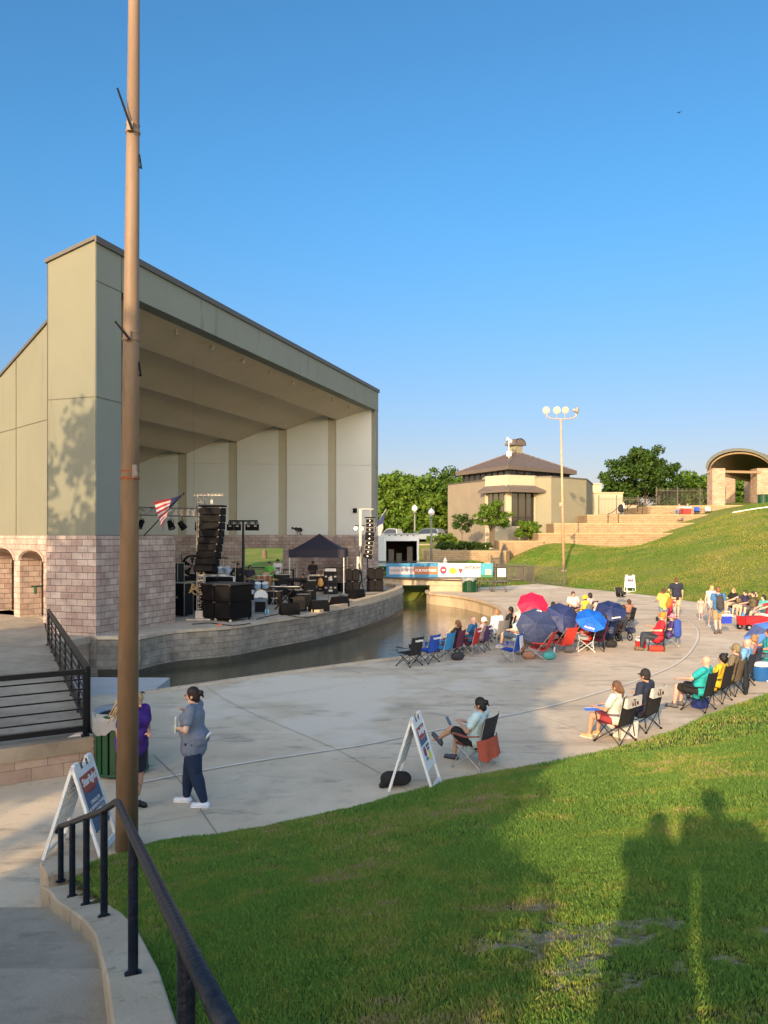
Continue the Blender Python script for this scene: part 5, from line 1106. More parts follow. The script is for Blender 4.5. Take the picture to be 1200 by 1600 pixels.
# ================================================================ PEOPLE
SK = {'fair': (.62, .40, .30), 'tan': (.48, .28, .19), 'brown': (.30, .17, .11), 'pink': (.62, .36, .28)}
def skinm(k): return mat('skin ' + k, SK[k], .55, .05, 12, .05, 60)
ARMS = {'down': ((.235, -.03, 1.13), (.255, .05, .89)), 'lap': ((.25, -.02, 1.15), (.12, .24, 1.06)), 'rest': ((.28, .0, 1.15), (.26, .26, 1.10)), 'phone': ((.24, .07, 1.15), (.07, .30, 1.17)),
        'chest': ((.25, .10, 1.15), (.07, .16, 1.33)), 'belly': ((.26, .0, 1.13), (.06, .25, 1.13)), 'up': ((.30, .16, 1.46), (.13, .27, 1.62)), 'camera': ((.26, .22, 1.33), (.07, .36, 1.55)), 'knee': ((.26, .14, 1.16), (.17, .40, 1.05)), 'push': ((.24, .08, 1.14), (.2, .38, 1.08)), 'hip': ((.34, -.06, 1.16), (.2, .06, 1.02)), 'guitar': ((.30, .02, 1.14), (.10, .24, 1.08)), 'wide': ((.38, .05, 1.30), (.60, .12, 1.25)), 'fwd': ((.2, .28, 1.3), (.15, .52, 1.2)), 'behind': ((.32, .05, 1.5), (.12, -.02, 1.6))}
def person(label, loc, face, pose='stand', H=1.7, f=1.0, skin='fair', top=(.5, .5, .5), sleeve='short', bot=(.05, .05, .06), botk='shorts', shoes=(.7, .7, .7), hair='short', haircol=(.05, .03, .02), hat=None, hatcol=(.8, .8, .8), arms=('down', 'down'), lean=0.0, look=0.0, nod=0.0, female=False, group=None, legs=None, voxel=.022, hi=False, stride=.0, socks=None, glasses=False, hem=.86, vscale=1.0):
    s = H / 1.7; sit = pose == 'sit'; PZ = .40 if sit else .92; ty = -.06 if sit else 0
    rz = math.atan2(-(face[0] - loc[0]), face[1] - loc[1]) if isinstance(face, (tuple, list, Vector)) else R(face)
    if sit: lean = lean - 16
    RT = Matrix.Translation((0, ty, PZ)) @ Matrix.Rotation(R(-lean), 4, 'X') @ Matrix.Translation((0, 0, -.92))
    T = lambda p: (RT @ Vector(p)) * s
    sh = .175 * (1 + (f - 1) * .4) * (.93 if female else 1)
    pel, wai, che, nek, hed = T((0, 0, .93)), T((0, .005, 1.07)), T((0, .0, 1.27)), T((0, -.01, 1.43)), None
    HM = Matrix.Translation((0, .015, 1.545)) @ Matrix.Rotation(R(look), 4, 'Z') @ Matrix.Rotation(R(-nod - (-lean * .8 if sit else 0) * -1), 4, 'X')
    if sit: HM = Matrix.Translation((0, .03, 1.54)) @ Matrix.Rotation(R(look), 4, 'Z') @ Matrix.Rotation(R(-nod + lean * .8), 4, 'X')
    HH = RT @ HM
    Hp = lambda p: (HH @ Vector(p)) * s
    hs = (HH.to_3x3() @ Vector((1, 0, 0)))
    A = []
    for i, sg in enumerate((1, -1)):
        a = ARMS[arms[i]] if isinstance(arms[i], str) else arms[i]
        e, w = a; A.append((T((sg * sh, -.005, 1.385)), T((sg * e[0], e[1], e[2])), T((sg * w[0], w[1], w[2])), sg))
    Lg = []
    for i, sg in enumerate((1, -1)):
        if legs and legs[i]: k, a = legs[i]; hp = Vector((sg * .09, ty, PZ)) * s; Lg.append((hp, Vector(k) * s, Vector(a) * s, sg))
        elif sit: Lg.append((Vector((sg * .10, ty, .41)) * s, Vector((sg * .15, .34, .45)) * s, Vector((sg * .15, .40, .085)) * s, sg))
        else: st = stride * sg; Lg.append((Vector((sg * .09, 0, .90)) * s, Vector((sg * .10, .02 + st * .45, .49)) * s, Vector((sg * .10, st - .02, .085)) * s, sg))
    fl = f
    def torso(mb, g, low=True, shoulders=True):
        mb.caps(pel, wai, (.118 * fl + g) * s, (.108 * fl + g) * s, 1.32, .95)
        mb.caps(wai, che, (.108 * fl + g) * s, (.115 * fl + g) * s, 1.32, .92)
        if shoulders: mb.caps(che, T((0, -.01, 1.36)), (.115 * fl ** .7 + g) * s, (.075 + g) * s, 1.45, .9); mb.caps(A[0][0], A[1][0], (.055 + g * .9) * s, (.055 + g * .9) * s)
        if f > 1.1: mb.ball(T((0, .05 * f, 1.06)), ((.13 * f + g) * s, (.11 * f + g) * s, (.13 + g) * s), 12)
        if female:
            for sg in (-1, 1): mb.ball(T((sg * .075, .085 * f ** .5, 1.245)), (.065 * f + g) * s, 10)
        if low: 
            for sg in (-1, 1): mb.ball((Matrix.Identity(3) @ (T((sg * .07, -.06, .90)))), (.098 * fl + g) * s, 10)
    def arm(mb, i, g, fr=1.0, fore=0.0):
        a, e, w, sg = A[i]; e2 = a.lerp(e, fr); mb.caps(a, e2, (.052 * f ** .5 + g) * s, ((.052 - .012 * fr) * f ** .5 + g) * s)
        if fore > 0: mb.caps(e, e.lerp(w, fore), (.042 * f ** .5 + g) * s, ((.042 - .014 * fore) * f ** .3 + g) * s)
    def leg(mb, i, g, fr, calf=0.0):
        h, k, a, sg = Lg[i]; mb.caps(h, h.lerp(k, fr), (.094 * fl + g) * s, ((.094 - .034 * fr) * fl + g) * s)
        if calf > 0:
            m = k.lerp(a, min(.32, calf)); mb.caps(k, m, (.056 * fl + g) * s, (.056 * fl + g) * s)
            if calf > .32: mb.caps(m, k.lerp(a, calf), (.056 * fl + g) * s, ((.054 - .02 * calf) + g) * s)
    b = MB(); torso(b, -.008)
    b.caps(T((0, -.01, 1.38)), Hp((0, -.02, -.04)), .052 * s * f ** .3, .048 * s * f ** .3)
    b.caps(Hp((0, .005, -.055)), Hp((0, 0, .035)), .064 * s, .082 * s, .92, 1.08, hs, 14, 4); b.caps(Hp((0, .035, -.07)), Hp((0, .03, -.02)), .042 * s, .06 * s, 1.0, 1, hs)
    b.caps(Hp((0, .088, .012)), Hp((0, .108, -.022)), .010 * s, .017 * s)
    for sg in (-1, 1): b.ball(Hp((sg * .079, -.005, -.01)), (.012 * s, .02 * s, .03 * s), 8); 
    b.caps(Hp((-.035, .078, .022)), Hp((.035, .078, .022)), .011 * s, .011 * s)
    for i in (0, 1):
        arm(b, i, -.004, 1, 1.0); a, e, w, sg = A[i]; d = (w - e).normalized()
        up = Vector((0, 0, 1)) if abs(d.z) < .75 else Vector((0, 1, 0)); sd = d.cross(up).normalized(); pn = sd.cross(d).normalized()
        spread = pn if abs(d.z) > .75 else sd; curl = (-sd * sg if abs(d.z) > .75 else -pn)
        pc = w + d * .075 * s; b.caps(w + d * .01 * s, pc, .026 * s, .030 * s, 1.25, .62, spread)
        for q in range(4):
            o0 = pc + spread * (q - 1.5) * .019 * s; l1 = (.036, .042, .040, .030)[q] * s; p1 = o0 + (d + curl * .25).normalized() * l1; p2 = p1 + (d + curl * 1.1).normalized() * l1 * .8
            r_ = .0088 * s if hi else .011 * s; b.tube([o0 - d * .01, p1, p2], [r_, r_, r_ * .85], 6)
        t0 = w + d * .03 * s + spread * .022 * s; t1 = t0 + (spread * .8 + d * .5).normalized() * .035 * s; t2 = t1 + (d + spread * .1 + curl * .4).normalized() * .032 * s; b.tube([t0, t1, t2], [.012 * s, .011 * s, .009 * s], 6)
    for i in (0, 1):
        leg(b, i, -.004, 1, 1.0); h, k, a, sg = Lg[i]; fd = Vector((0, 1, 0)); b.caps(a + Vector((0, 0, -.02)) * s, a + fd * .12 * s + Vector((0, 0, -.045)) * s, .032 * s, .026 * s, 1.1, .8)
    body = remesh(b, 'person', skinm(skin), None, voxel if not hi else .0095, 2)
    body.location = loc; body.rotation_euler = (0, 0, rz); tag(body, label, 'person', group)
    # clothes
    vx = (.02 if not hi else .014) * 1.0
    if top is not None:
        b = MB(); g = .012 + .004 * f; torso(b, g, low=False)
        for sg in (-1, 1): b.ball(T((sg * .07, -.055, .955)), (.112 * fl + g) * s, 10)
        if hem: b.caps(T((0, 0, hem + .02)), wai, (.125 * fl + g) * s, (.108 * fl + g) * s, 1.38, 1.05)
        if sleeve != 'none':
            for i in (0, 1): arm(b, i, g + .006, .62 if sleeve == 'short' else 1.0, .0 if sleeve == 'short' else .92)
        remesh(b, 'shirt', cloth(top), body, vx, 2)
    b = MB(); g = .010
    b.caps(T((0, 0, .93)), T((0, 0, 1.0)), (.122 * fl + g) * s, (.112 * fl + g) * s, 1.35, 1.0)
    for sg in (-1, 1): b.ball(T((sg * .07, -.05, .89)), (.094 * fl + g) * s, 10)
    if botk == 'pants':
        for i in (0, 1): leg(b, i, g + (.012 if hi else 0), 1, .93)
    elif botk == 'shorts':
        for i in (0, 1): leg(b, i, g + .012, .80)
    elif botk == 'short shorts':
        for i in (0, 1): leg(b, i, g + .008, .38)
    elif botk in ('skirt', 'dress'):
        mid = (Lg[0][1] + Lg[1][1]) / 2; b.caps(pel, pel.lerp(mid, .85), (.125 * fl + g) * s, (.15 if not sit else .10) * s, 1.45, 1.1)
        for i in (0, 1): leg(b, i, g + .02, .85)
    remesh(b, {'pants': 'trousers', 'shorts': 'shorts', 'short shorts': 'shorts', 'skirt': 'skirt', 'dress': 'skirt'}[botk], cloth(bot), body, vx, 2)
    if shoes is not None:
        for i in (0, 1):
            h, k, a, sg = Lg[i]; dz = min(0, 0); base = a - Vector((0, 0, .085 * s)); b = MB(); fd = Vector((0, 1, 0))
            if (k - a).normalized().z < .6: fd = Vector((0, .75, .66))
            b.caps(a + Vector((0, 0, -.03)) * s, a + fd * .03 * s + Vector((0, 0, -.045)) * s, .054 * s, .050 * s, 1.0, .95); b.caps(a + fd * (-.035) * s + Vector((0, 0, -.045)) * s, a + fd * .155 * s + Vector((0, 0, -.048)) * s, .045 * s, .038 * s, 1.12, .95)
            sh_ = remesh(b, 'shoe', mat('shoe %.2f %.2f %.2f' % shoes, shoes, .6, .08, 30), body, .013, 1)
            b = MB(); o = 0
            b.caps(a + fd * (-.035) * s + Vector((0, 0, -.073)) * s, a + fd * .165 * s + Vector((0, 0, -.073)) * s, .042 * s, .038 * s, 1.12, .3); b.build('sole', white if sum(shoes) > .6 else blackpl, sh_, smooth=True)
            if socks: b = MB(); b.caps(a + Vector((0, 0, -.02)), a.lerp(k, .12), .042 * s, .043 * s); b.build('sock', cloth(socks), body, smooth=True)
    hm = mat('hair %.2f %.2f %.2f' % haircol, haircol, .55, .25, 40, .4, 120)
    if hair != 'bald':
        b = MB(); b.caps(Hp((0, -.018, -.005)), Hp((0, -.004, .052)), .083 * s, .086 * s, .98, 1.06, hs, 14, 4)
        if hair in ('bun', 'tail', 'long', 'curly', 'bob'): b.caps(Hp((0, -.05, -.05)), Hp((0, -.03, .02)), .055 * s, .07 * s, 1.15, 1, hs)
        if hair == 'bun': b.ball(Hp((0, -.115, .045)), .042 * s, 10); b.caps(Hp((0, -.125, .03)), Hp((.01, -.15, -.02)), .02 * s, .012 * s)
        if hair == 'tail': b.caps(Hp((0, -.10, .04)), Hp((0, -.135, -.05)), .026 * s, .032 * s); b.caps(Hp((0, -.135, -.05)), Hp((.01, -.12, -.17)), .032 * s, .012 * s)
        if hair == 'long':
            for q in (-.07, -.035, 0, .035, .07): b.caps(Hp((q, -.05 if abs(q) < .06 else -.02, -.03)), Hp((q * 1.3, -.09, -.22)), .03 * s, .018 * s)
        if hair == 'bob':
            for q in (-.075, -.04, 0, .04, .075): b.caps(Hp((q, -.04 if abs(q) < .06 else -.01, 0)), Hp((q * 1.1, -.05, -.09)), .034 * s, .028 * s)
        if hair == 'curly':
            r_ = random.Random(len(label));
            for q in range(26): a_ = r_.uniform(0, 6.28); z_ = r_.uniform(-.04, .13); b.ball(Hp((.085 * math.cos(a_) * (1 - max(0, z_ - .03) * 5), -.02 + .085 * math.sin(a_) * .9 if math.sin(a_) < .5 else .0, z_)), .034 * s, 6)
        remesh(b, 'hair', hm, body, .011 if hi else .015, 1)
    if hat:
        hc = mat('hat %.2f %.2f %.2f' % hatcol, hatcol, .8, .1, 20, .2, 60); b = MB()
        if hat in ('cap', 'capback'):
            sg = 1 if hat == 'cap' else -1; b.caps(Hp((0, -.005, .035)), Hp((0, -.005, .062)), .094 * s, .088 * s, .98, 1.08, hs, 14, 4); b.caps(Hp((-.028, sg * .10, .022)), Hp((.028, sg * .10, .022)), .05 * s, .05 * s, 1, .14, Hp((0, 1, 0)) - Hp((0, 0, 0)), 12); b.build('cap', hc, body, smooth=True)
        else:
            b.caps(Hp((0, 0, .05)), Hp((0, 0, .085)), .092 * s, .08 * s, 1, 1.05, hs, 14, 3); n = 20; o = len(b.v)
            for r_, z_ in ((.09, .045), (.175, .03), (.178, .038), (.09, .06)): 
                for q in range(n): t = 2 * math.pi * q / n; b.v.append(tuple(Hp((r_ * math.cos(t), r_ * math.sin(t), z_))))
            for j in range(3):
                for q in range(n): q2 = (q + 1) % n; b.face((o + j * n + q, o + j * n + q2, o + (j + 1) * n + q2, o + (j + 1) * n + q)[::-1])
            b.build('hat', hc, body, smooth=True)
    if hi or True:
        for sg in (-1, 1): b = MB(); b.ball(Hp((sg * .031, .083, .012)), (.011 * s, .006 * s, .007 * s), 8); e_ = b.build('eye', mat('eye white', (.7, .68, .65), .3, 0), body, smooth=True) if hi else b.build('eye', mat('eye dark', (.03, .02, .015), .3, 0), body)
        if hi:
            for sg in (-1, 1): b = MB(); b.ball(Hp((sg * .031, .0885, .012)), .0042 * s, 6); b.build('iris', mat('eye dark', (.03, .02, .015), .3, 0), body)
        b = MB(); b.caps(Hp((-.02, .092, -.052)), Hp((.02, .092, -.052)), .0065 * s, .0065 * s, 1, .7); b.build('mouth', mat('lip', (.40, .16, .13), .5, 0), body, smooth=True)
    if glasses:
        b = MB()
        for sg in (-1, 1):
            b.tube([tuple(Hp((sg * .033 + .024 * math.cos(t), .103, .012 + .018 * math.sin(t)))) for t in np.linspace(0, 6.28, 12, endpoint=False)], .0028 * s, 5, closed=True); b.tube([Hp((sg * .057, .10, .014)), Hp((sg * .085, .0, .012))], .003 * s, 5)
        b.tube([Hp((-.01, .103, .014)), Hp((.01, .103, .014))], .003 * s, 5); b.build('glasses', mat('red frame', (.25, .03, .03), .3, 0), body)
    return body
def local_at(o, p): return o.matrix_basis @ Vector(p)

# ================================================================ CAMP CHAIRS
PROTO = {}
def chair_meshes():
    d = {}
    def mk(k, fn):
        b = MB(); fn(b); o = b.build(k, black); d[k] = o.data; bpy.data.objects.remove(o)
    w = .26
    def seat(b):
        n = 6; 
        for sgn, dz in ((1, 0), (-1, -.015)):
            o = len(b.v)
            for j in range(n + 1):
                for i in range(n + 1):
                    x = -w + 2 * w * i / n; y = -.20 + .44 * j / n; z = .37 + .05 * j / n - .06 * math.sin(math.pi * i / n) * math.sin(math.pi * min(1, (j + .8) / n)) + dz; b.v.append((x, y, z))
            for j in range(n):
                for i in range(n): a = o + j * (n + 1) + i; f = (a, a + 1, a + n + 2, a + n + 1); b.face(f if sgn > 0 else f[::-1])
    def back(b):
        n = 5
        for sgn, dy in ((1, 0), (-1, -.014)):
            o = len(b.v)
            for j in range(n + 1):
                for i in range(n + 1):
                    x = (-w + 2 * w * i / n) * (1 + .02 * j); z = .36 + .54 * j / n; y = -.20 - .13 * j / n - .05 * math.sin(math.pi * i / n) + dy; b.v.append((x, y, z))
            for j in range(n):
                for i in range(n): a = o + j * (n + 1) + i; f = (a, a + 1, a + n + 2, a + n + 1); b.face(f[::-1] if sgn > 0 else f)
    def arm(s):
        def g(b):
            b.add([(s * .30 - .035, -.24, .60), (s * .30 + .035, -.24, .60), (s * .30 + .04, .0, .565), (s * .30 - .04, .0, .565), (s * .30 + .04, .26, .60), (s * .30 - .04, .26, .60)] + [(s * .30 - .035, -.24, .588), (s * .30 + .035, -.24, .588), (s * .30 + .04, .0, .553), (s * .30 - .04, .0, .553), (s * .30 + .04, .26, .588), (s * .30 - .04, .26, .588)], [(0, 1, 2, 3), (3, 2, 4, 5), (9, 8, 7, 6), (11, 10, 8, 9), (4, 10, 11, 5), (2, 8, 10, 4), (1, 7, 8, 2), (0, 3, 9, 6), (3, 5, 11, 9), (0, 6, 7, 1)])
            if s > 0: b.lathe([(.03, 0), (.043, .09), (.045, .09)], (s * .30, .22, .50), 8)
        return g
    def legs_(sx, sy):
        def g(b):
            r_ = .0095; ft = (sx * .30, sy * .27 + .01, .02)
            b.tube([ft, (-sx * .25, sy * .22 + .01, .40 if sy > 0 else .36)], r_, 6)
            b.tube([ft, (sx * .27, -sy * .20, .40 if sy < 0 else .36)], r_, 6)
            b.box((ft[0], ft[1], .018), (.05, .035, .034))
            if sy > 0: b.tube([(sx * .27, .24, .38), (sx * .30, .27, .60)], r_, 6)
        return g
    def post(s):
        def g(b): b.tube([(s * .285, -.24, .10), (s * .27, -.21, .36), (s * .275, -.345, .93)], .0095, 6)
        return g
    mk('seat', seat); mk('backrest', back)
    for s in (1, -1): mk('armrest%d' % s, arm(s)); mk('post%d' % s, post(s))
    for sx in (1, -1):
        for sy in (1, -1): mk('leg%d%d' % (sx, sy), legs_(sx, sy))
    return d
CM = None
def chair(label, loc, face, colr, colr2=None, frame=None, group='folding camp chairs of the audience', sc=1.0, word=None, wordc=None):
    global CM
    if CM is None: CM = chair_meshes()
    rz = math.atan2(-(face[0] - loc[0]), face[1] - loc[1]) if isinstance(face, (tuple, list, Vector)) else R(face)
    t = thing('camp_chair', label, 'camping chair', loc, rz, group); t.scale = (sc * .93,) * 3; m1 = cloth(colr); m2 = cloth(colr2 or colr); m3 = frame or black
    for k, me in CM.items():
        nm = k.rstrip('-1234567890'); o = bpy.data.objects.new({'post': 'back_post'}.get(nm, nm), me); S.collection.objects.link(o); o.parent = t
        o.material_slots[0].link = 'OBJECT'; o.material_slots[0].material = {'seat': m1, 'backrest': m2, 'armrest': m1}.get(nm, m3)
    if word:
        M_ = Matrix.Translation((0, -.385, .80)) @ Matrix.Rotation(R(90) - .24, 4, 'X'); text(word, .10, wordc or txw, t, M_, bold=.003)
    return t
STG = (-9.0, 30.5)
def G2(px, py, z=0.0): p = at(px, py, z); return (p.x, p.y, z)
navy = (.02, .03, .09)
BK, RD, BL_, MR, PU, GR = (.018, .018, .02), (.50, .03, .03), (.02, .08, .42), (.18, .02, .05), (.10, .04, .18), (.22, .22, .22)

# ---- the row along the water
chair('empty black camp chair at the left end of the row by the water', G2(640, 1040), STG, BK, word='Academy'); 
chair('empty royal blue camp chair next to the black one', G2(667, 1035), STG, BL_, word='Academy')
chair('empty light blue camp chair, third from the left end of the row', G2(691, 1031), STG, (.04, .24, .50), frame=galv)
chair('maroon camp chair holding the woman with the long ponytail', G2(708, 1026), STG, (.14, .03, .06))
p = G2(706, 1024); person('person with long brown ponytail in black top seen from behind', p, STG, 'sit', 1.66, 1.0, 'fair', (.03, .03, .03), 'short', (.05, .05, .08), 'pants', (.3, .3, .3), 'tail', (.12, .06, .03), arms=('lap', 'lap'), female=True)
chair('bright red camp chair under the balding man in blue', G2(733, 1022), STG, RD, frame=galv, word='Academy'); person('balding person in blue shirt sitting in the bright red chair', G2(730, 1020), STG, 'sit', 1.75, 1.1, 'pink', (.03, .14, .30), 'short', (.03, .03, .05), 'shorts', (.2, .2, .2), 'bald', arms=('rest', 'rest'))
chair('purple camp chair under the woman in a white cap', G2(750, 1017), STG, PU, word='Academy', wordc=white); person('person in white cap and pale top in the purple chair', G2(747, 1016), STG, 'sit', 1.62, 1.0, 'tan', (.55, .42, .40), 'short', (.2, .15, .12), 'shorts', (.1, .1, .1), 'short', (.25, .12, .05), 'capback', (.8, .8, .78), arms=('lap', 'lap'), female=True)
chair('grey camp chair beside the water under the man in a long white shirt', G2(778, 1006), (-3, 36), GR, frame=galv); person('person in long sleeved white shirt and jeans leaning forward by the water', G2(774, 1005), (-3, 36), 'sit', 1.76, 1.05, 'pink', (.75, .77, .80), 'long', (.05, .09, .16), 'pants', (.08, .08, .08), 'short', (.30, .16, .08), arms=('lap', 'lap'), lean=14)
person('person with black hair and black shirt behind the white cap', G2(789, 998), STG, 'sit', 1.75, 1.1, 'brown', (.015, .015, .018), 'short', (.02, .02, .02), 'pants', (.1, .1, .1), 'bob', (.012, .01, .01), arms=('lap', 'lap')); chair('black camp chair hidden behind the teal shirted woman', G2(791, 999), STG, BK)
person('person with brown bun and pale pink top in the crowd by the water', G2(804, 990), STG, 'sit', 1.7, 1.0, 'fair', (.72, .55, .50), 'none', (.5, .5, .5), 'shorts', (.6, .6, .6), 'bun', (.25, .13, .06), arms=('lap', 'phone'), female=True); chair('pale grey camp chair under the person with the bun', G2(806, 991), STG, (.4, .4, .42))
chair('red camp chair behind the woman in the white sun cap', G2(812, 1012), STG, RD, frame=galv); person('person in pale aqua T-shirt and pinkish white cap turned left', G2(802, 1012), (-9, 29), 'sit', 1.68, 1.15, 'fair', (.42, .62, .62), 'short', (.06, .10, .16), 'shorts', (.5, .5, .5), 'short', (.15, .08, .05), 'capback', (.75, .62, .58), arms=('lap', 'lap'), female=True)
chair('royal blue camp chair with a white towel over its back', G2(797, 1034), STG, BL_, (.02, .08, .42), frame=galv)
b = MB(); b.add([(-.14, -.36, .80), (.10, -.36, .80), (.12, -.37, .5), (-.16, -.40, .44), (-.14, -.345, .80), (.10, -.345, .80), (.12, -.345, .5), (-.16, -.37, .44)], [(0, 3, 2, 1), (4, 5, 6, 7), (0, 4, 7, 3), (1, 2, 6, 5), (2, 3, 7, 6), (0, 1, 5, 4)])
q_ = G2(797, 1034); tag(b.build('towel', cloth((.55, .58, .62)), None, q_, (0, 0, math.atan2(-(STG[0] - q_[0]), STG[1] - q_[1]))), 'grey white towel hung over the blue chair back', 'towel')
# ---- umbrellas and the group beneath them
def umbrella(label, px, py, Y, rad, colr, nrm, word=None, alt=None, wang=0, foot=None):
    c = atY(px, py, Y); t = thing('umbrella', label, 'umbrella', tuple(c), 0, 'sun umbrellas held over the seated crowd'); n = Vector(nrm).normalized(); t.rotation_euler = n.to_track_quat('Z', 'Y').to_euler()
    cm = [cloth(colr, .5), cloth(alt or colr, .5)]; b = MB(); K = 8; rings = [(0, .0), (.25, -.025), (.5, -.07), (.75, -.14), (1.0, -.235)]
    b.v.append((0, 0, 0)); N = K * 4
    for r_, z in rings[1:]:
        for i in range(N): a = 2 * math.pi * i / N; u = (i % 4) / 4; sag = math.sin(math.pi * u); rr = rad * r_ * (1 - .075 * sag * r_); b.v.append((rr * math.cos(a), rr * math.sin(a), rad * (z * 1.25 - .03 * sag * r_ + .0)))
    for i in range(N):
        b.cur = (i // 4) % 2; b.face((0, 1 + i, 1 + (i + 1) % N))
        for j in range(3): b.face((1 + j * N + i, 1 + (j + 1) * N + i, 1 + (j + 1) * N + (i + 1) % N, 1 + j * N + (i + 1) % N))
    b.cur = 0; o = b.build('canopy', cm, t); so = o.modifiers.new('s', 'SOLIDIFY'); so.thickness = .006; so.offset = -1
    b = MB(); b.cyl((0, 0, -.02), (0, 0, .06), .008, .004, 6); b.cyl((0, 0, -.75 * max(.5, rad) / .5), (0, 0, 0), .009, .009, 6); b.build('shaft', galv, t)
    for i in range(K): b = MB(); a = 2 * math.pi * i / K; b.tube([(0, 0, -.03)] + [(rad * r_ * .98 * math.cos(a), rad * r_ * .98 * math.sin(a), rad * z * 1.25 - .012) for r_, z in rings[1:]], .005, 4); b.build('rib', galv, t)
    b = MB(); z = -.75 * max(.5, rad) / .5; b.tube([(0, 0, z), (0, 0, z - .06), (.03, 0, z - .09), (.06, 0, z - .06)], .012, 6); b.build('handle', blackpl, t)
    if word: text(word, .085, txw, t, Matrix.Rotation(wang, 4, 'Z') @ Matrix.Translation((0, -rad * .80, -rad * .235 + .035)) @ Matrix.Rotation(.42, 4, 'X'), bold=.002)
    return t
NV = (.018, .03, .105)
umbrella('crimson umbrella at the back left of the crowd', 833, 941, 27, .55, (.60, .012, .06), (-.05, -.75, .62), alt=(.55, .01, .05), word=None)
umbrella('large faded navy umbrella lowest and nearest of the group', 838, 974, 23.2, .60, (.035, .05, .115), (-.1, -.85, .50), alt=(.045, .06, .13), word='Rain', wang=2.9)
umbrella('navy umbrella in the middle between the faded one and the bright blue', 879, 962, 24.5, .53, NV, (.05, -.88, .52), alt=(.028, .04, .13))
umbrella('bright blue umbrella in front of the navy ones', 925, 964, 24.1, .50, (.01, .13, .60), (.0, -.66, .75), alt=(.01, .10, .50), word='Academy', wang=-.35)
umbrella('dark navy umbrella at the right of the group over the stroller', 955, 949, 26.2, .53, (.014, .022, .09), (-.05, -.6, .8), alt=(.022, .034, .115), word='Academy', wang=.25)
person('person in wide straw hat beneath the crimson umbrella', G2(824, 994), STG, 'sit', 1.75, 1.1, 'pink', (.5, .05, .05), 'short', (.3, .3, .3), 'shorts', (.3, .3, .3), 'short', (.2, .1, .05), 'hat', (.70, .60, .45), arms=('lap', 'up')); chair('dark red camp chair under the crimson umbrella', G2(826, 995), STG, (.3, .03, .04))
person('person with black hair and sunglasses between the crimson and navy umbrellas', G2(864, 985), -10, 'sit', 1.72, 1.0, 'brown', (.06, .04, .05), 'short', (.03, .03, .03), 'pants', (.1, .1, .1), 'long', (.012, .01, .01), arms=('lap', 'lap'), female=True); chair('black camp chair behind the middle navy umbrella', G2(866, 986), STG, BK)
def beach(label, loc, face, colr):
    rz = math.atan2(-(face[0] - loc[0]), face[1] - loc[1]); t = thing('beach_chair', label, 'folding chair', loc, rz, 'red low beach chairs under the umbrellas'); m = cloth(colr)
    b = MB(); b.add([(-.25, -.2, .28), (.25, -.2, .28), (.25, .26, .36), (-.25, .26, .36), (-.25, -.2, .265), (.25, -.2, .265), (.25, .26, .345), (-.25, .26, .345)], [(0, 1, 2, 3), (7, 6, 5, 4), (0, 4, 5, 1), (1, 5, 6, 2), (2, 6, 7, 3), (3, 7, 4, 0)]); b.build('seat', m, t)
    b = MB(); b.add([(-.25, -.22, .30), (.25, -.22, .30), (.25, -.46, .84), (-.25, -.46, .84), (-.25, -.235, .30), (.25, -.235, .30), (.25, -.475, .84), (-.25, -.475, .84)], [(3, 2, 1, 0), (4, 5, 6, 7), (0, 1, 5, 4), (2, 3, 7, 6), (1, 2, 6, 5), (3, 0, 4, 7)]); b.build('backrest', m, t)
    for s in (-1, 1):
        b = MB(); b.tube([(s * .27, .28, .36), (s * .27, -.25, .02), (s * .0, -.30, .012)], .011, 6); b.tube([(s * .28, -.48, .86), (s * .28, .20, .02), (s * .0, .24, .012)], .011, 6); b.build('frame', galv, t)
        b = MB(); b.box((s * .29, -.05, .50), (.05, .42, .025)); b.build('armrest', m, t)
    return t
beach('red beach chair directly below the faded navy umbrella', G2(843, 1029), STG, (.55, .04, .03)); beach('red beach chair below the middle navy umbrella', G2(878, 1020), (-2, 36), (.62, .05, .03))
person('person mostly hidden under the faded navy umbrella in sandals', G2(836, 1024), (-9, 30), 'sit', 1.7, 1.1, 'tan', (.5, .05, .04), 'short', (.12, .12, .12), 'shorts', (.05, .04, .04), 'short', (.05, .03, .02), arms=('lap', 'up'))
person('person in black shirt and grey shorts under the middle navy umbrella', G2(868, 1014), (-9, 30), 'sit', 1.75, 1.15, 'tan', (.02, .02, .02), 'short', (.4, .42, .45), 'shorts', (.15, .15, .15), 'short', (.03, .02, .02), arms=('up', 'lap'))
person('child in striped red white and blue top under the umbrellas', G2(893, 1004), (-9, 30), 'sit', 1.35, .95, 'tan', (.45, .12, .16), 'short', (.25, .3, .4), 'shorts', (.5, .5, .5), 'short', (.08, .05, .03), arms=('lap', 'lap'))
person('person in bright red T-shirt and white sneakers seated below the bright blue umbrella', G2(912, 1016), (-10, 27), 'sit', 1.78, 1.15, 'pink', (.62, .03, .015), 'short', (.36, .38, .42), 'shorts', (.8, .8, .8), 'short', (.10, .05, .03), arms=('up', 'lap'), lean=12, socks=(.7, .7, .7)); chair('camp chair with white crossed legs under the person in bright red', G2(915, 1017), (-10, 27), BK, frame=whitep)
chair('maroon camp chair right of the person in bright red', G2(932, 1016), STG, (.22, .02, .06)); chair('navy camp chair at the right side of the umbrella group', G2(948, 1010), STG, navy); chair('red camp chair behind the navy one', G2(960, 1000), STG, (.3, .02, .03)); chair('black camp chair at the back right of the umbrella group', G2(979, 982), STG, BK)
person('person in dark top under the bright blue umbrella', G2(934, 1012), STG, 'sit', 1.68, 1.05, 'brown', (.03, .03, .05), 'short', (.03, .03, .03), 'pants', (.1, .1, .1), 'bob', (.02, .01, .01), arms=('lap', 'up'), female=True)
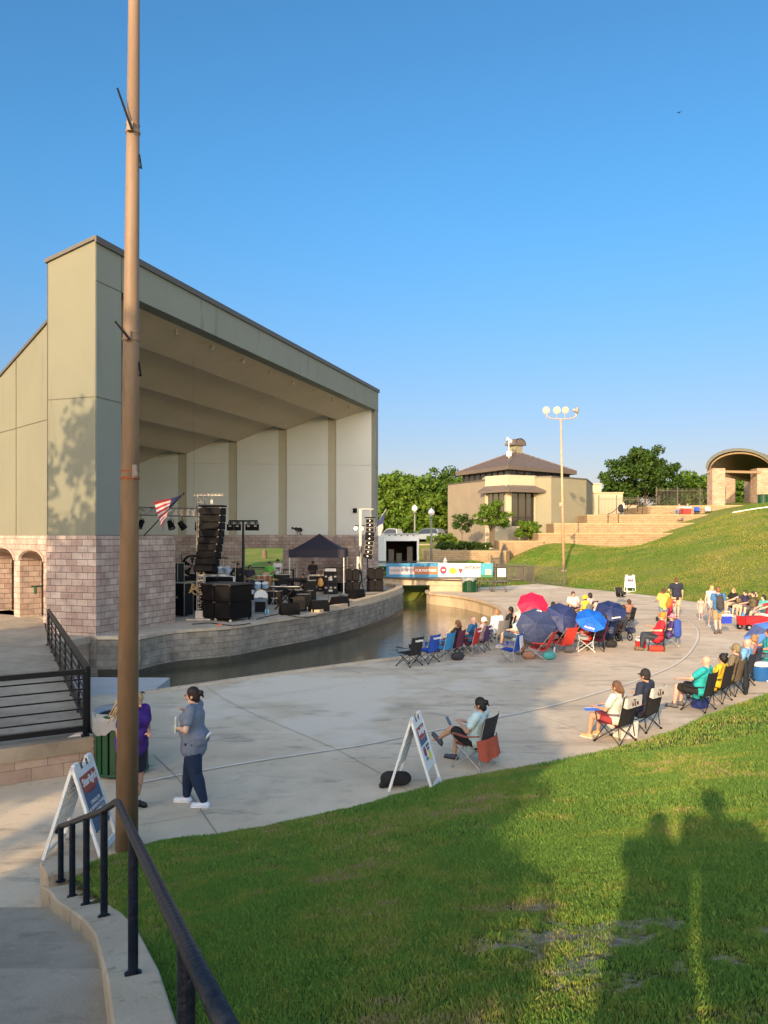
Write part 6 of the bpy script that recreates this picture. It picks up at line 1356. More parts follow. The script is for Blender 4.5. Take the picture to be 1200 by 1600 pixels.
person('person in navy top beside the stroller under the right navy umbrella', G2(951, 1003), STG, 'sit', 1.7, 1.05, 'tan', (.03, .05, .14), 'short', (.1, .1, .15), 'shorts', (.2, .2, .2), 'tail', (.1, .05, .03), arms=('lap', 'up'), female=True)
person('person with brown bun seated behind the right navy umbrella', G2(978, 978), (6, 44), 'sit', 1.68, 1.0, 'tan', (.3, .16, .12), 'short', (.05, .05, .05), 'pants', (.1, .1, .1), 'bun', (.06, .03, .02), arms=('lap', 'lap'), female=True)
person('bald person in white T-shirt behind the bright blue umbrella', G2(927, 990), STG, 'sit', 1.8, 1.2, 'pink', (.75, .75, .75), 'short', (.3, .3, .3), 'shorts', (.3, .3, .3), 'bald', arms=('lap', 'lap'), lean=10); chair('dark green camp chair under the bald man in white', G2(929, 991), STG, (.03, .07, .04))
for i, (lab, px, py, top, hat, hc, hair, hcol) in enumerate([('person in pale pink T-shirt and sunglasses at the back of the crowd', 897, 966, (.75, .52, .50), None, None, 'short', (.05, .03, .02)), ('person in lime yellow tank top and yellow cap at the back of the crowd', 910, 974, (.62, .72, .05), 'cap', (.75, .75, .03), 'short', (.1, .05, .03)), ('person with black hair in pinkish white shirt behind the lime tank top', 918, 968, (.68, .50, .50), None, None, 'bob', (.01, .01, .01))]):
    person(lab, G2(px, py), (-4, 46) if i else (10, 22), 'sit', 1.78, 1.15, 'tan', top, 'none' if i == 1 else 'short', (.02, .02, .03), 'pants', (.1, .1, .1), hair, hcol, hat, hc or (1, 1, 1), arms=('lap', 'lap'), lean=8); chair(['black camp chair under the person in pink', 'grey camp chair under the lime tank top', 'navy camp chair behind the lime tank top'][i], G2(px + 2, py), (-4, 46) if i else (10, 22), [BK, GR, navy][i])
# more of the crowd packed under the umbrellas
for i, (px, py, top, hair, hc, lab) in enumerate([(852, 1012, (.02, .02, .03), 'short', (.02, .015, .01), 'person in black under the near edge of the crimson umbrella'), (884, 1000, (.12, .05, .08), 'long', (.05, .03, .02), 'person in plum top between the two navy umbrellas'), (903, 1001, (.3, .3, .34), 'short', (.12, .07, .04), 'person in grey T-shirt behind the person in bright red'), (943, 998, (.35, .04, .06), 'tail', (.10, .05, .03), 'person in dark red top behind the bright blue umbrella'), (965, 992, (.04, .08, .06), 'bob', (.03, .02, .01), 'person in dark green top at the right of the umbrellas')]):
    person(lab, G2(px, py), STG, 'sit', 1.7, 1.05, ('tan', 'brown', 'fair', 'tan', 'fair')[i], top, 'short', (.04, .04, .06), 'shorts', (.15, .15, .15), hair, hc, arms=('lap', 'up') if i % 2 else ('lap', 'lap'), female=i % 2 == 1); chair(['black camp chair under the person in black by the crimson umbrella', 'purple camp chair between the two navy umbrellas', 'charcoal camp chair behind the person in bright red', 'dark red camp chair behind the bright blue umbrella', 'forest green camp chair at the right of the umbrellas'][i], G2(px + 2, py), STG, [BK, PU, (.05, .05, .055), MR, (.02, .06, .03)][i])
for i, (px, py, c_, lab) in enumerate([(858, 1031, (.05, .28, .30), 'teal tote bag beside the near red beach chair'), (826, 1030, (.30, .16, .10), 'brown tote bag at the feet under the faded navy umbrella'), (890, 1020, (.10, .10, .12), 'dark tote bag below the person in bright red'), (955, 1012, (.02, .02, .02), 'black tote bag next to the navy camp chair'), (715, 1032, (.03, .03, .04), 'black tote bag behind the maroon chair of the row'), (985, 990, (.04, .05, .10), 'navy tote bag beside the stroller')]):
    b = MB(); b.caps((-.08, 0, .12), (.08, 0, .13), .12, .12, 1, .8); b.tube([(-.08, 0, .2), (-.05, 0, .36), (.05, 0, .36), (.08, 0, .2)], .01, 5); tag(b.build('tote_bag', cloth(c_), None, G2(px, py), smooth=True), lab, 'bag', 'tote bags among the audience')
b = MB(); b.lathe([(.035, 0), (.036, .16), (.02, .19), (.02, .22)], n=10); tag(b.build('water_bottle', mat('bottle clear', (.55, .6, .62), .15, .05), None, G2(866, 1022), smooth=True), 'clear water bottle between the two red beach chairs', 'bottle')
# strollers
def stroller(label, loc, rz, colr, h=1.0):
    t = thing('stroller', label, 'stroller', loc, rz, 'strollers in the audience'); m = cloth(colr)
    b = MB(); b.caps((0, -.05, .42), (0, -.22, .72), .2, .19, 1.0, .55); b.build('seat', m, t, smooth=True)
    b = MB()
    for k in range(5):
        a = R(20 + 26 * k); b.caps((-.2, -.16 + .26 * math.cos(a), .66 + .26 * math.sin(a)), (.2, -.16 + .26 * math.cos(a), .66 + .26 * math.sin(a)), .06, .06)
    remesh(b, 'hood', m, t, .025, 2)
    for sx in (-1, 1):
        b = MB(); b.tube([(sx * .24, .34, .12), (sx * .25, -.05, .5), (sx * .24, -.48, h)], .013, 6); b.tube([(sx * .24, -.28, .14), (sx * .25, .05, .52)], .013, 6); b.build('frame', black, t)
        for sy, r_ in ((.34, .10), (-.28, .14)): b = MB(); b.tube([(sx * .25, sy + r_ * math.cos(q), r_ + r_ * math.sin(q) * .92) for q in np.linspace(0, 6.28, 14, endpoint=False)], .02, 6, closed=True); b.cyl((sx * .235, sy, r_), (sx * .265, sy, r_), .04, .04, 8); b.build('wheel', blackpl, t)
    b = MB(); b.tube([(-.24, -.48, h), (.24, -.48, h)], .018, 6); b.build('handlebar', blackpl, t)
    b = MB(); b.box((0, -.02, .24), (.38, .42, .14)); b.build('basket', cloth((.12, .12, .12)), t); return t
stroller('grey and black stroller with a dark basket under the right navy umbrella', G2(967, 1000), R(20), (.12, .12, .13)); stroller('hot pink hooded stroller pushed by the woman in yellow', G2(1041, 972), R(5), (.55, .03, .12), 1.02)
# ---- walkers
wk = person('person in yellow T-shirt and denim shorts seen from behind', G2(1037, 981), 0, 'stand', 1.64, 1.05, 'tan', (.80, .66, .12), 'short', (.14, .19, .27), 'short shorts', (.3, .2, .2), 'bun', (.10, .05, .03), arms=('push', 'push'), female=True, stride=.12)
b = MB(); b.caps((.12, -.20, .96), (.20, -.18, 1.12), .13, .10, 1.0, .6); b.tube([(.2, -.15, 1.2), (.0, -.14, 1.36), (-.15, -.06, 1.42), (-.16, .06, 1.40)], .014, 6); tag(b.build('shoulder_bag', cloth((.72, .13, .02)), None, G2(1037, 981), smooth=True), 'bright orange shoulder bag on the woman in yellow', 'bag')
person('person in dark navy T-shirt and khaki shorts walking away', G2(1057, 966), -4, 'stand', 1.86, 1.1, 'fair', (.018, .022, .045), 'short', (.58, .42, .28), 'shorts', (.3, .2, .12), 'short', (.10, .05, .03), arms=('down', 'hip'), stride=.14)
person('small child in floral dress walking on the plaza', G2(1095, 968), 160, 'stand', .98, 1.1, 'fair', (.62, .34, .30), 'short', (.66, .36, .32), 'dress', (.6, .5, .5), 'bun', (.35, .18, .08), arms=('down', 'down'), female=True)
person('person with long blond hair facing the camera behind the backpack', G2(1112, 979), 175, 'stand', 1.72, 1.0, 'fair', (.75, .68, .60), 'none', (.2, .2, .25), 'short shorts', (.6, .6, .6), 'long', (.50, .30, .12), arms=('down', 'down'), female=True)
BPp = person('person in blue T-shirt with grey backpack carrying a cooler', G2(1122, 990), -6, 'stand', 1.80, 1.15, 'pink', (.05, .16, .36), 'short', (.32, .23, .13), 'shorts', (.12, .10, .09), 'short', (.20, .09, .04), arms=('down', 'down'), stride=.10, socks=(.1, .1, .1))
lx = BPp.matrix_basis
b = MB(); b.caps((0, -.25, 1.06), (0, -.24, 1.36), .15, .13, 1.05, .6); b.caps((0, -.33, 1.02), (0, -.33, 1.14), .10, .10, 1.1, .5); bp_ = remesh(b, 'backpack', cloth((.045, .045, .05)), None, .02, 2); bp_.location = BPp.location; bp_.rotation_euler = BPp.rotation_euler; tag(bp_, 'dark grey backpack on the man in blue', 'backpack')
for s in (-1, 1): b = MB(); b.tube([(s * .10, -.19, 1.42), (s * .12, -.06, 1.52), (s * .12, .12, 1.42), (s * .14, .16, 1.2), (s * .15, -.16, 1.05)], .02, 6); b.build('strap', cloth((.03, .03, .035)), bp_, smooth=True)
def cooler(label, loc, colr, sc=1.0, rz=0.0, handle=True):
    t = thing('cooler', label, 'cooler', loc, rz, 'drink coolers brought by the audience'); t.scale = (sc,) * 3
    b = MB(); b.box((0, 0, .15), (.36, .26, .28), taper=1.06); b.build('body', mat('plastic %.2f %.2f %.2f' % colr, colr, .35, .04, 4), t); b = MB(); b.box((0, 0, .325), (.40, .30, .06)); b.build('lid', white, t)
    if handle: b = MB(); b.tube([(-.17, 0, .33), (-.16, 0, .46), (.16, 0, .46), (.17, 0, .33)], .013, 6); b.build('handle', white, t)
    return t
hd = local_at(BPp, (.27, .06, .80)); cooler('small blue cooler with white lid held by the man with the backpack', (hd.x + .02, hd.y, hd.z - .42), (.02, .05, .45))
# ---- red shirted man with child and folded chair
q = (1026, 1016); chair('black camp chair with red bag beneath it under the reclining man in red', G2(*q), (-4, 30), BK); person('heavy person in red shirt and dark jeans reclining with crossed arms', G2(q[0] - 2, q[1]), (-6, 29), 'sit', 1.85, 1.2, 'pink', (.58, .02, .04), 'short', (.035, .045, .07), 'pants', (.16, .10, .06), 'short', (.45, .15, .04), 'cap', (.75, .22, .03), arms=('phone', 'lap'))
person('child in purple shirt and pink hat beside the man in red', G2(1041, 1009), (-4, 30), 'sit', 1.6, .95, 'fair', (.07, .03, .16), 'short', (.1, .1, .2), 'pants', (.5, .5, .5), 'short', (.3, .15, .08), 'hat', (.72, .22, .30), arms=('lap', 'lap')); chair('royal blue camp chair with a blue pack hung on its back', G2(1047, 1008), (-4, 30), BL_, frame=galv)
b = MB(); b.caps((0, 0, .42), (0, 0, .80), .14, .12, 1.0, .6); tag(b.build('backpack', cloth((.03, .07, .35)), None, (at(1055, 1010).x, at(1055, 1010).y - .2, .02), smooth=True), 'blue backpack hanging behind the royal blue chair', 'backpack')
cooler('red cooler with white lid by the boots of the man in red', G2(1001, 1012), (.6, .03, .03), .8)
b = MB(); b.caps((-.14, 0, .10), (.14, 0, .10), .1, .1, 1, .9); tag(b.build('bag', cloth((.6, .05, .03)), None, G2(1026, 1018), smooth=True), 'red bag lying under the black chair', 'bag')
# ---- couple with the logo chairs
def logochair(label, loc, face):
    t = chair(label, loc, face, MR, BK, group='maroon and black logo chairs'); b = MB()
    b.add([(-.27, -.315, .74), (.27, -.315, .74), (.275, -.36, .92), (-.275, -.36, .92), (-.27, -.40, .72), (.27, -.40, .72), (.275, -.41, .93), (-.275, -.41, .93)], [(0, 1, 2, 3), (7, 6, 5, 4), (0, 4, 5, 1), (2, 6, 7, 3), (1, 5, 6, 2), (3, 7, 4, 0)]); b.build('head_band', cloth((.52, .50, .46)), t)
    M_ = Matrix.Translation((0, -.412, .815)) @ Matrix.Rotation(R(90) - .1, 4, 'X'); mk_ = mat('print maroon', (.07, .01, .02), .7, 0); text('T', .19, mk_, t, M_, bold=.006); text('A', .09, mk_, t, M_ @ Matrix.Translation((-.085, -.02, .003)), bold=.004); text('M', .09, mk_, t, M_ @ Matrix.Translation((.09, -.02, .003)), bold=.004); return t
q = G2(962, 1158); fc = (q[0] - 4.5, q[1] + 4.8)
logochair('maroon and black chair with pale logo band under the woman with the pizza box', q, fc)
pw = person('person with brown ponytail in patterned white top holding a flat box', (q[0] - .05, q[1] + .05, 0), fc, 'sit', 1.62, 1.05, 'tan', (.55, .60, .56), 'short', (.30, .04, .05), 'short shorts', (.50, .33, .16), 'tail', (.12, .055, .025), arms=(((.24, .08, 1.13), (.18, .32, 1.12)), ((.24, .08, 1.13), (.18, .32, 1.12))), lean=10, female=True, hi=True)
pb = thing('pizza_box', 'flat blue and white box on the lap of the woman', 'box', tuple(local_at(pw, (.0, .25, .555))), 0); pb.rotation_euler = (R(-10), 0, pw.rotation_euler.z)
b = MB(); b.box((0, 0, 0), (.40, .40, .05)); b.build('tray', mat('box blue', (.03, .12, .55), .6, .03), pb); b = MB(); b.box((0, 0, .027), (.39, .39, .004)); b.build('lid', mat('box pale', (.7, .62, .58), .6, .04), pb); b = MB(); b.box((0, .03, .031), (.2, .12, .003)); b.build('print', mat('box blue', (.03, .12, .55)), pb)
q2 = G2(1003, 1139); fc2 = (q2[0] - 4.5, q2[1] + 5.0); logochair('maroon and black chair with pale logo band under the man in the black cap', q2, fc2)
person('person in black cap and navy shirt seated right of the woman with the box', (q2[0] - .05, q2[1] + .05, 0), fc2, 'sit', 1.72, 1.15, 'tan', (.022, .03, .06), 'short', (.05, .05, .07), 'pants', (.1, .1, .1), 'short', (.03, .02, .02), 'cap', (.02, .02, .022), arms=('rest', 'lap'), lean=6, hi=True)
b = MB(); b.box((0, 0, .16), (.34, .26, .30), taper=1.12); tag(b.build('paper_bag', cloth((.66, .62, .58)), None, (q[0] + .25, q[1] + .25, 0), (0, 0, .5)), 'white shopping bag under the chairs of the couple', 'bag')
# ---- right hand line along the grass edge
def pair(lab_c, lab_p, px, py, fdir, cc, **k):
    q = G2(px, py); f_ = (q[0] + fdir[0], q[1] + fdir[1]); chair(lab_c, q, f_, cc, **({'word': k.pop('word')} if 'word' in k else {})); d = Vector((*fdir, 0)).normalized() * .05; person(lab_p, (q[0] + d.x, q[1] + d.y, 0), f_, 'sit', **k)
pair('black camp chair nearest in the line by the grass edge', 'bald person in turquoise polo and black shorts', 1092, 1109, (-4.5, 4.4), BK, H=1.76, f=1.1, skin='pink', top=(.02, .38, .42), sleeve='short', bot=(.015, .015, .018), botk='shorts', shoes=(.10, .10, .11), hair='bald', arms=('rest', 'knee'), hi=True)
pair('black and yellow camp chair, second in the line by the grass', 'person with curly black hair in the black and yellow chair', 1119, 1095, (-4.5, 4.4), BK, H=1.62, f=1.05, skin='tan', top=(.60, .42, .03), sleeve='short', bot=(.02, .02, .02), botk='pants', shoes=(.1, .1, .1), hair='curly', haircol=(.012, .01, .01), arms=('lap', 'lap'), female=True)
pair('camouflage brown camp chair, third in the line by the grass', 'person in camouflage cap and camouflage shirt', 1139, 1084, (-4.5, 4.4), (.13, .10, .07), H=1.78, f=1.1, skin='pink', top=(.16, .13, .09), sleeve='short', bot=(.1, .1, .1), botk='shorts', shoes=(.2, .15, .1), hair='short', haircol=(.2, .15, .1), hat='cap', hatcol=(.20, .17, .10), arms=('lap', 'lap'))
pair('tall dark camp chair with a folded jacket, fourth in the line', 'balding person in light blue shirt, fourth in the line', 1157, 1072, (-4.5, 4.2), (.03, .035, .05), H=1.80, f=1.15, skin='pink', top=(.14, .34, .62), sleeve='short', bot=(.1, .1, .1), botk='shorts', shoes=(.2, .2, .2), hair='bald', arms=('lap', 'lap'))
pair('black camp chair at the far end of the line by the grass', 'person with wispy brown hair at the end of the line', 1168, 1060, (-4.5, 4.0), (.03, .04, .08), H=1.74, f=1.0, skin='fair', top=(.4, .2, .2), sleeve='short', bot=(.1, .1, .1), botk='pants', shoes=(.2, .2, .2), hair='curly', haircol=(.30, .18, .09), arms=('lap', 'lap'), female=True)
b = MB(); b.caps((0, 0, .25), (0, 0, .82), .16, .07, 1.0, .4); b.caps((.0, .02, .3), (.05, .02, .1), .12, .13, 1, .35); tag(b.build('jacket', cloth((.015, .022, .03)), None, (at(1166, 1086).x, at(1166, 1086).y, .0), (0, 0, .9), smooth=True), 'dark jacket hanging from the tall chair', 'jacket')
cooler('blue cooler bag under the nearest black chair', G2(1094, 1106), (.02, .04, .20), .8, .6, False)
# right edge
pair('dark camp chair under the person in jeans at the right edge', 'person in teal top and blue jeans at the right edge', 1196, 1048, (-5, 2.2), (.08, .02, .03), H=1.74, f=1.1, skin='tan', top=(.03, .28, .32), sleeve='short', bot=(.05, .09, .15), botk='pants', shoes=(.15, .08, .05), hair='short', haircol=(.1, .05, .03), arms=('knee', 'lap'), lean=6)
umbrella('wide two tone blue umbrella cut by the right edge', 1206, 990, 23.0, .80, (.09, .22, .60), (-.35, -.55, .75), alt=(.08, .11, .25))
ck = thing('drinks_cooler', 'round blue and white drinks cooler on the plaza at the right edge', 'cooler', G2(1189, 1063)); b = MB(); b.lathe([(.20, 0), (.215, .02), (.235, .36), (.24, .38)], n=20); b.build('tub', mat('plastic blue tub', (.02, .12, .38), .35, .03), ck, smooth=True); b = MB(); b.lathe([(.25, .38), (.255, .44), (.22, .47), (.05, .48)], n=20); b.build('lid', white, ck, smooth=True); b = MB(); b.tube([(.24, -.05, .40), (.30, -.2, .22), (.20, -.26, .05), (.02, -.26, .03)], .02, 6); b.build('strap', white, ck, smooth=True)
wg = thing('folding_wagon', 'red folding wagon with black wheels on the right of the plaza', 'wagon', G2(1176, 984), R(12)); b = MB(); b.box((0, 0, .36), (.95, .5, .34), taper=1.12); b.build('body', cloth((.55, .02, .03)), wg)
for sx in (-1, 1):
    for sy in (-1, 1): b = MB(); b.cyl((sx * .38, sy * .27 - .03, .13), (sx * .38, sy * .27 + .03, .13), .13, .13, 14); w_o = b.build('wheel', blackpl, wg); b = MB(); b.cyl((sx * .38, sy * .27 - .035, .13), (sx * .38, sy * .27 + .035, .13), .06, .06, 10); b.build('rim', galv, w_o)
for sx in (-1, 1): b = MB(); b.tube([(sx * .5, -.26, .13), (sx * .52, -.28, .56)], .012, 5); b.tube([(sx * .5, .26, .13), (sx * .52, .28, .56)], .012, 5); b.build('frame', black, wg)
for i, (lab, px, py, top, hair, hcol, bot, fx) in enumerate([('person in black jacket and sunglasses sitting on the grass edge', 1143, 958, (.015, .015, .02), 'bob', (.35, .2, .08), (.5, .38, .28), (-4, -1)), ('person in dark navy shirt sitting beside the black jacket', 1161, 963, (.035, .03, .08), 'short', (.05, .03, .02), (.55, .42, .3), (-4, -.6)), ('person with raised arms and dark hair in olive top', 1173, 966, (.10, .09, .05), 'short', (.03, .02, .015), (.1, .1, .1), (-4, -.4)), ('person with black hair in aqua top sitting at the right edge', 1189, 974, (.10, .48, .45), 'bob', (.012, .01, .01), (.3, .3, .3), (-4, -.8)), ('person reaching forward in the row behind the red wagon', 1200, 980, (.35, .04, .06), 'short', (.25, .12, .05), (.5, .5, .5), (-4, -1))]):
    q = G2(px, py); f_ = (q[0] + fx[0], q[1] + fx[1]); person(lab, q, f_, 'sit', 1.8, 1.05, 'fair', top, 'short', bot, 'shorts', (.4, .3, .25), hair, hcol, arms=(('knee', 'knee'), ('fwd', 'lap'), ('behind', 'behind'), ('lap', 'lap'), ('fwd', 'fwd'))[i], female=i in (0, 2, 3), lean=8)
    chair(['tan camp chair at the left of the back right group', 'maroon camp chair in the back right group', 'dark red camp chair, third in the back right group', 'navy camp chair under the person in aqua', 'maroon camp chair at the right edge of the back group'][i], (q[0] + .05, q[1], 0), f_, [(.4, .28, .2), (.35, .02, .06), (.20, .03, .04), navy, MR][i])
b = MB(); b.lathe([(.07, 0), (.085, .02), (.09, .30), (.06, .34), (.05, .40)], n=14); tag(b.build('water_jug', mat('jug blue', (.04, .25, .55), .3, .03), None, G2(1161, 972), smooth=True), 'bright blue water jug on the ground among the seated group', 'jug')
# empty chair and items by the far sign
chair('empty black and white camp chair with bags near the far folding sign', G2(972, 942), 200, BK, frame=galv); b = MB(); b.caps((-.1, 0, .12), (.12, 0, .12), .12, .1); tag(b.build('bag', blackcl, None, (at(972, 942).x, at(972, 942).y, .42), smooth=True), 'black bag on the empty chair near the far sign', 'bag')
# ---- foreground seated woman
q = G2(741, 1196); fcw = (q[0] - 5, q[1] + 3.2)
chair('grey mesh camp chair with orange trim nearest to the camera', q, fcw, (.30, .09, .05), (.035, .037, .042), frame=galv, group='folding camp chairs of the audience')
fw = person('person in pale aqua top with legs crossed looking at a phone', (q[0] - .04, q[1] + .02, 0), fcw, 'sit', 1.66, 1.08, 'tan', (.50, .68, .70), 'short', (.015, .015, .018), 'shorts', (.05, .06, .09), 'bun', (.015, .012, .01), arms=(((.25, .06, 1.12), (.07, .30, 1.16)), ((.25, .06, 1.12), (.05, .31, 1.15))), female=True, hi=True, nod=12, lean=4, legs=(None, ((-.02, .36, .56), (.10, .66, .33))))
b = MB(); b.box((0, 0, 0), (.075, .012, .15)); ph = b.build('phone', mat('phone grey', (.10, .14, .20), .3, 0), None, tuple(local_at(fw, (.0, .42, .66)))); ph.rotation_euler = (R(-30), 0, fw.rotation_euler.z); tag(ph, 'phone in the hands of the seated woman', 'phone')
tw = MB(); n = 12; 
for side, off_ in ((1, 0), (-1, -.012)):
    o = len(tw.v)
    for j in range(9):
        for i in range(n + 1):
            u = i / n; v = j / 8; x = -.36 + .72 * u; z = .50 - .34 * v * (1 - .25 * abs(u - .5)) + .03 * math.sin(u * 9 + v * 3) * v; y = -.31 - .05 * v - .03 * math.sin(u * 14) * v + (.10 * (abs(u - .5) * 2) ** 3) + off_; tw.v.append((x, y, z))
    for j in range(8):
        for i in range(n): a = o + j * (n + 1) + i; f_ = (a, a + 1, a + n + 2, a + n + 1); tw.face(f_ if side < 0 else f_[::-1])
tag(tw.build('blanket', cloth((.42, .09, .05)), None, q, (0, 0, math.atan2(5, 3.2)), smooth=True), 'rust orange blanket hanging behind the nearest chair', 'blanket')
# ---- standing women in front
q = G2(303, 1258); gw = person('person in grey T-shirt, navy leggings and white sneakers standing side on', q, (q[0] - 5, q[1] + .3), 'stand', 1.655, 1.27, 'fair', (.15, .18, .25), 'short', (.012, .025, .065), 'pants', (.72, .76, .84), 'bun', (.02, .012, .01), arms=(((.25, .06, 1.15), (.07, .16, 1.31)), ((.31, .02, 1.13), (.14, .17, 1.12))), female=True, hi=True, stride=.16, glasses=True, hem=.80)
b = MB(); b.caps((-.10, .22, 1.04), (-.12, .21, 1.22), .038, .034, 1, .6); bt = remesh(b, 'water_bottle', mat('bottle green white', (.55, .66, .60), .25, .25, 30), None, .01, 1); bt.location = gw.location; bt.rotation_euler = gw.rotation_euler; tag(bt, 'pale plastic bottle tucked in the arm of the woman in grey', 'bottle')
b = MB(); b.caps((-.06, -.185, .93), (-.08, -.235, 1.0), .02, .035, 1.6, .5); tis = b.build('paper', white, None, gw.location, gw.rotation_euler, smooth=True); tag(tis, 'white paper sticking out of the back pocket of the woman in grey', 'paper')
q = G2(207, 1262); pw2 = person('person in purple T-shirt and navy shorts mostly hidden behind the big pole', q, (q[0] + 4, q[1] - 2.4), 'stand', 1.62, 1.35, 'tan', (.06, .02, .20), 'short', (.015, .018, .035), 'shorts', (.02, .02, .02), 'bob', (.38, .27, .14), arms=('down', 'belly'), female=True, hi=True, nod=22, lean=6, socks=(.7, .7, .7))
b = MB(); rr = random.Random(5)
for k in range(16):
    a = Vector((rr.uniform(-.07, .07), -.06, 1.56 + rr.uniform(-.05, .05))) * .95; e = a + Vector((rr.uniform(-.08, .12), -.20 - rr.uniform(0, .14), -.22 - rr.uniform(0, .12))); m = a.lerp(e, .5) + Vector((0, -.04, .05)); b.tube([a, m, e], [.018, .014, .003], 5)
hh = b.build('hair_lock', mat('hair blond locks', (.45, .34, .18), .6, .3, 40), pw2, smooth=True)
b = MB(); b.cyl((0, 0, 0), (.26, -.05, -.42), .004, .003, 5); tag(b.build('grabber_stick', black, None, tuple(local_at(pw2, (.25, .10, .80)))), 'thin black stick held by the person in purple', 'stick')
# ---- photographer and companion, behind the lens, who cast the two long shadows
def lzs(x, y): return float(lz(np.array([x]), np.array([y]))[0])
yph = -.42; zp = EYE - 1.60
person('person holding up the camera at the top of the bank', (-.27, yph, zp), SUN_AZ * -1, 'stand', 1.73, 1.12, 'tan', (.1, .1, .3), 'short', (.05, .05, .05), 'pants', (.1, .1, .1), 'short', (.05, .03, .02), arms=(((.20, .14, 1.24), (.06, .20, 1.46)), ((.20, .14, 1.24), (.06, .20, 1.46))))
person('taller person standing right of the one with the camera', (.17, -.62, zp + .06), SUN_AZ * -1, 'stand', 1.96, 1.12, 'tan', (.3, .1, .1), 'short', (.05, .05, .05), 'pants', (.1, .1, .1), 'short', (.05, .03, .02), 'cap', (.1, .1, .1))
# ---- hill sitters
def hp(px, py, Y, z): return ((px - 600) / F * Y, Y, z)
person('person in white top and jeans carrying a black bag on the terrace', hp(974, 800, 84.0, 5.93), 60, 'stand', 1.72, 1.05, 'tan', (.75, .75, .72), 'short', (.12, .18, .28), 'pants', (.1, .1, .1), 'short', (.10, .05, .03), arms=('down', 'down'))
b = MB(); b.caps((0, 0, 0), (0, 0, .35), .30, .26, 1.0, .7); tag(b.build('bag', blackcl, None, hp(970, 800, 83.8, 6.6), smooth=True), 'large black bag carried on the terrace', 'bag')
for i, (px, Y, z, top, lab) in enumerate([(1046, 79.6, 5.55, (.45, .40, .42), 'person in grey top sitting low on the third terrace'), (1060, 82.0, 6.30, (.55, .32, .28), 'person in pink top sitting on the upper terrace'), (1073, 82.3, 6.35, (.15, .2, .3), 'person in dark top with sunglasses on the upper terrace')]):
    person(lab, hp(px, 0, Y - (1.1 if i == 0 else 2.2), z - (.6 if i == 0 else .4)), (0, 50), 'sit', 1.8, 1.15, 'pink', top, 'short', (.15, .2, .3), 'pants', (.6, .6, .6), 'short', (.2, .1, .06), arms=('lap', 'knee'))
chair('royal blue camp chair on the terrace with a person beside it', hp(1062, 0, 78.0, 5.0), (0, 50), BL_, group='camp chairs on the hillside terraces'); chair('empty blue camp chair on the upper terrace', hp(1090, 0, 79.6, 5.93), (30, 50), BL_, group='camp chairs on the hillside terraces'); chair('empty white camp chair near the pavilion pillar', hp(1107, 0, 79.4, 5.93), (30, 50), (.6, .6, .6), group='camp chairs on the hillside terraces')
cooler('long red cooler with white lid on the upper terrace', hp(1072, 0, 79.0, 5.93), (.5, .03, .03), 2.2, 0, False)
# bird
b = MB(); b.caps((-.12, 0, 0), (.14, 0, .02), .05, .03); b.add([(-.02, .02, .03), (.08, .02, .03), (.0, .45, .16)], [(0, 1, 2), (2, 1, 0)]); b.add([(-.02, -.02, .03), (.08, -.02, .03), (.0, -.45, .16)], [(2, 1, 0), (0, 1, 2)]); tag(b.build('bird', blackcl, None, tuple(atY(1061, 176, 90)), (0, .3, 1.0)), 'tiny dark bird high in the blue sky', 'bird')

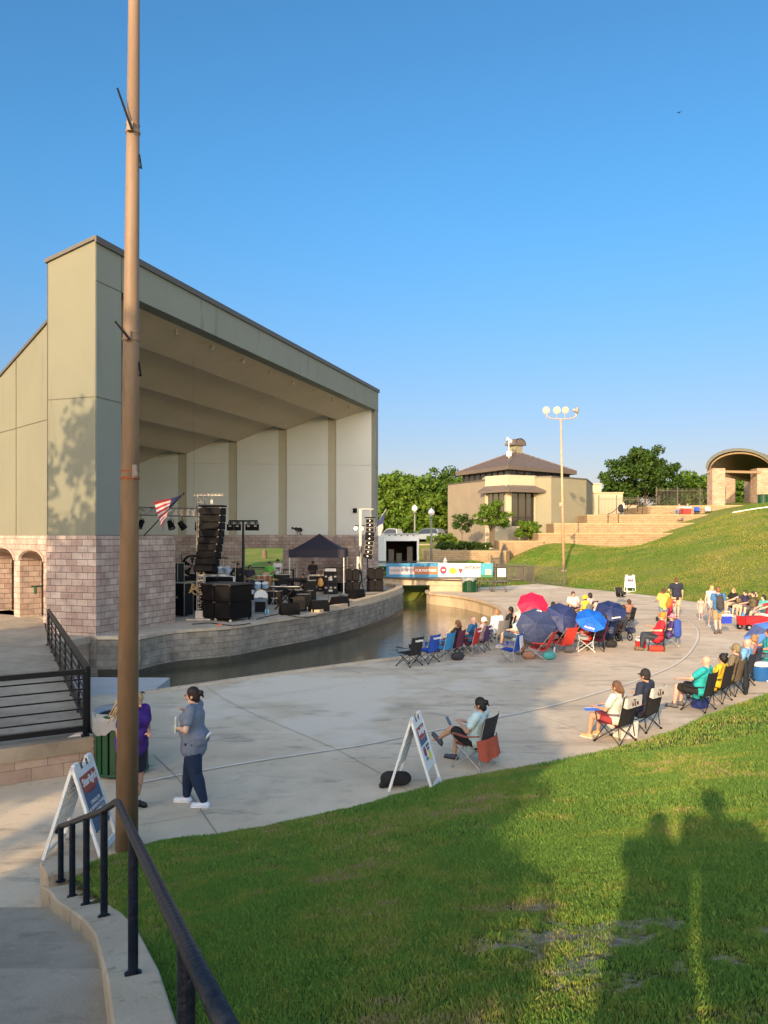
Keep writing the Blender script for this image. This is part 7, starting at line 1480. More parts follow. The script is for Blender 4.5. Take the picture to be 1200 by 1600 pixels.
# ================================================================ A-FRAME SIGNS
def aframe(label, fa, axis, perp, Hh=1.05, spread=.33, width=.60, content='access', far=False):
    """fa = ground point under the near end of the top edge"""
    ax = Vector((*axis, 0)).normalized(); pp = Vector((*perp, 0)).normalized(); t = thing('folding_sign', label, 'sign', tuple(fa), 0, 'white folding A-frame signs')
    for sg in (1, -1):
        # panel frame: u along axis, v up the slope, w outward normal
        v = (Vector((0, 0, Hh)) - pp * sg * spread); Lv = v.length; v.normalize(); u = ax * sg; wn = u.cross(v).normalized()
        base = pp * sg * spread + (Vector((0, 0, 0)) if sg > 0 else ax * width)
        M_ = Matrix((( u.x, v.x, wn.x, base.x), (u.y, v.y, wn.y, base.y), (u.z, v.z, wn.z, base.z), (0, 0, 0, 1)))
        b = MB(); w_ = width; th = .022
        b.box((.02, Lv / 2, 0), (.04, Lv, th * 1.6), M=M_); b.box((w_ - .02, Lv / 2, 0), (.04, Lv, th * 1.6), M=M_); b.box((w_ / 2, .07, 0), (w_ - .08, .07, th), M=M_)
        b.box((w_ / 2, Lv * .62, 0), (w_ - .08, Lv * .66, th), M=M_); b.box((.10, Lv - .03, 0), (.12, .10, th * 1.8), M=M_); b.box((w_ - .10, Lv - .03, 0), (.12, .10, th * 1.8), M=M_)
        for k in range(7): b.box((w_ / 2, Lv * (.36 + .075 * k), -th * .7), (w_ - .1, .012, th), M=M_)
        pan = b.build('panel', white, t)
        b = MB(); b.box((w_ * .36, Lv * .965, th * .8), (.035, .07, .01), M=M_); b.box((w_ * .64, Lv * .965, th * .8), (.035, .07, .01), M=M_); b.build('grip_slot', darkmetal, t)
        z0 = th * .5 + .004; Tm = lambda x, y, dz=0: M_ @ Matrix.Translation((x, y, z0 + .004 + dz))
        pn = mat('print slate blue', (.06, .13, .24), .5, .03); pr_ = mat('print brick red', (.40, .07, .05), .5, .03)
        if content == 'access':
            b = MB(); b.box((w_ / 2, Lv * .56, z0), (.46, Lv * .60, .004), M=M_); b.build('poster', pn, t)
            b = MB(); b.box((w_ / 2, Lv * .78, z0 + .003), (.46, Lv * .17, .004), M=M_); b.build('poster_header', pr_, t)
            text('Starlight', .125, white, t, Tm(w_ / 2, Lv * .79, .004), bold=.004); text('MUSIC SERIES', .04, pr_, t, Tm(w_ / 2, Lv * .675, .002)); text('STROLLER\n& WHEELCHAIR\nACCESSIBILITY', .062, white, t, Tm(w_ / 2, Lv * .50, .002))
            b = MB(); b.box((w_ * .80, Lv * .36, z0 + .003), (.12, .10, .004), M=M_); b.build('orange_patch', mat('print orange', (.65, .22, .12), .5, .02), t)
        else:
            b = MB(); b.box((w_ / 2, Lv * .74, z0), (.42, Lv * .24, .004), M=M_); b.build('poster', pn, t)
            b = MB(); b.box((w_ / 2, Lv * .79, z0 + .003), (.42, Lv * .13, .004), M=M_); b.build('poster_header', pr_, t); text('Starlight', .115, white, t, Tm(w_ / 2, Lv * .795, .004), bold=.004); text('MUSIC SERIES', .04, mat('print orange', (.65, .22, .12)), t, Tm(w_ / 2, Lv * .70, .002))
            if content == 'logos':
                b = MB(); b.lathe([(.065, -.002), (.065, .002)], n=18); b.v = [tuple(M_ @ Vector((x + w_ * .33, y * 1.15 + Lv * .53, z + z0))) for x, y, z in b.v]; b.build('round_logo', txn, t); b = MB(); b.lathe([(.045, -.001), (.045, .004)], n=18); b.v = [tuple(M_ @ Vector((x + w_ * .33, y * 1.15 + Lv * .535, z + z0))) for x, y, z in b.v]; b.build('round_logo_centre', txr, t)
                b = MB(); b.lathe([(.06, -.002), (.06, .002)], n=18); b.v = [tuple(M_ @ Vector((x + w_ * .68, y * 1.2 + Lv * .44, z + z0))) for x, y, z in b.v]; b.build('yellow_logo', txy, t)
                text('WTAW', .06, txd, t, Tm(w_ * .66, Lv * .57)); text('NEWS', .045, txd, t, Tm(w_ * .66, Lv * .525)); text('CTPA', .05, txn, t, Tm(w_ * .35, Lv * .43))
            else: text('WELCOME', .06, txd, t, Tm(w_ / 2, Lv * .52))
    return t
aframe('white folding sign about stroller and wheelchair access beside the big pole', at(112, 1344, 0), (-.02, 1), (1, .02), content='access')
g_c = Vector((.385, 11.05, 0)); aframe('white folding sign with round logos standing next to the seated woman', g_c, (.26, .97), (.97, -.26), content='logos')
aframe('far white folding sign at the outer edge of the plaza', at(977, 926, 0), (1, .1), (.1, -1), 1.15, .25, .62, content='plain')
b = MB(); b.caps((-.1, 0, .12), (.12, .02, .12), .13, .12, 1.0, .85); b.caps((-.16, -.02, .05), (-.2, -.05, .03), .07, .05); bg_ = remesh(b, 'bag', blackcl, None, .02, 2); bg_.location = at(618, 1229, 0); tag(bg_, 'black bag lying on the plaza under the folding sign', 'bag')
# ================================================================ STAGE EQUIPMENT
ZS = .556
def S2(px, py): p = at(px, py, ZS); return (p.x, p.y, ZS)
FA = R(71 - 90)      # box facing along the front of the shell
spk = mat('speaker black', (.005, .005, .006), .7, .2, 30, .3, 150, spec=.12); grille = mat('speaker grille', (.007, .007, .009), .6, .3, 120, .5, 200, spec=.15); casem = mat('case black', (.007, .007, .009), .5, .15, 12, spec=.2)
def cabinet(parent, c, d, rz, rx=0.0, name='cabinet', face='y-'):
    b = MB(); M_ = Matrix.Translation(c) @ Matrix.Rotation(rz, 4, 'Z') @ Matrix.Rotation(rx, 4, 'X'); b.box((0, 0, 0), d, M=M_); o = b.build(name, spk, parent); bv = o.modifiers.new('bevel', 'BEVEL'); bv.width = .012; bv.segments = 1
    b = MB(); b.box((0, -d[1] / 2 - .006, 0), (d[0] * .92, .012, d[2] * .84), M=M_); b.build('grille', grille, o); 
    b = MB(); b.box((-d[0] / 2 + .02, -d[1] / 2 - .014, d[2] / 2 - .012), (.05, .008, .012), M=M_); b.build('corner', galv, o); b = MB(); b.box((d[0] / 2 - .02, -d[1] / 2 - .014, d[2] / 2 - .012), (.05, .008, .012), M=M_); b.build('corner', galv, o); return o
def truss(mb, a, c, w=.3, n=8, r=.022, r2=.011):
    a, c = Vector(a), Vector(c); d = (c - a).normalized(); u = d.orthogonal().normalized() if abs(d.z) < .9 else Vector((1, 0, 0)); u = (Vector((0, 0, 1)) - d * d.z).normalized() if abs(d.z) < .9 else u; v = d.cross(u); cs = [(u * i + v * j) * w / 2 for i, j in ((1, 1), (1, -1), (-1, -1), (-1, 1))]
    for o in cs: mb.cyl(a + o, c + o, r, r, 6)
    for k in range(n):
        p, q = a.lerp(c, k / n), a.lerp(c, (k + 1) / n)
        for i in range(4): s, e = cs[i], cs[(i + 1) % 4]; mb.cyl(p + (s if k % 2 else e), q + (e if k % 2 else s), r2, r2, 4, False); mb.cyl(p + s, p + e, r2, r2, 4, False)
# ---- left line array tower
Yt = 27.6; tb = S2(314, 968); Yt = tb[1]
tw_ = thing('line_array_tower', 'silver truss tower at the left of the stage holding the black line array', 'tower', tb)
zt = (HZ - 776) / F * Yt + EYE - ZS
b = MB(); truss(b, (0, 0, 0), (.0, 0, zt), .24, 22, .028, .012); b.build('mast', alu, tw_)
b = MB(); truss(b, (-.25, 0, zt + .06), (.85, -.05, zt + .06), .10, 8, .016, .008); b.build('boom', alu, tw_)
b = MB(); b.box((0, 0, .04), (.9, .9, .06)); b.box((0, 0, .2), (.34, .34, .3)); b.build('base', galv, tw_)
b = MB(); b.cyl((.42, -.03, zt), (.42, -.03, zt - .32), .012, .012, 6); b.box((.42, -.03, zt - .2), (.1, .1, .14)); b.build('hoist', galv, tw_)
la_ = thing('line_array', 'hanging black line array speaker curving back at its foot on the left tower', 'speaker array', (tb[0] + .46, tb[1] - .05, tb[2] + zt - .34))
b = MB(); b.box((0, 0, -.02), (.86, .7, .06), FA * .35); b.build('fly_frame', spk, la_); z = -.08; y = 0; ang = 0
for k in range(9):
    cabinet(la_, (-.02 * k * .2 - .004 * k * k, y, z - .14), (.84 - .012 * k, .62, .262), FA * .35, -ang, 'cabinet'); z -= .275 * math.cos(ang); y += .275 * math.sin(ang) * .9; ang += R(.3 + .36 * k)
# ---- subwoofers
sb = S2(352, 968); sw = thing('subwoofer_stack', 'covered black subwoofer stack on castors at the front left of the stage', 'speaker stack', sb, R(-33))
for i, (x, y, z_, dx, dy, dz) in enumerate([(-.42, 0, .40, .80, 1.15, .62), (.42, 0, .40, .80, 1.15, .62), (-.42, 0, 1.03, .80, 1.15, .62), (.42, 0, 1.03, .80, 1.15, .62)]): cabinet(sw, (x, y, z_), (dx, dy, dz), 0, 0, 'cabinet')
b = MB(); b.box((0, 0, 1.37), (1.72, 1.22, .05)); b.build('cover', mat('cover cloth', (.03, .035, .045), .7, .2, 5, .3, 30), sw)
for sx in (-.75, 0, .75):
    for sy in (-.5, .5): b = MB(); b.cyl((sx - .02, sy, .045), (sx + .02, sy, .045), .045, .045, 10); b.build('castor', white if sy < 0 else blackpl, sw)
sb2 = S2(331, 958); sw2 = thing('subwoofer', 'second black subwoofer behind the covered stack', 'speaker', (sb2[0], sb2[1] + .8, ZS), R(-30)); cabinet(sw2, (0, 0, .72), (1.0, 1.0, 1.42), 0)
# stage-left clutter behind the wing
for i, (px, py, w, d, h, lab) in enumerate([(283, 962, .7, .6, 1.25, 'tall black flight case against the wing wall'), (294, 955, .8, .6, .9, 'black flight case right of the tall one'), (302, 950, .7, .6, 1.1, 'black flight case behind the left tower'), (275, 948, .5, .5, 1.9, 'narrow black rack beside the wing wall')]):
    t = thing('flight_case', lab, 'case', S2(px, py), R(-20), 'black flight cases on the stage'); b = MB(); b.box((0, 0, h / 2 + .05), (w, d, h)); b.build('body', casem, t); b = MB()
    for sx in (-1, 1):
        for sy in (-1, 1): b.box((sx * w / 2, sy * d / 2, h / 2 + .05), (.025, .025, h + .01))
    b.box((0, 0, h + .055), (w + .02, d + .02, .02)); b.build('edging', alu, t)
    b = MB(); b.box((0, -d / 2 - .01, h * .6), (.12, .02, .08)); b.build('latch', alu, t)
fn = thing('stage_fan', 'large round black fan in a metal frame behind the left tower', 'fan', S2(300, 925)); b = MB(); ring = lambda r, y: [(r * math.cos(a), y, 1.5 + r * math.sin(a)) for a in np.linspace(0, 2 * math.pi, 28, endpoint=False)]
b.tube(ring(.55, 0), .05, 6, closed=True); b.tube(ring(.55, .2), .05, 6, closed=True); b.build('shroud', casem, fn); b = MB()
for r in (.15, .3, .42): b.tube(ring(r, -.02), .008, 4, closed=True)
b.build('guard', alu, fn); b = MB()
for k in range(5): a = 2 * math.pi * k / 5; b.add([(0, .06, 1.5), (.5 * math.cos(a), .04, 1.5 + .5 * math.sin(a)), (.5 * math.cos(a + .6), .12, 1.5 + .5 * math.sin(a + .6))], [(0, 1, 2), (2, 1, 0)])
b.build('blades', casem, fn); b = MB(); b.tube([(-.62, .1, 0), (-.62, .1, 2.15), (.62, .1, 2.15), (.62, .1, 0)], .025, 6); b.box((0, .1, .45), (1.2, .5, .9)); b.build('frame', black, fn)
b = MB(); b.box((0, 0, .8), (1.0, .6, .05)); 
for sx in (-1, 1): b.box((sx * .45, 0, .4), (.05, .5, .8))
tag(b.build('side_table', galv, None, S2(298, 948)), 'small grey side table behind the left tower', 'table')
b = MB(); rr = random.Random(9)
for k in range(7): a0 = rr.uniform(0, 6); b.tube([(.16 * math.cos(a0 + q) * (1 + .2 * q), -.1 + .06 * math.sin(q * 2), 1.35 - .12 * q + rr.uniform(-.05, .05)) for q in range(4)], .013, 5)
tag(b.build('rope_bundle', mat('rope', (.40, .28, .15), .9, .2, 30), None, (tb[0] - .15, tb[1] - .1, ZS)), 'tangled tan rope and cable tied to the left tower', 'rope')
# ---- roof truss with lamps
ry = 30.5; a = atY(190, 798, ry); c = atY(316, 801, ry - 1.2); rt = thing('lighting_truss', 'silver lighting truss hung across the left of the shell', 'truss', tuple(a)); b = MB(); truss(b, (0, 0, 0), c - a, .30, 14, .022, .012); b.build('frame', alu, rt)
b = MB(); b.cyl((.2, 0, .1), (.2, 0, 6.2), .004, .004, 4); b.cyl(tuple((c - a) * .9), tuple((c - a) * .9 + Vector((0, 0, 6.0))), .004, .004, 4); b.build('cable', black, rt)
for i, u in enumerate((.24, .62, .76, .95)):
    p = a.lerp(c, u) + Vector((0, 0, -.18)); t = thing('stage_light', ['black stage light hung left under the truss behind the pole', 'small black stage light under the middle of the truss', 'tilted black stage light under the truss right of the flag', 'black stage light at the right end of the truss'][i], 'stage light', tuple(p), i * .8, 'stage lights under the roof truss')
    b = MB(); b.tube([(0, 0, 0), (0, 0, -.1), (-.13, 0, -.14), (-.13, 0, -.32)], .012, 5); b.tube([(0, 0, -.1), (.13, 0, -.14), (.13, 0, -.32)], .012, 5); b.build('yoke', black, t)
    d = Vector((.2 * (i - 1), -.35, -.55)).normalized(); cc = Vector((0, 0, -.34)); b = MB(); b.cyl(cc - d * .18, cc + d * .12, .10, .13, 12); b.cyl(cc + d * .12, cc + d * .15, .14, .14, 12); b.build('head', spk, t); b = MB(); b.cyl(cc + d * .15, cc + d * .155, .11, .11, 12); b.build('lens', alu, t)
# ---- flag
fp0 = atY(224, 838, 26.6); fp1 = atY(287, 771, 26.0); fl = thing('flag', 'stars and stripes flag on an angled pole above the wing wall', 'flag', tuple(fp0)); b = MB(); b.cyl((0, 0, 0), fp1 - fp0, .022, .014, 8); b.ball(fp1 - fp0, .035, 8); b.build('pole', blackpl, fl)
red_ = mat('flag red', (.27, .02, .04), .8, .06, 6); wht_ = mat('flag white', (.42, .41, .43), .8, .04, 6); blu_ = mat('flag blue', (.03, .04, .14), .8, .05, 6)
top = (fp1 - fp0); dr = top.normalized(); b = MB(); n1, n2 = 26, 26
def fpt(u, v):     # u along the fly, v down the hoist; hoist runs along the pole
    hoist = top - dr * (.08 + .78 * v)
    fall = Vector((-.78, .0, -.62)).normalized(); f2 = Vector((-.95, 0, -.25)).normalized(); d = fall * (1 - .0) ; L_ = 1.02 * u
    p = hoist + (f2 * (1 - v) + Vector((-.25, 0, -1)).normalized() * v) * L_ * (1 - .28 * v); return p + Vector((0, .07 * math.sin(u * 9 + v * 4) * u + .05 * math.sin(v * 14) * u, .02 * math.sin(u * 7 + 2)))
for j in range(n2 + 1):
    for i in range(n1 + 1): b.v.append(tuple(fpt(i / n1, j / n2)))
for j in range(n2):
    for i in range(n1):
        b.cur = 2 if (j < 14 and i < 10) else (0 if (j // 2) % 2 == 0 else 1)
        q = j * (n1 + 1) + i; b.face((q, q + 1, q + n1 + 2, q + n1 + 1))
b.cur = 0; o = b.build('cloth', [red_, wht_, blu_], fl, smooth=True)
st = MB()
for r_ in range(5):
    for c_ in range(6):
        p = fpt(.03 + .06 * c_ + (.03 if r_ % 2 else 0), .05 + .1 * r_) + Vector((0, -.012, 0)); st.add([p + Vector((.02 * math.cos(a), 0, .02 * math.sin(a))) * (1 if k % 2 else .45) for k, a in enumerate(np.linspace(0, 2 * math.pi, 10, endpoint=False))], [tuple(range(10)), tuple(reversed(range(10)))])
st.build('stars', wht_, fl)
# ---- T bar light tree
lt = thing('light_tree', 'black light stand with four blinder lamps on a crossbar', 'light stand', (atY(380, 0, 36).x, 36, ZS)); zt = (HZ - 814) / F * 36 + EYE - ZS
b = MB(); b.cyl((0, 0, 0), (0, 0, zt), .07, .05, 8); b.cyl((-.68, 0, zt), (.68, 0, zt), .04, .04, 6)
for k in range(3): a_ = 2.1 * k + .4; b.cyl((0, 0, .6), (.7 * math.cos(a_), .7 * math.sin(a_), .02), .02, .02, 5)
b.build('stand', black, lt)
for x in (-.56, -.22, .30, .62): 
    b = MB(); b.box((x - .03, -.06, zt - .30), (.30, .18, .30)); b.cyl((x - .03, 0, zt), (x - .03, 0, zt - .2), .02, .02, 5); b.box((x - .03, 0, zt - .09), (.22, .12, .06)); q_ = b.build('lamp', spk, lt); b = MB(); b.box((x - .03, -.155, zt - .24), (.12, .01, .05)); b.build('led_plate', galv, q_)
# ---- drums
shellw = mat('drum shell white', (.62, .66, .68), .25, .05, 6); shellb = mat('drum shell silver blue', (.28, .42, .62), .25, .15, 20); headm = mat('drum head', (.75, .77, .78), .5, .03, 4); brass = mat('cymbal brass', (.45, .36, .18), .3, .1, 10, metal=.9)
def drum(parent, c, r_, h, m, axis=(0, 0, 1)):
    d = Vector(axis).normalized(); c = Vector(c); b = MB(); b.cyl(c - d * h / 2, c + d * h / 2, r_, r_, 18); o = b.build('drum_shell', m, parent, smooth=False); b = MB(); b.cyl(c + d * h / 2, c + d * (h / 2 + .012), r_ * 1.03, r_ * 1.03, 18); b.cyl(c - d * h / 2, c - d * (h / 2 + .012), r_ * 1.03, r_ * 1.03, 18); b.build('hoop', alu, o); b = MB(); b.cyl(c + d * (h / 2 + .012), c + d * (h / 2 + .016), r_ * .97, r_ * .97, 18); b.build('head', headm, o)
def cym(parent, x, y, z, r_=.22, tilt=.2):
    b = MB(); b.cyl((x, y, 0), (x, y, z), .012, .01, 6)
    for k in range(3): a_ = 2.1 * k; b.cyl((x, y, .3), (x + .22 * math.cos(a_), y + .22 * math.sin(a_), .01), .009, .009, 4)
    o = b.build('cymbal_stand', alu, parent); b = MB(); b.lathe([(r_, 0), (r_ * .3, .015), (.05, .04), (.01, .045)], n=18); b.v = [tuple(Matrix.Translation((x, y, z)) @ Matrix.Rotation(tilt, 4, 'X') @ Vector(p)) for p in b.v]; b.build('cymbal', brass, o)
rz0 = (ZS); dp = (atY(345, 0, 37.5).x, 37.5, ZS); rs = thing('drum_riser', 'low black drum riser under the white drum kit', 'riser', dp, R(-20)); b = MB(); b.box((0, 0, .55), (2.6, 2.2, .08)); b.build('top', casem, rs)
for sx in (-1, 1):
    for sy in (-1, 1): b = MB(); b.box((sx * 1.2, sy * 1.0, .255), (.08, .08, .51)); b.build('leg', black, rs)
dk = thing('drum_kit', 'white drum kit on the riser behind the subwoofers', 'drum kit', (dp[0], dp[1], ZS + .59), R(-15))
for x, y, z, r_, h in ((-.85, -.3, .42, .2, .38), (-.45, -.5, .42, .18, .4), (-.1, -.6, .45, .19, .42), (.75, -.45, .42, .21, .4)): drum(dk, (x, y, z), r_, h, shellw)
drum(dk, (.3, -.3, .45), .30, .42, shellw, (.3, -1, 0)); drum(dk, (.12, -.3, .95), .15, .2, shellb, (.1, -.4, 1)); drum(dk, (.5, -.3, .95), .16, .22, shellb, (-.1, -.4, 1)); cym(dk, -.6, 0, 1.25); cym(dk, .1, .1, 1.5, .24, -.3); cym(dk, .75, .05, 1.3, .22, .3)
dk2 = thing('drum_kit', 'small silver blue drum set low beside the covered subwoofers', 'drum kit', S2(407, 946), R(10))
drum(dk2, (-.12, 0, .92), .15, .20, shellb, (.1, -.4, 1)); drum(dk2, (.22, .0, .92), .15, .20, shellb, (-.1, -.4, 1)); drum(dk2, (.0, .1, .42), .30, .40, mat('drum shell dark', (.07, .09, .12), .3, .1), (.1, -1, 0)); drum(dk2, (-.45, -.1, .62), .18, .14, shellb); cym(dk2, -.5, .3, 1.2); cym(dk2, .6, .3, 1.15)
cg = thing('conga_drums', 'pair of brown conga drums behind the band', 'congas', S2(412, 930)); cm_ = mat('conga wood', (.32, .14, .06), .4, .15, 8)
for x in (-.28, .02, .30): b = MB(); b.lathe([(.11, .02), (.17, .35), (.165, .70), (.14, .78)], (x, 0, .25), 14); o = b.build('shell', cm_, cg, smooth=True); b = MB(); b.lathe([(.145, .78), (.145, .80)], (x, 0, .25), 14); b.build('head', headm, o); b = MB(); [b.cyl((x, 0, .5), (x + .15 * math.cos(a_), .15 * math.sin(a_), 0), .01, .01, 4) for a_ in (0, 2.1, 4.2)]; b.build('stand', alu, o)
# ---- stage crew
person('person in black hoodie and face mask on the stage', S2(372, 934), (2, 20), 'stand', 1.8, 1.1, 'tan', (.012, .012, .013), 'long', (.02, .02, .02), 'pants', (.05, .05, .05), 'short', (.02, .015, .01), arms=('hip', 'belly'))
person('person in black printed T-shirt beside the stage doorway', S2(390, 936), (2, 20), 'stand', 1.72, 1.15, 'brown', (.02, .022, .025), 'short', (.02, .02, .02), 'shorts', (.05, .05, .05), 'short', (.012, .01, .01), arms=('down', 'belly'))
person('person in lime green T-shirt with a guitar by the doorway', S2(421, 927), (-12, 30), 'stand', 1.78, 1.0, 'tan', (.16, .55, .08), 'short', (.03, .03, .03), 'pants', (.05, .05, .05), 'short', (.03, .02, .015), arms=('guitar', 'guitar'))
P4 = person('person in white T-shirt with purple print and black shorts looking down', S2(434, 922.5), (-3, 20), 'stand', 1.86, 1.1, 'pink', (.74, .74, .78), 'short', (.015, .015, .015), 'shorts', (.6, .6, .6), 'short', (.05, .03, .02), arms=('down', 'down'), nod=20, stride=.08)
b = MB(); b.box((0, .185, 1.30), (.22, .01, .09)); b.build('shirt_print', cloth((.06, .03, .22)), P4)
pbd = person('person in black bending over on top of the block wall', (atY(468, 0, 46.9).x, 46.9, EYE + .08), 100, 'sit', 1.6, 1.1, 'brown', (.015, .015, .016), 'short', (.02, .02, .025), 'shorts', (.05, .05, .05), 'short', (.015, .012, .01), arms=('knee', 'knee'), lean=92, legs=(((.14, .22, .33), (.12, -.12, .09)), ((-.14, .22, .33), (-.12, -.12, .09)))); pbd.scale = (.82,) * 3
gt = thing('guitar', 'pale electric guitar held by the person in lime green', 'guitar', (S2(419, 927)[0] - .02, S2(419, 927)[1] - .30, ZS + 1.02), R(-10)); b = MB(); b.caps((-.14, 0, 0), (.06, 0, .03), .15, .12, 1, .22, (0, 0, 1)); b.build('body', mat('guitar cream', (.6, .45, .3), .3, .1), gt, smooth=True); b = MB(); b.cyl((.1, 0, .04), (.62, 0, .26), .022, .018, 6); b.box((.67, 0, .28), (.12, .02, .07)); b.build('neck', wood, gt)
person('person in dark clothes standing in the shade of the tent', S2(489, 924), (0, 20), 'stand', 1.76, 1.05, 'brown', (.03, .03, .035), 'short', (.03, .03, .03), 'pants', (.05, .05, .05), 'short', (.012, .01, .01), arms=('belly', 'down'))
person('person in black shorts crouching by the mixing desk', S2(472, 930), (-8, 34), 'sit', 1.7, 1.0, 'tan', (.02, .02, .025), 'short', (.03, .03, .03), 'shorts', (.05, .05, .05), 'short', (.02, .015, .01), arms=('fwd', 'lap'), lean=12)
for i, (px, py, w, d, h, lab) in enumerate([(462, 946, .55, .4, .7, 'black equipment crate under the keyboard'), (474, 948, .5, .4, .55, 'low black equipment crate right of the keyboard'), (430, 944, .6, .45, .6, 'black equipment crate left of the keyboard'), (484, 937, .6, .5, .95, 'tall black equipment crate beside the tent leg'), (441, 930, .7, .5, 1.1, 'tall black equipment crate behind the keyboard'), (398, 934, .8, .5, .9, 'black equipment crate behind the covered subwoofers'), (535, 924, .5, .4, .5, 'small black equipment crate under the right of the tent')]):
    t = thing('equipment_crate', lab, 'case', S2(px, py), R(i * 13 - 30), 'black equipment crates on the stage'); b = MB(); b.box((0, 0, h / 2), (w, d, h)); b.build('body', casem, t); b = MB(); b.box((0, 0, h + .012), (w + .02, d + .02, .02)); b.box((0, -d / 2 - .01, h * .5), (w * .5, .012, .03)); b.build('edging', galv, t)
# ---- tent
te = thing('pop_up_tent', 'dark navy pop-up tent with pale metal legs on the stage', 'canopy tent', (atY(500, 0, 44).x, 43.6, ZS), R(-1)); hw = 1.52; ez, vz, pz = 2.36, 1.96, 3.30
b = MB(); n = 8
for k in range(4):
    c0 = [(-hw, -hw), (hw, -hw), (hw, hw), (-hw, hw)][k]; c1 = [(hw, -hw), (hw, hw), (-hw, hw), (-hw, -hw)][k]; o = len(b.v)
    for j in range(n + 1):
        t_ = j / n; z = ez + (pz - ez) * (t_ ** 1.35 * .55 + t_ * .45)
        for i in range(n + 1): u = i / n; x = (c0[0] + (c1[0] - c0[0]) * u) * (1 - t_); y = (c0[1] + (c1[1] - c0[1]) * u) * (1 - t_); b.v.append((x, y, z - .05 * math.sin(math.pi * u) * math.sin(math.pi * t_)))
    for j in range(n):
        for i in range(n): q = o + j * (n + 1) + i; b.face((q, q + 1, q + n + 2, q + n + 1))
o = b.build('roof', navyblk, te, smooth=False); so = o.modifiers.new('s', 'SOLIDIFY'); so.thickness = .01
for k in range(4):
    c0 = [(-hw, -hw), (hw, -hw), (hw, hw), (-hw, hw)][k]; c1 = [(hw, -hw), (hw, hw), (-hw, hw), (-hw, -hw)][k]; b = MB(); m = ((c0[0] + c1[0]) / 2, (c0[1] + c1[1]) / 2, (ez + vz) / 2 + .04); b.box(m, (abs(c1[0] - c0[0]) + .03 or .02, abs(c1[1] - c0[1]) + .03 or .02, ez - vz + .05) if False else ((2 * hw + .04, .015, ez - vz + .04) if k % 2 == 0 else (.015, 2 * hw + .04, ez - vz + .04))); b.build('valance', navyblk, te)
    b = MB(); b.box((c0[0] * .98, c0[1] * .98, ez / 2), (.055, .055, ez)); b.box((c0[0] * .98, c0[1] * .98, .01), (.13, .13, .02)); b.build('leg', mat('tent leg', (.58, .58, .57), .4, .05), te)
    b = MB(); a_, c_ = Vector((c0[0], c0[1], ez - .12)) * 1, Vector((c1[0], c1[1], ez - .12)); mid = (a_ + c_) / 2; b.cyl(a_ * .98, mid - Vector((0, 0, .28)), .014, .014, 4); b.cyl(c_ * .98, mid - Vector((0, 0, .28)), .014, .014, 4); b.build('scissor_bar', galv, te)
# gear under tent
rk = thing('open_rack', 'open silver edged rack full of black gear under the tent', 'equipment rack', S2(496, 927)); b = MB(); b.box((0, 0, .52), (.86, .5, .80)); b.build('gear', casem, rk); b = MB()
for sx in (-1, 1):
    for sy in (-1, 1): b.box((sx * .47, sy * .3, .52), (.035, .035, .98))
for z in (.04, 1.0):
    for sy in (-1, 1): b.box((0, sy * .3, z), (.97, .035, .035))
    for sx in (-1, 1): b.box((sx * .47, 0, z), (.035, .6, .035))
b.build('frame', alu, rk); b = MB()
for k in range(7): b.box((rng.uniform(-.3, .3), -.262, .25 + k * .09), (.16, .01, .03))
b.build('panels', galv, rk)
g_ = thing('guitar', 'honey coloured guitar leaning on the open rack under the tent', 'guitar', S2(501, 930), 0); b = MB(); b.caps((0, -.05, .62), (0, -.05, .80), .17, .12, 1.0, .25); b.build('body', mat('guitar honey', (.50, .26, .07), .3, .15), g_, smooth=True); b = MB(); b.cyl((0, -.05, .85), (.02, .03, 1.35), .02, .018, 6); b.build('neck', wood, g_)
for i, (px, h0, lab) in enumerate([(517, .55, 'lower black case of the stack under the tent'), (517, .55, 'upper black amplifier case of the stack under the tent')]):
    p = S2(px, 928); t = thing('amp_case', lab, 'case', (p[0], p[1], ZS + i * .6), 0, 'stacked amplifier cases under the tent'); b = MB(); b.box((0, 0, .29), (.72, .5, .56)); b.build('body', casem, t); b = MB()
    for sx in (-.25, .02, .25): b.box((sx, -.256, .36), (.12, .01, .08))
    b.build('latches', galv, t); b = MB(); b.box((0, -.26, .2), (.2, .012, .10)); b.build('label_plate', mat('plate pale', (.6, .6, .6), .5, .05), t)
p = S2(517, 928); t = thing('amplifier', 'amplifier head with pale panel on top of the case stack', 'amplifier', (p[0], p[1], ZS + 1.19)); b = MB(); b.box((0, 0, .13), (.66, .42, .26)); b.build('body', casem, t); b = MB(); b.box((0, -.215, .13), (.58, .01, .16)); b.build('control_panel', mat('plate pale', (.6, .6, .6)), t)
t = thing('mixing_rack', 'tall black rack with pale drawers left of the tent', 'equipment rack', S2(451, 926)); b = MB(); b.box((0, 0, .65), (.55, .6, 1.3)); b.build('body', casem, t); b = MB()
for k in range(5): b.box((0, -.306, .85 + k * .09), (.48, .012, .045))
b.build('drawers', galv, t)
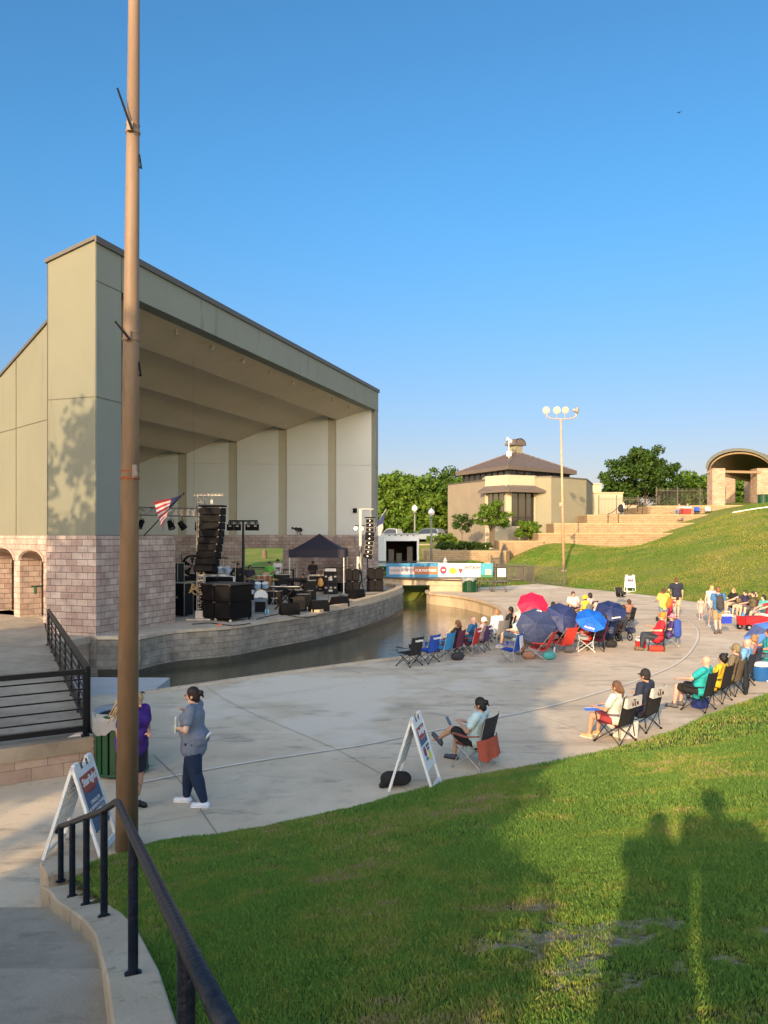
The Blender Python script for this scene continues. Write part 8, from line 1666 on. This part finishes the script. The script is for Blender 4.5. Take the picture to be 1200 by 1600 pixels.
# band gear in the middle: keyboard, mixer, stands
kb = thing('keyboard', 'long pale keyboard on a crossed stand in the middle of the stage', 'keyboard', S2(446, 952), R(-3)); b = MB(); b.box((0, 0, .95), (1.35, .36, .07)); b.build('body', casem, kb); b = MB(); b.box((0, -.06, .99), (1.25, .2, .012)); b.build('keys', white, kb); b = MB(); b.tube([(-.45, -.15, 0), (.4, -.15, .91)], .022, 6); b.tube([(.45, -.15, 0), (-.4, -.15, .91)], .022, 6); b.tube([(-.45, .15, 0), (.4, .15, .91)], .022, 6); b.tube([(.45, .15, 0), (-.4, .15, .91)], .022, 6); b.build('stand', black, kb)
mx = thing('mixing_desk', 'sloped grey mixing desk with rows of faders behind the keyboard', 'mixing desk', S2(462, 938), R(-8)); b = MB(); M_ = Matrix.Translation((0, 0, 1.0)) @ Matrix.Rotation(R(-12), 4, 'X'); b.box((0, 0, 0), (1.1, .7, .10), M=M_); b.build('body', casem, mx); b = MB()
for i in range(9):
    for j in range(4): b.box((-.44 + i * .11, -.24 + j * .15, .06), (.035, .05, .02), M=M_)
b.build('faders', galv, mx); b = MB(); b.tube([(-.4, 0, 0), (.35, 0, .95)], .022, 6); b.tube([(.4, 0, 0), (-.35, 0, .95)], .022, 6); b.build('stand', black, mx)
def micstand(label, px, py, h=1.5, boom=True, rz=0.0):
    t = thing('mic_stand', label, 'microphone stand', S2(px, py), rz, 'microphone stands on the stage'); b = MB(); b.cyl((0, 0, 0), (0, 0, h), .011, .009, 6); b.lathe([(.14, 0), (.13, .02), (.02, .035)], n=12)
    b.build('stand', black, t)
    if boom: b = MB(); b.cyl((-.15, 0, h - .1), (.55, 0, h + .12), .008, .008, 5); b.build('boom', black, t)
    b = MB(); x = .58 if boom else 0; z = h + .13 if boom else h; b.cyl((x, 0, z), (x + .12, 0, z - .02), .016, .022, 8); b.ball((x + .14, 0, z - .02), .028, 8); b.build('microphone', galv, t)
micstand('straight microphone stand at the front between the monitors', 513, 951, 1.35, False); micstand('microphone stand near the keyboard', 487, 941, 1.4, True, .5); micstand('boom microphone stand by the second drum set', 420, 938, 1.5, True, 2.0); micstand('microphone stand under the tent', 533, 931, 1.5, True, -.6); micstand('boom microphone stand behind the keyboard', 437, 935, 1.6, True, 1.0); micstand('boom microphone stand beside the mixing desk', 474, 936, 1.55, True, 2.6)
for i, (px, py, c_, lab) in enumerate([(469, 955, casem, 'small black amplifier beside the keyboard stand'), (477, 944, casem, 'small amplifier behind the keyboard'), (407, 958, mat('case grey blue', (.10, .15, .20), .6, .15, 5), 'grey blue case standing under the low drum set'), (480, 934, casem, 'black guitar amplifier by the tent leg')]):
    t = thing('small_amplifier', lab, 'amplifier', S2(px, py), R(-12 + 9 * i), 'small amplifiers on the stage'); b = MB(); b.box((0, 0, .31), (.5, .32, .6)); b.build('body', c_, t); b = MB(); b.box((0, -.165, .27), (.42, .012, .42)); b.build('grille', grille, t); b = MB(); b.box((0, 0, .63), (.2, .03, .03)); b.build('handle', black, t)
for i, px in enumerate((415, 419)):
    b = MB(); b.lathe([(.033, 0), (.035, .14), (.03, .17), (.012, .20), (.012, .225)], n=12); tag(b.build('water_bottle', mat('bottle blue', (.25, .55, .72), .15, .1), None, S2(px, 960), smooth=True), ['left clear blue water bottle on the stage floor', 'right clear blue water bottle on the stage floor'][i], 'bottle', 'water bottles on the stage floor')
def wedge(label, px, py, rz, s=1.0):
    t = thing('floor_monitor', label, 'floor speaker', S2(px, py), rz, 'black floor monitors along the stage front'); pf = [(-.28, 0), (.26, 0), (.28, .16), (.05, .46), (-.16, .46), (-.28, .20)]; b = MB(); hw_ = .38; n = len(pf)
    for sx in (-1, 1):
        for y, z in pf: b.v.append((sx * hw_ * s, y * s, z * s))
    for i in range(n): j = (i + 1) % n; b.face((i, j, n + j, n + i))
    b.face(list(reversed(range(n)))); b.face([n + i for i in range(n)]); o = b.build('cabinet', spk, t); bv = o.modifiers.new('bevel', 'BEVEL'); bv.width = .015; bv.segments = 2
    b = MB(); A_, B_ = Vector((0, .28, .16)) * s, Vector((0, .05, .46)) * s; d = (B_ - A_).normalized(); nn = Vector((0, d.z, -d.y)); c0 = A_ + nn * .004; c1 = B_ + nn * .004; b.add([(x, c.y, c.z) for c in (A_ + d * .02, B_ - d * .02) for x in (-.34 * s, .34 * s)] + [(x, (c + nn * .012).y, (c + nn * .012).z) for c in (A_ + d * .02, B_ - d * .02) for x in (-.34 * s, .34 * s)], [(4, 5, 7, 6), (0, 2, 3, 1), (0, 1, 5, 4), (1, 3, 7, 5), (3, 2, 6, 7), (2, 0, 4, 6)]); b.build('grille', grille, t)
    b = MB(); b.box((hw_ * s + .004, 0, .24 * s), (.008, .14, .06)); b.build('handle', galv, t); return t
wedge('black floor monitor nearest the left, by the keyboard', 452, 960, R(20)); wedge('black floor monitor second from the left', 498, 955, R(28)); wedge('black floor monitor third from the left', 530, 948, R(38)); wedge('black floor monitor at the far right of the stage front', 557, 935, R(50))
# ---- right hand tower
rtb = S2(563, 925); tt = thing('line_array_tower', 'pale truss tower with cables at the right end of the stage', 'tower', rtb); zt = (HZ - 795) / F * rtb[1] + EYE - ZS
pale = mat('tower pale', (.50, .50, .48), .5, .08, 6)
b = MB(); b.box((0, 0, zt / 2), (.14, .14, zt)); b.box((-.12, 0, .8), (.16, .3, 2.4)); b.build('mast', pale, tt); b = MB(); b.cyl((0, 0, zt - .02), (.75, 0, zt - .02), .035, .035, 6); b.cyl((.55, 0, zt), (.55, 0, zt - .45), .012, .012, 5); b.build('boom', pale, tt)
b = MB(); rr = random.Random(3)
for k in range(7): x0 = rr.uniform(-.1, .1); b.tube([(x0, -.1, 2.6), (x0 + rr.uniform(-.1, .1), -.14, 1.6), (x0 + rr.uniform(-.15, .15), -.16, .8), (x0 + rr.uniform(-.4, .4), -.3, .02)], .014, 5)
b.build('cables', black, tt)
a2 = thing('line_array', 'curved grey and black line array at the right end of the stage', 'speaker array', (rtb[0] + .55, rtb[1] - .1, ZS + zt - .5)); b = MB(); b.box((0, 0, 0), (.6, .5, .05)); b.build('fly_frame', spk, a2); z = -.06; x = 0; ang = 0; gm_ = mat('array grey', (.16, .15, .14), .6, .3, 14)
for k in range(9):
    M_ = Matrix.Translation((x, 0, z - .13)) @ Matrix.Rotation(ang, 4, 'Y'); b = MB(); b.box((0, 0, 0), (.50, .55, .235), M=M_); o = b.build('cabinet', gm_ if k in (0, 1, 2, 5, 6, 7) else spk, a2); b = MB(); b.box((.0, -.281, 0), (.42, .012, .18), M=M_); b.build('grille', grille, o); b = MB(); b.ball(M_ @ Vector((0, -.285, 0)), (.05, .02, .05), 8); b.build('horn', alu, o); z -= .25 * math.cos(ang); x -= .25 * math.sin(ang) * .7; ang += R(.8 + .35 * k)
l2 = thing('light_stand', 'black tripod light stand in front of the right tower', 'light stand', S2(574, 923)); zt2 = (HZ - 821) / F * S2(574, 923)[1] + EYE - ZS
b = MB(); b.cyl((0, 0, 0), (0, 0, zt2), .04, .025, 8); b.cyl((-.72, 0, zt2), (.72, 0, zt2), .02, .02, 6); [b.cyl((0, 0, .9), (.75 * math.cos(a_), .75 * math.sin(a_), .02), .018, .018, 5) for a_ in (-.5, 1.6, 3.6)]; b.build('stand', black, l2)
for x in (-.68, -.33, .22, .60): b = MB(); b.cyl((x, -.1, zt2 - .18), (x, .12, zt2 - .22), .15, .11, 14); b.cyl((x, 0, zt2), (x, 0, zt2 - .08), .02, .02, 5); o = b.build('lamp', spk, l2); b = MB(); b.cyl((x, -.112, zt2 - .178), (x, -.10, zt2 - .18), .12, .13, 14); b.build('lens', alu, o)
for i, (px, py, lab) in enumerate([(551, 927, 'lower black subwoofer stack left of the right tower'), (586, 924, 'black subwoofer stack at the far right end of the stage')]):
    t = thing('subwoofer_stack', lab, 'speaker stack', S2(px, py), R(0), 'subwoofer stacks at the right of the stage')
    for zz in (.36, 1.02):
        for xx in ((-.0,) if False else (-.19, .19) if i == 0 else (-.24, .24)): cabinet(t, (xx, 0, zz), (.37 if i == 0 else .47, .7, .64), 0)
f2p = (rtb[0] + .85, rtb[1] + .2, EYE + .55); f2 = thing('flag', 'blue, white and red state flag at the right end of the shell', 'flag', f2p); b = MB(); b.cyl((-.25, 0, -.35), (.62, 0, 1.0), .018, .014, 6); b.build('pole', white, f2)
b = MB(); b.add([(.60, -.02, .96), (.10, -.03, .22), (.12, -.06, .02), (.42, -.05, .18)], [(0, 1, 2, 3)]); b.add([(.60, .0, .96), (.10, .0, .22), (.12, -.03, .02), (.42, -.02, .18)], [(3, 2, 1, 0)]); b.build('blue_part', blu_, f2); b = MB(); b.add([(.42, -.05, .18), (.12, -.06, .02), (-.10, -.05, -.55), (.30, -.04, -.50), (.45, -.05, -.05)], [(4, 3, 2, 1, 0)[::-1]]); b.add([(.42, -.02, .18), (.12, -.03, .02), (-.10, -.02, -.55), (.30, -.01, -.50), (.45, -.02, -.05)], [(0, 1, 2, 3, 4)[::-1]]); b.build('white_part', wht_, f2); b = MB(); b.caps((-.34, -.05, -.55), (-.30, -.05, -.95), .09, .05, 1, .4); b.build('red_part', red_, f2, smooth=True)
# loose cables on the deck
for i, (pp, lab) in enumerate([(((300, 976), (330, 974), (360, 978), (392, 974)), 'black cable bundle along the deck by the subwoofers'), (((452, 962), (478, 965), (515, 958), (560, 948)), 'black cable running between the floor monitors'), (((400, 968), (425, 962), (470, 950)), 'black cable from the drum set to the keyboard'), (((560, 930), (590, 928), (610, 926)), 'black cable at the right tip of the stage')]):
    pts = [Vector(S2(x, y)) for x, y in pp]; b = MB(); b.tube([(p.x + rng.uniform(-.08, .08), p.y, ZS + .015) for p in [Vector((*q, 0)) for q in catmull([(p.x, p.y) for p in pts], 6)]], .016, 5); tag(b.build('stage_cable', blackpl), lab, 'cable', 'cables on the stage deck')
b = MB(); b.box((0, 0, .06), (.5, .3, .12)); b.box((.4, .1, .04), (.3, .2, .08)); tag(b.build('cable_tray', casem, None, S2(606, 926)), 'low black cable box at the tip of the stage', 'box')
b = MB(); b.lathe([(.10, 0), (.11, .04), (.03, .06)], n=12); tag(b.build('orange_puck', mat('orange plastic', (.6, .2, .08), .5), None, S2(343, 977)), 'small orange item on the deck below the subwoofers', 'puck')
bpy.data.scenes.remove(TS)
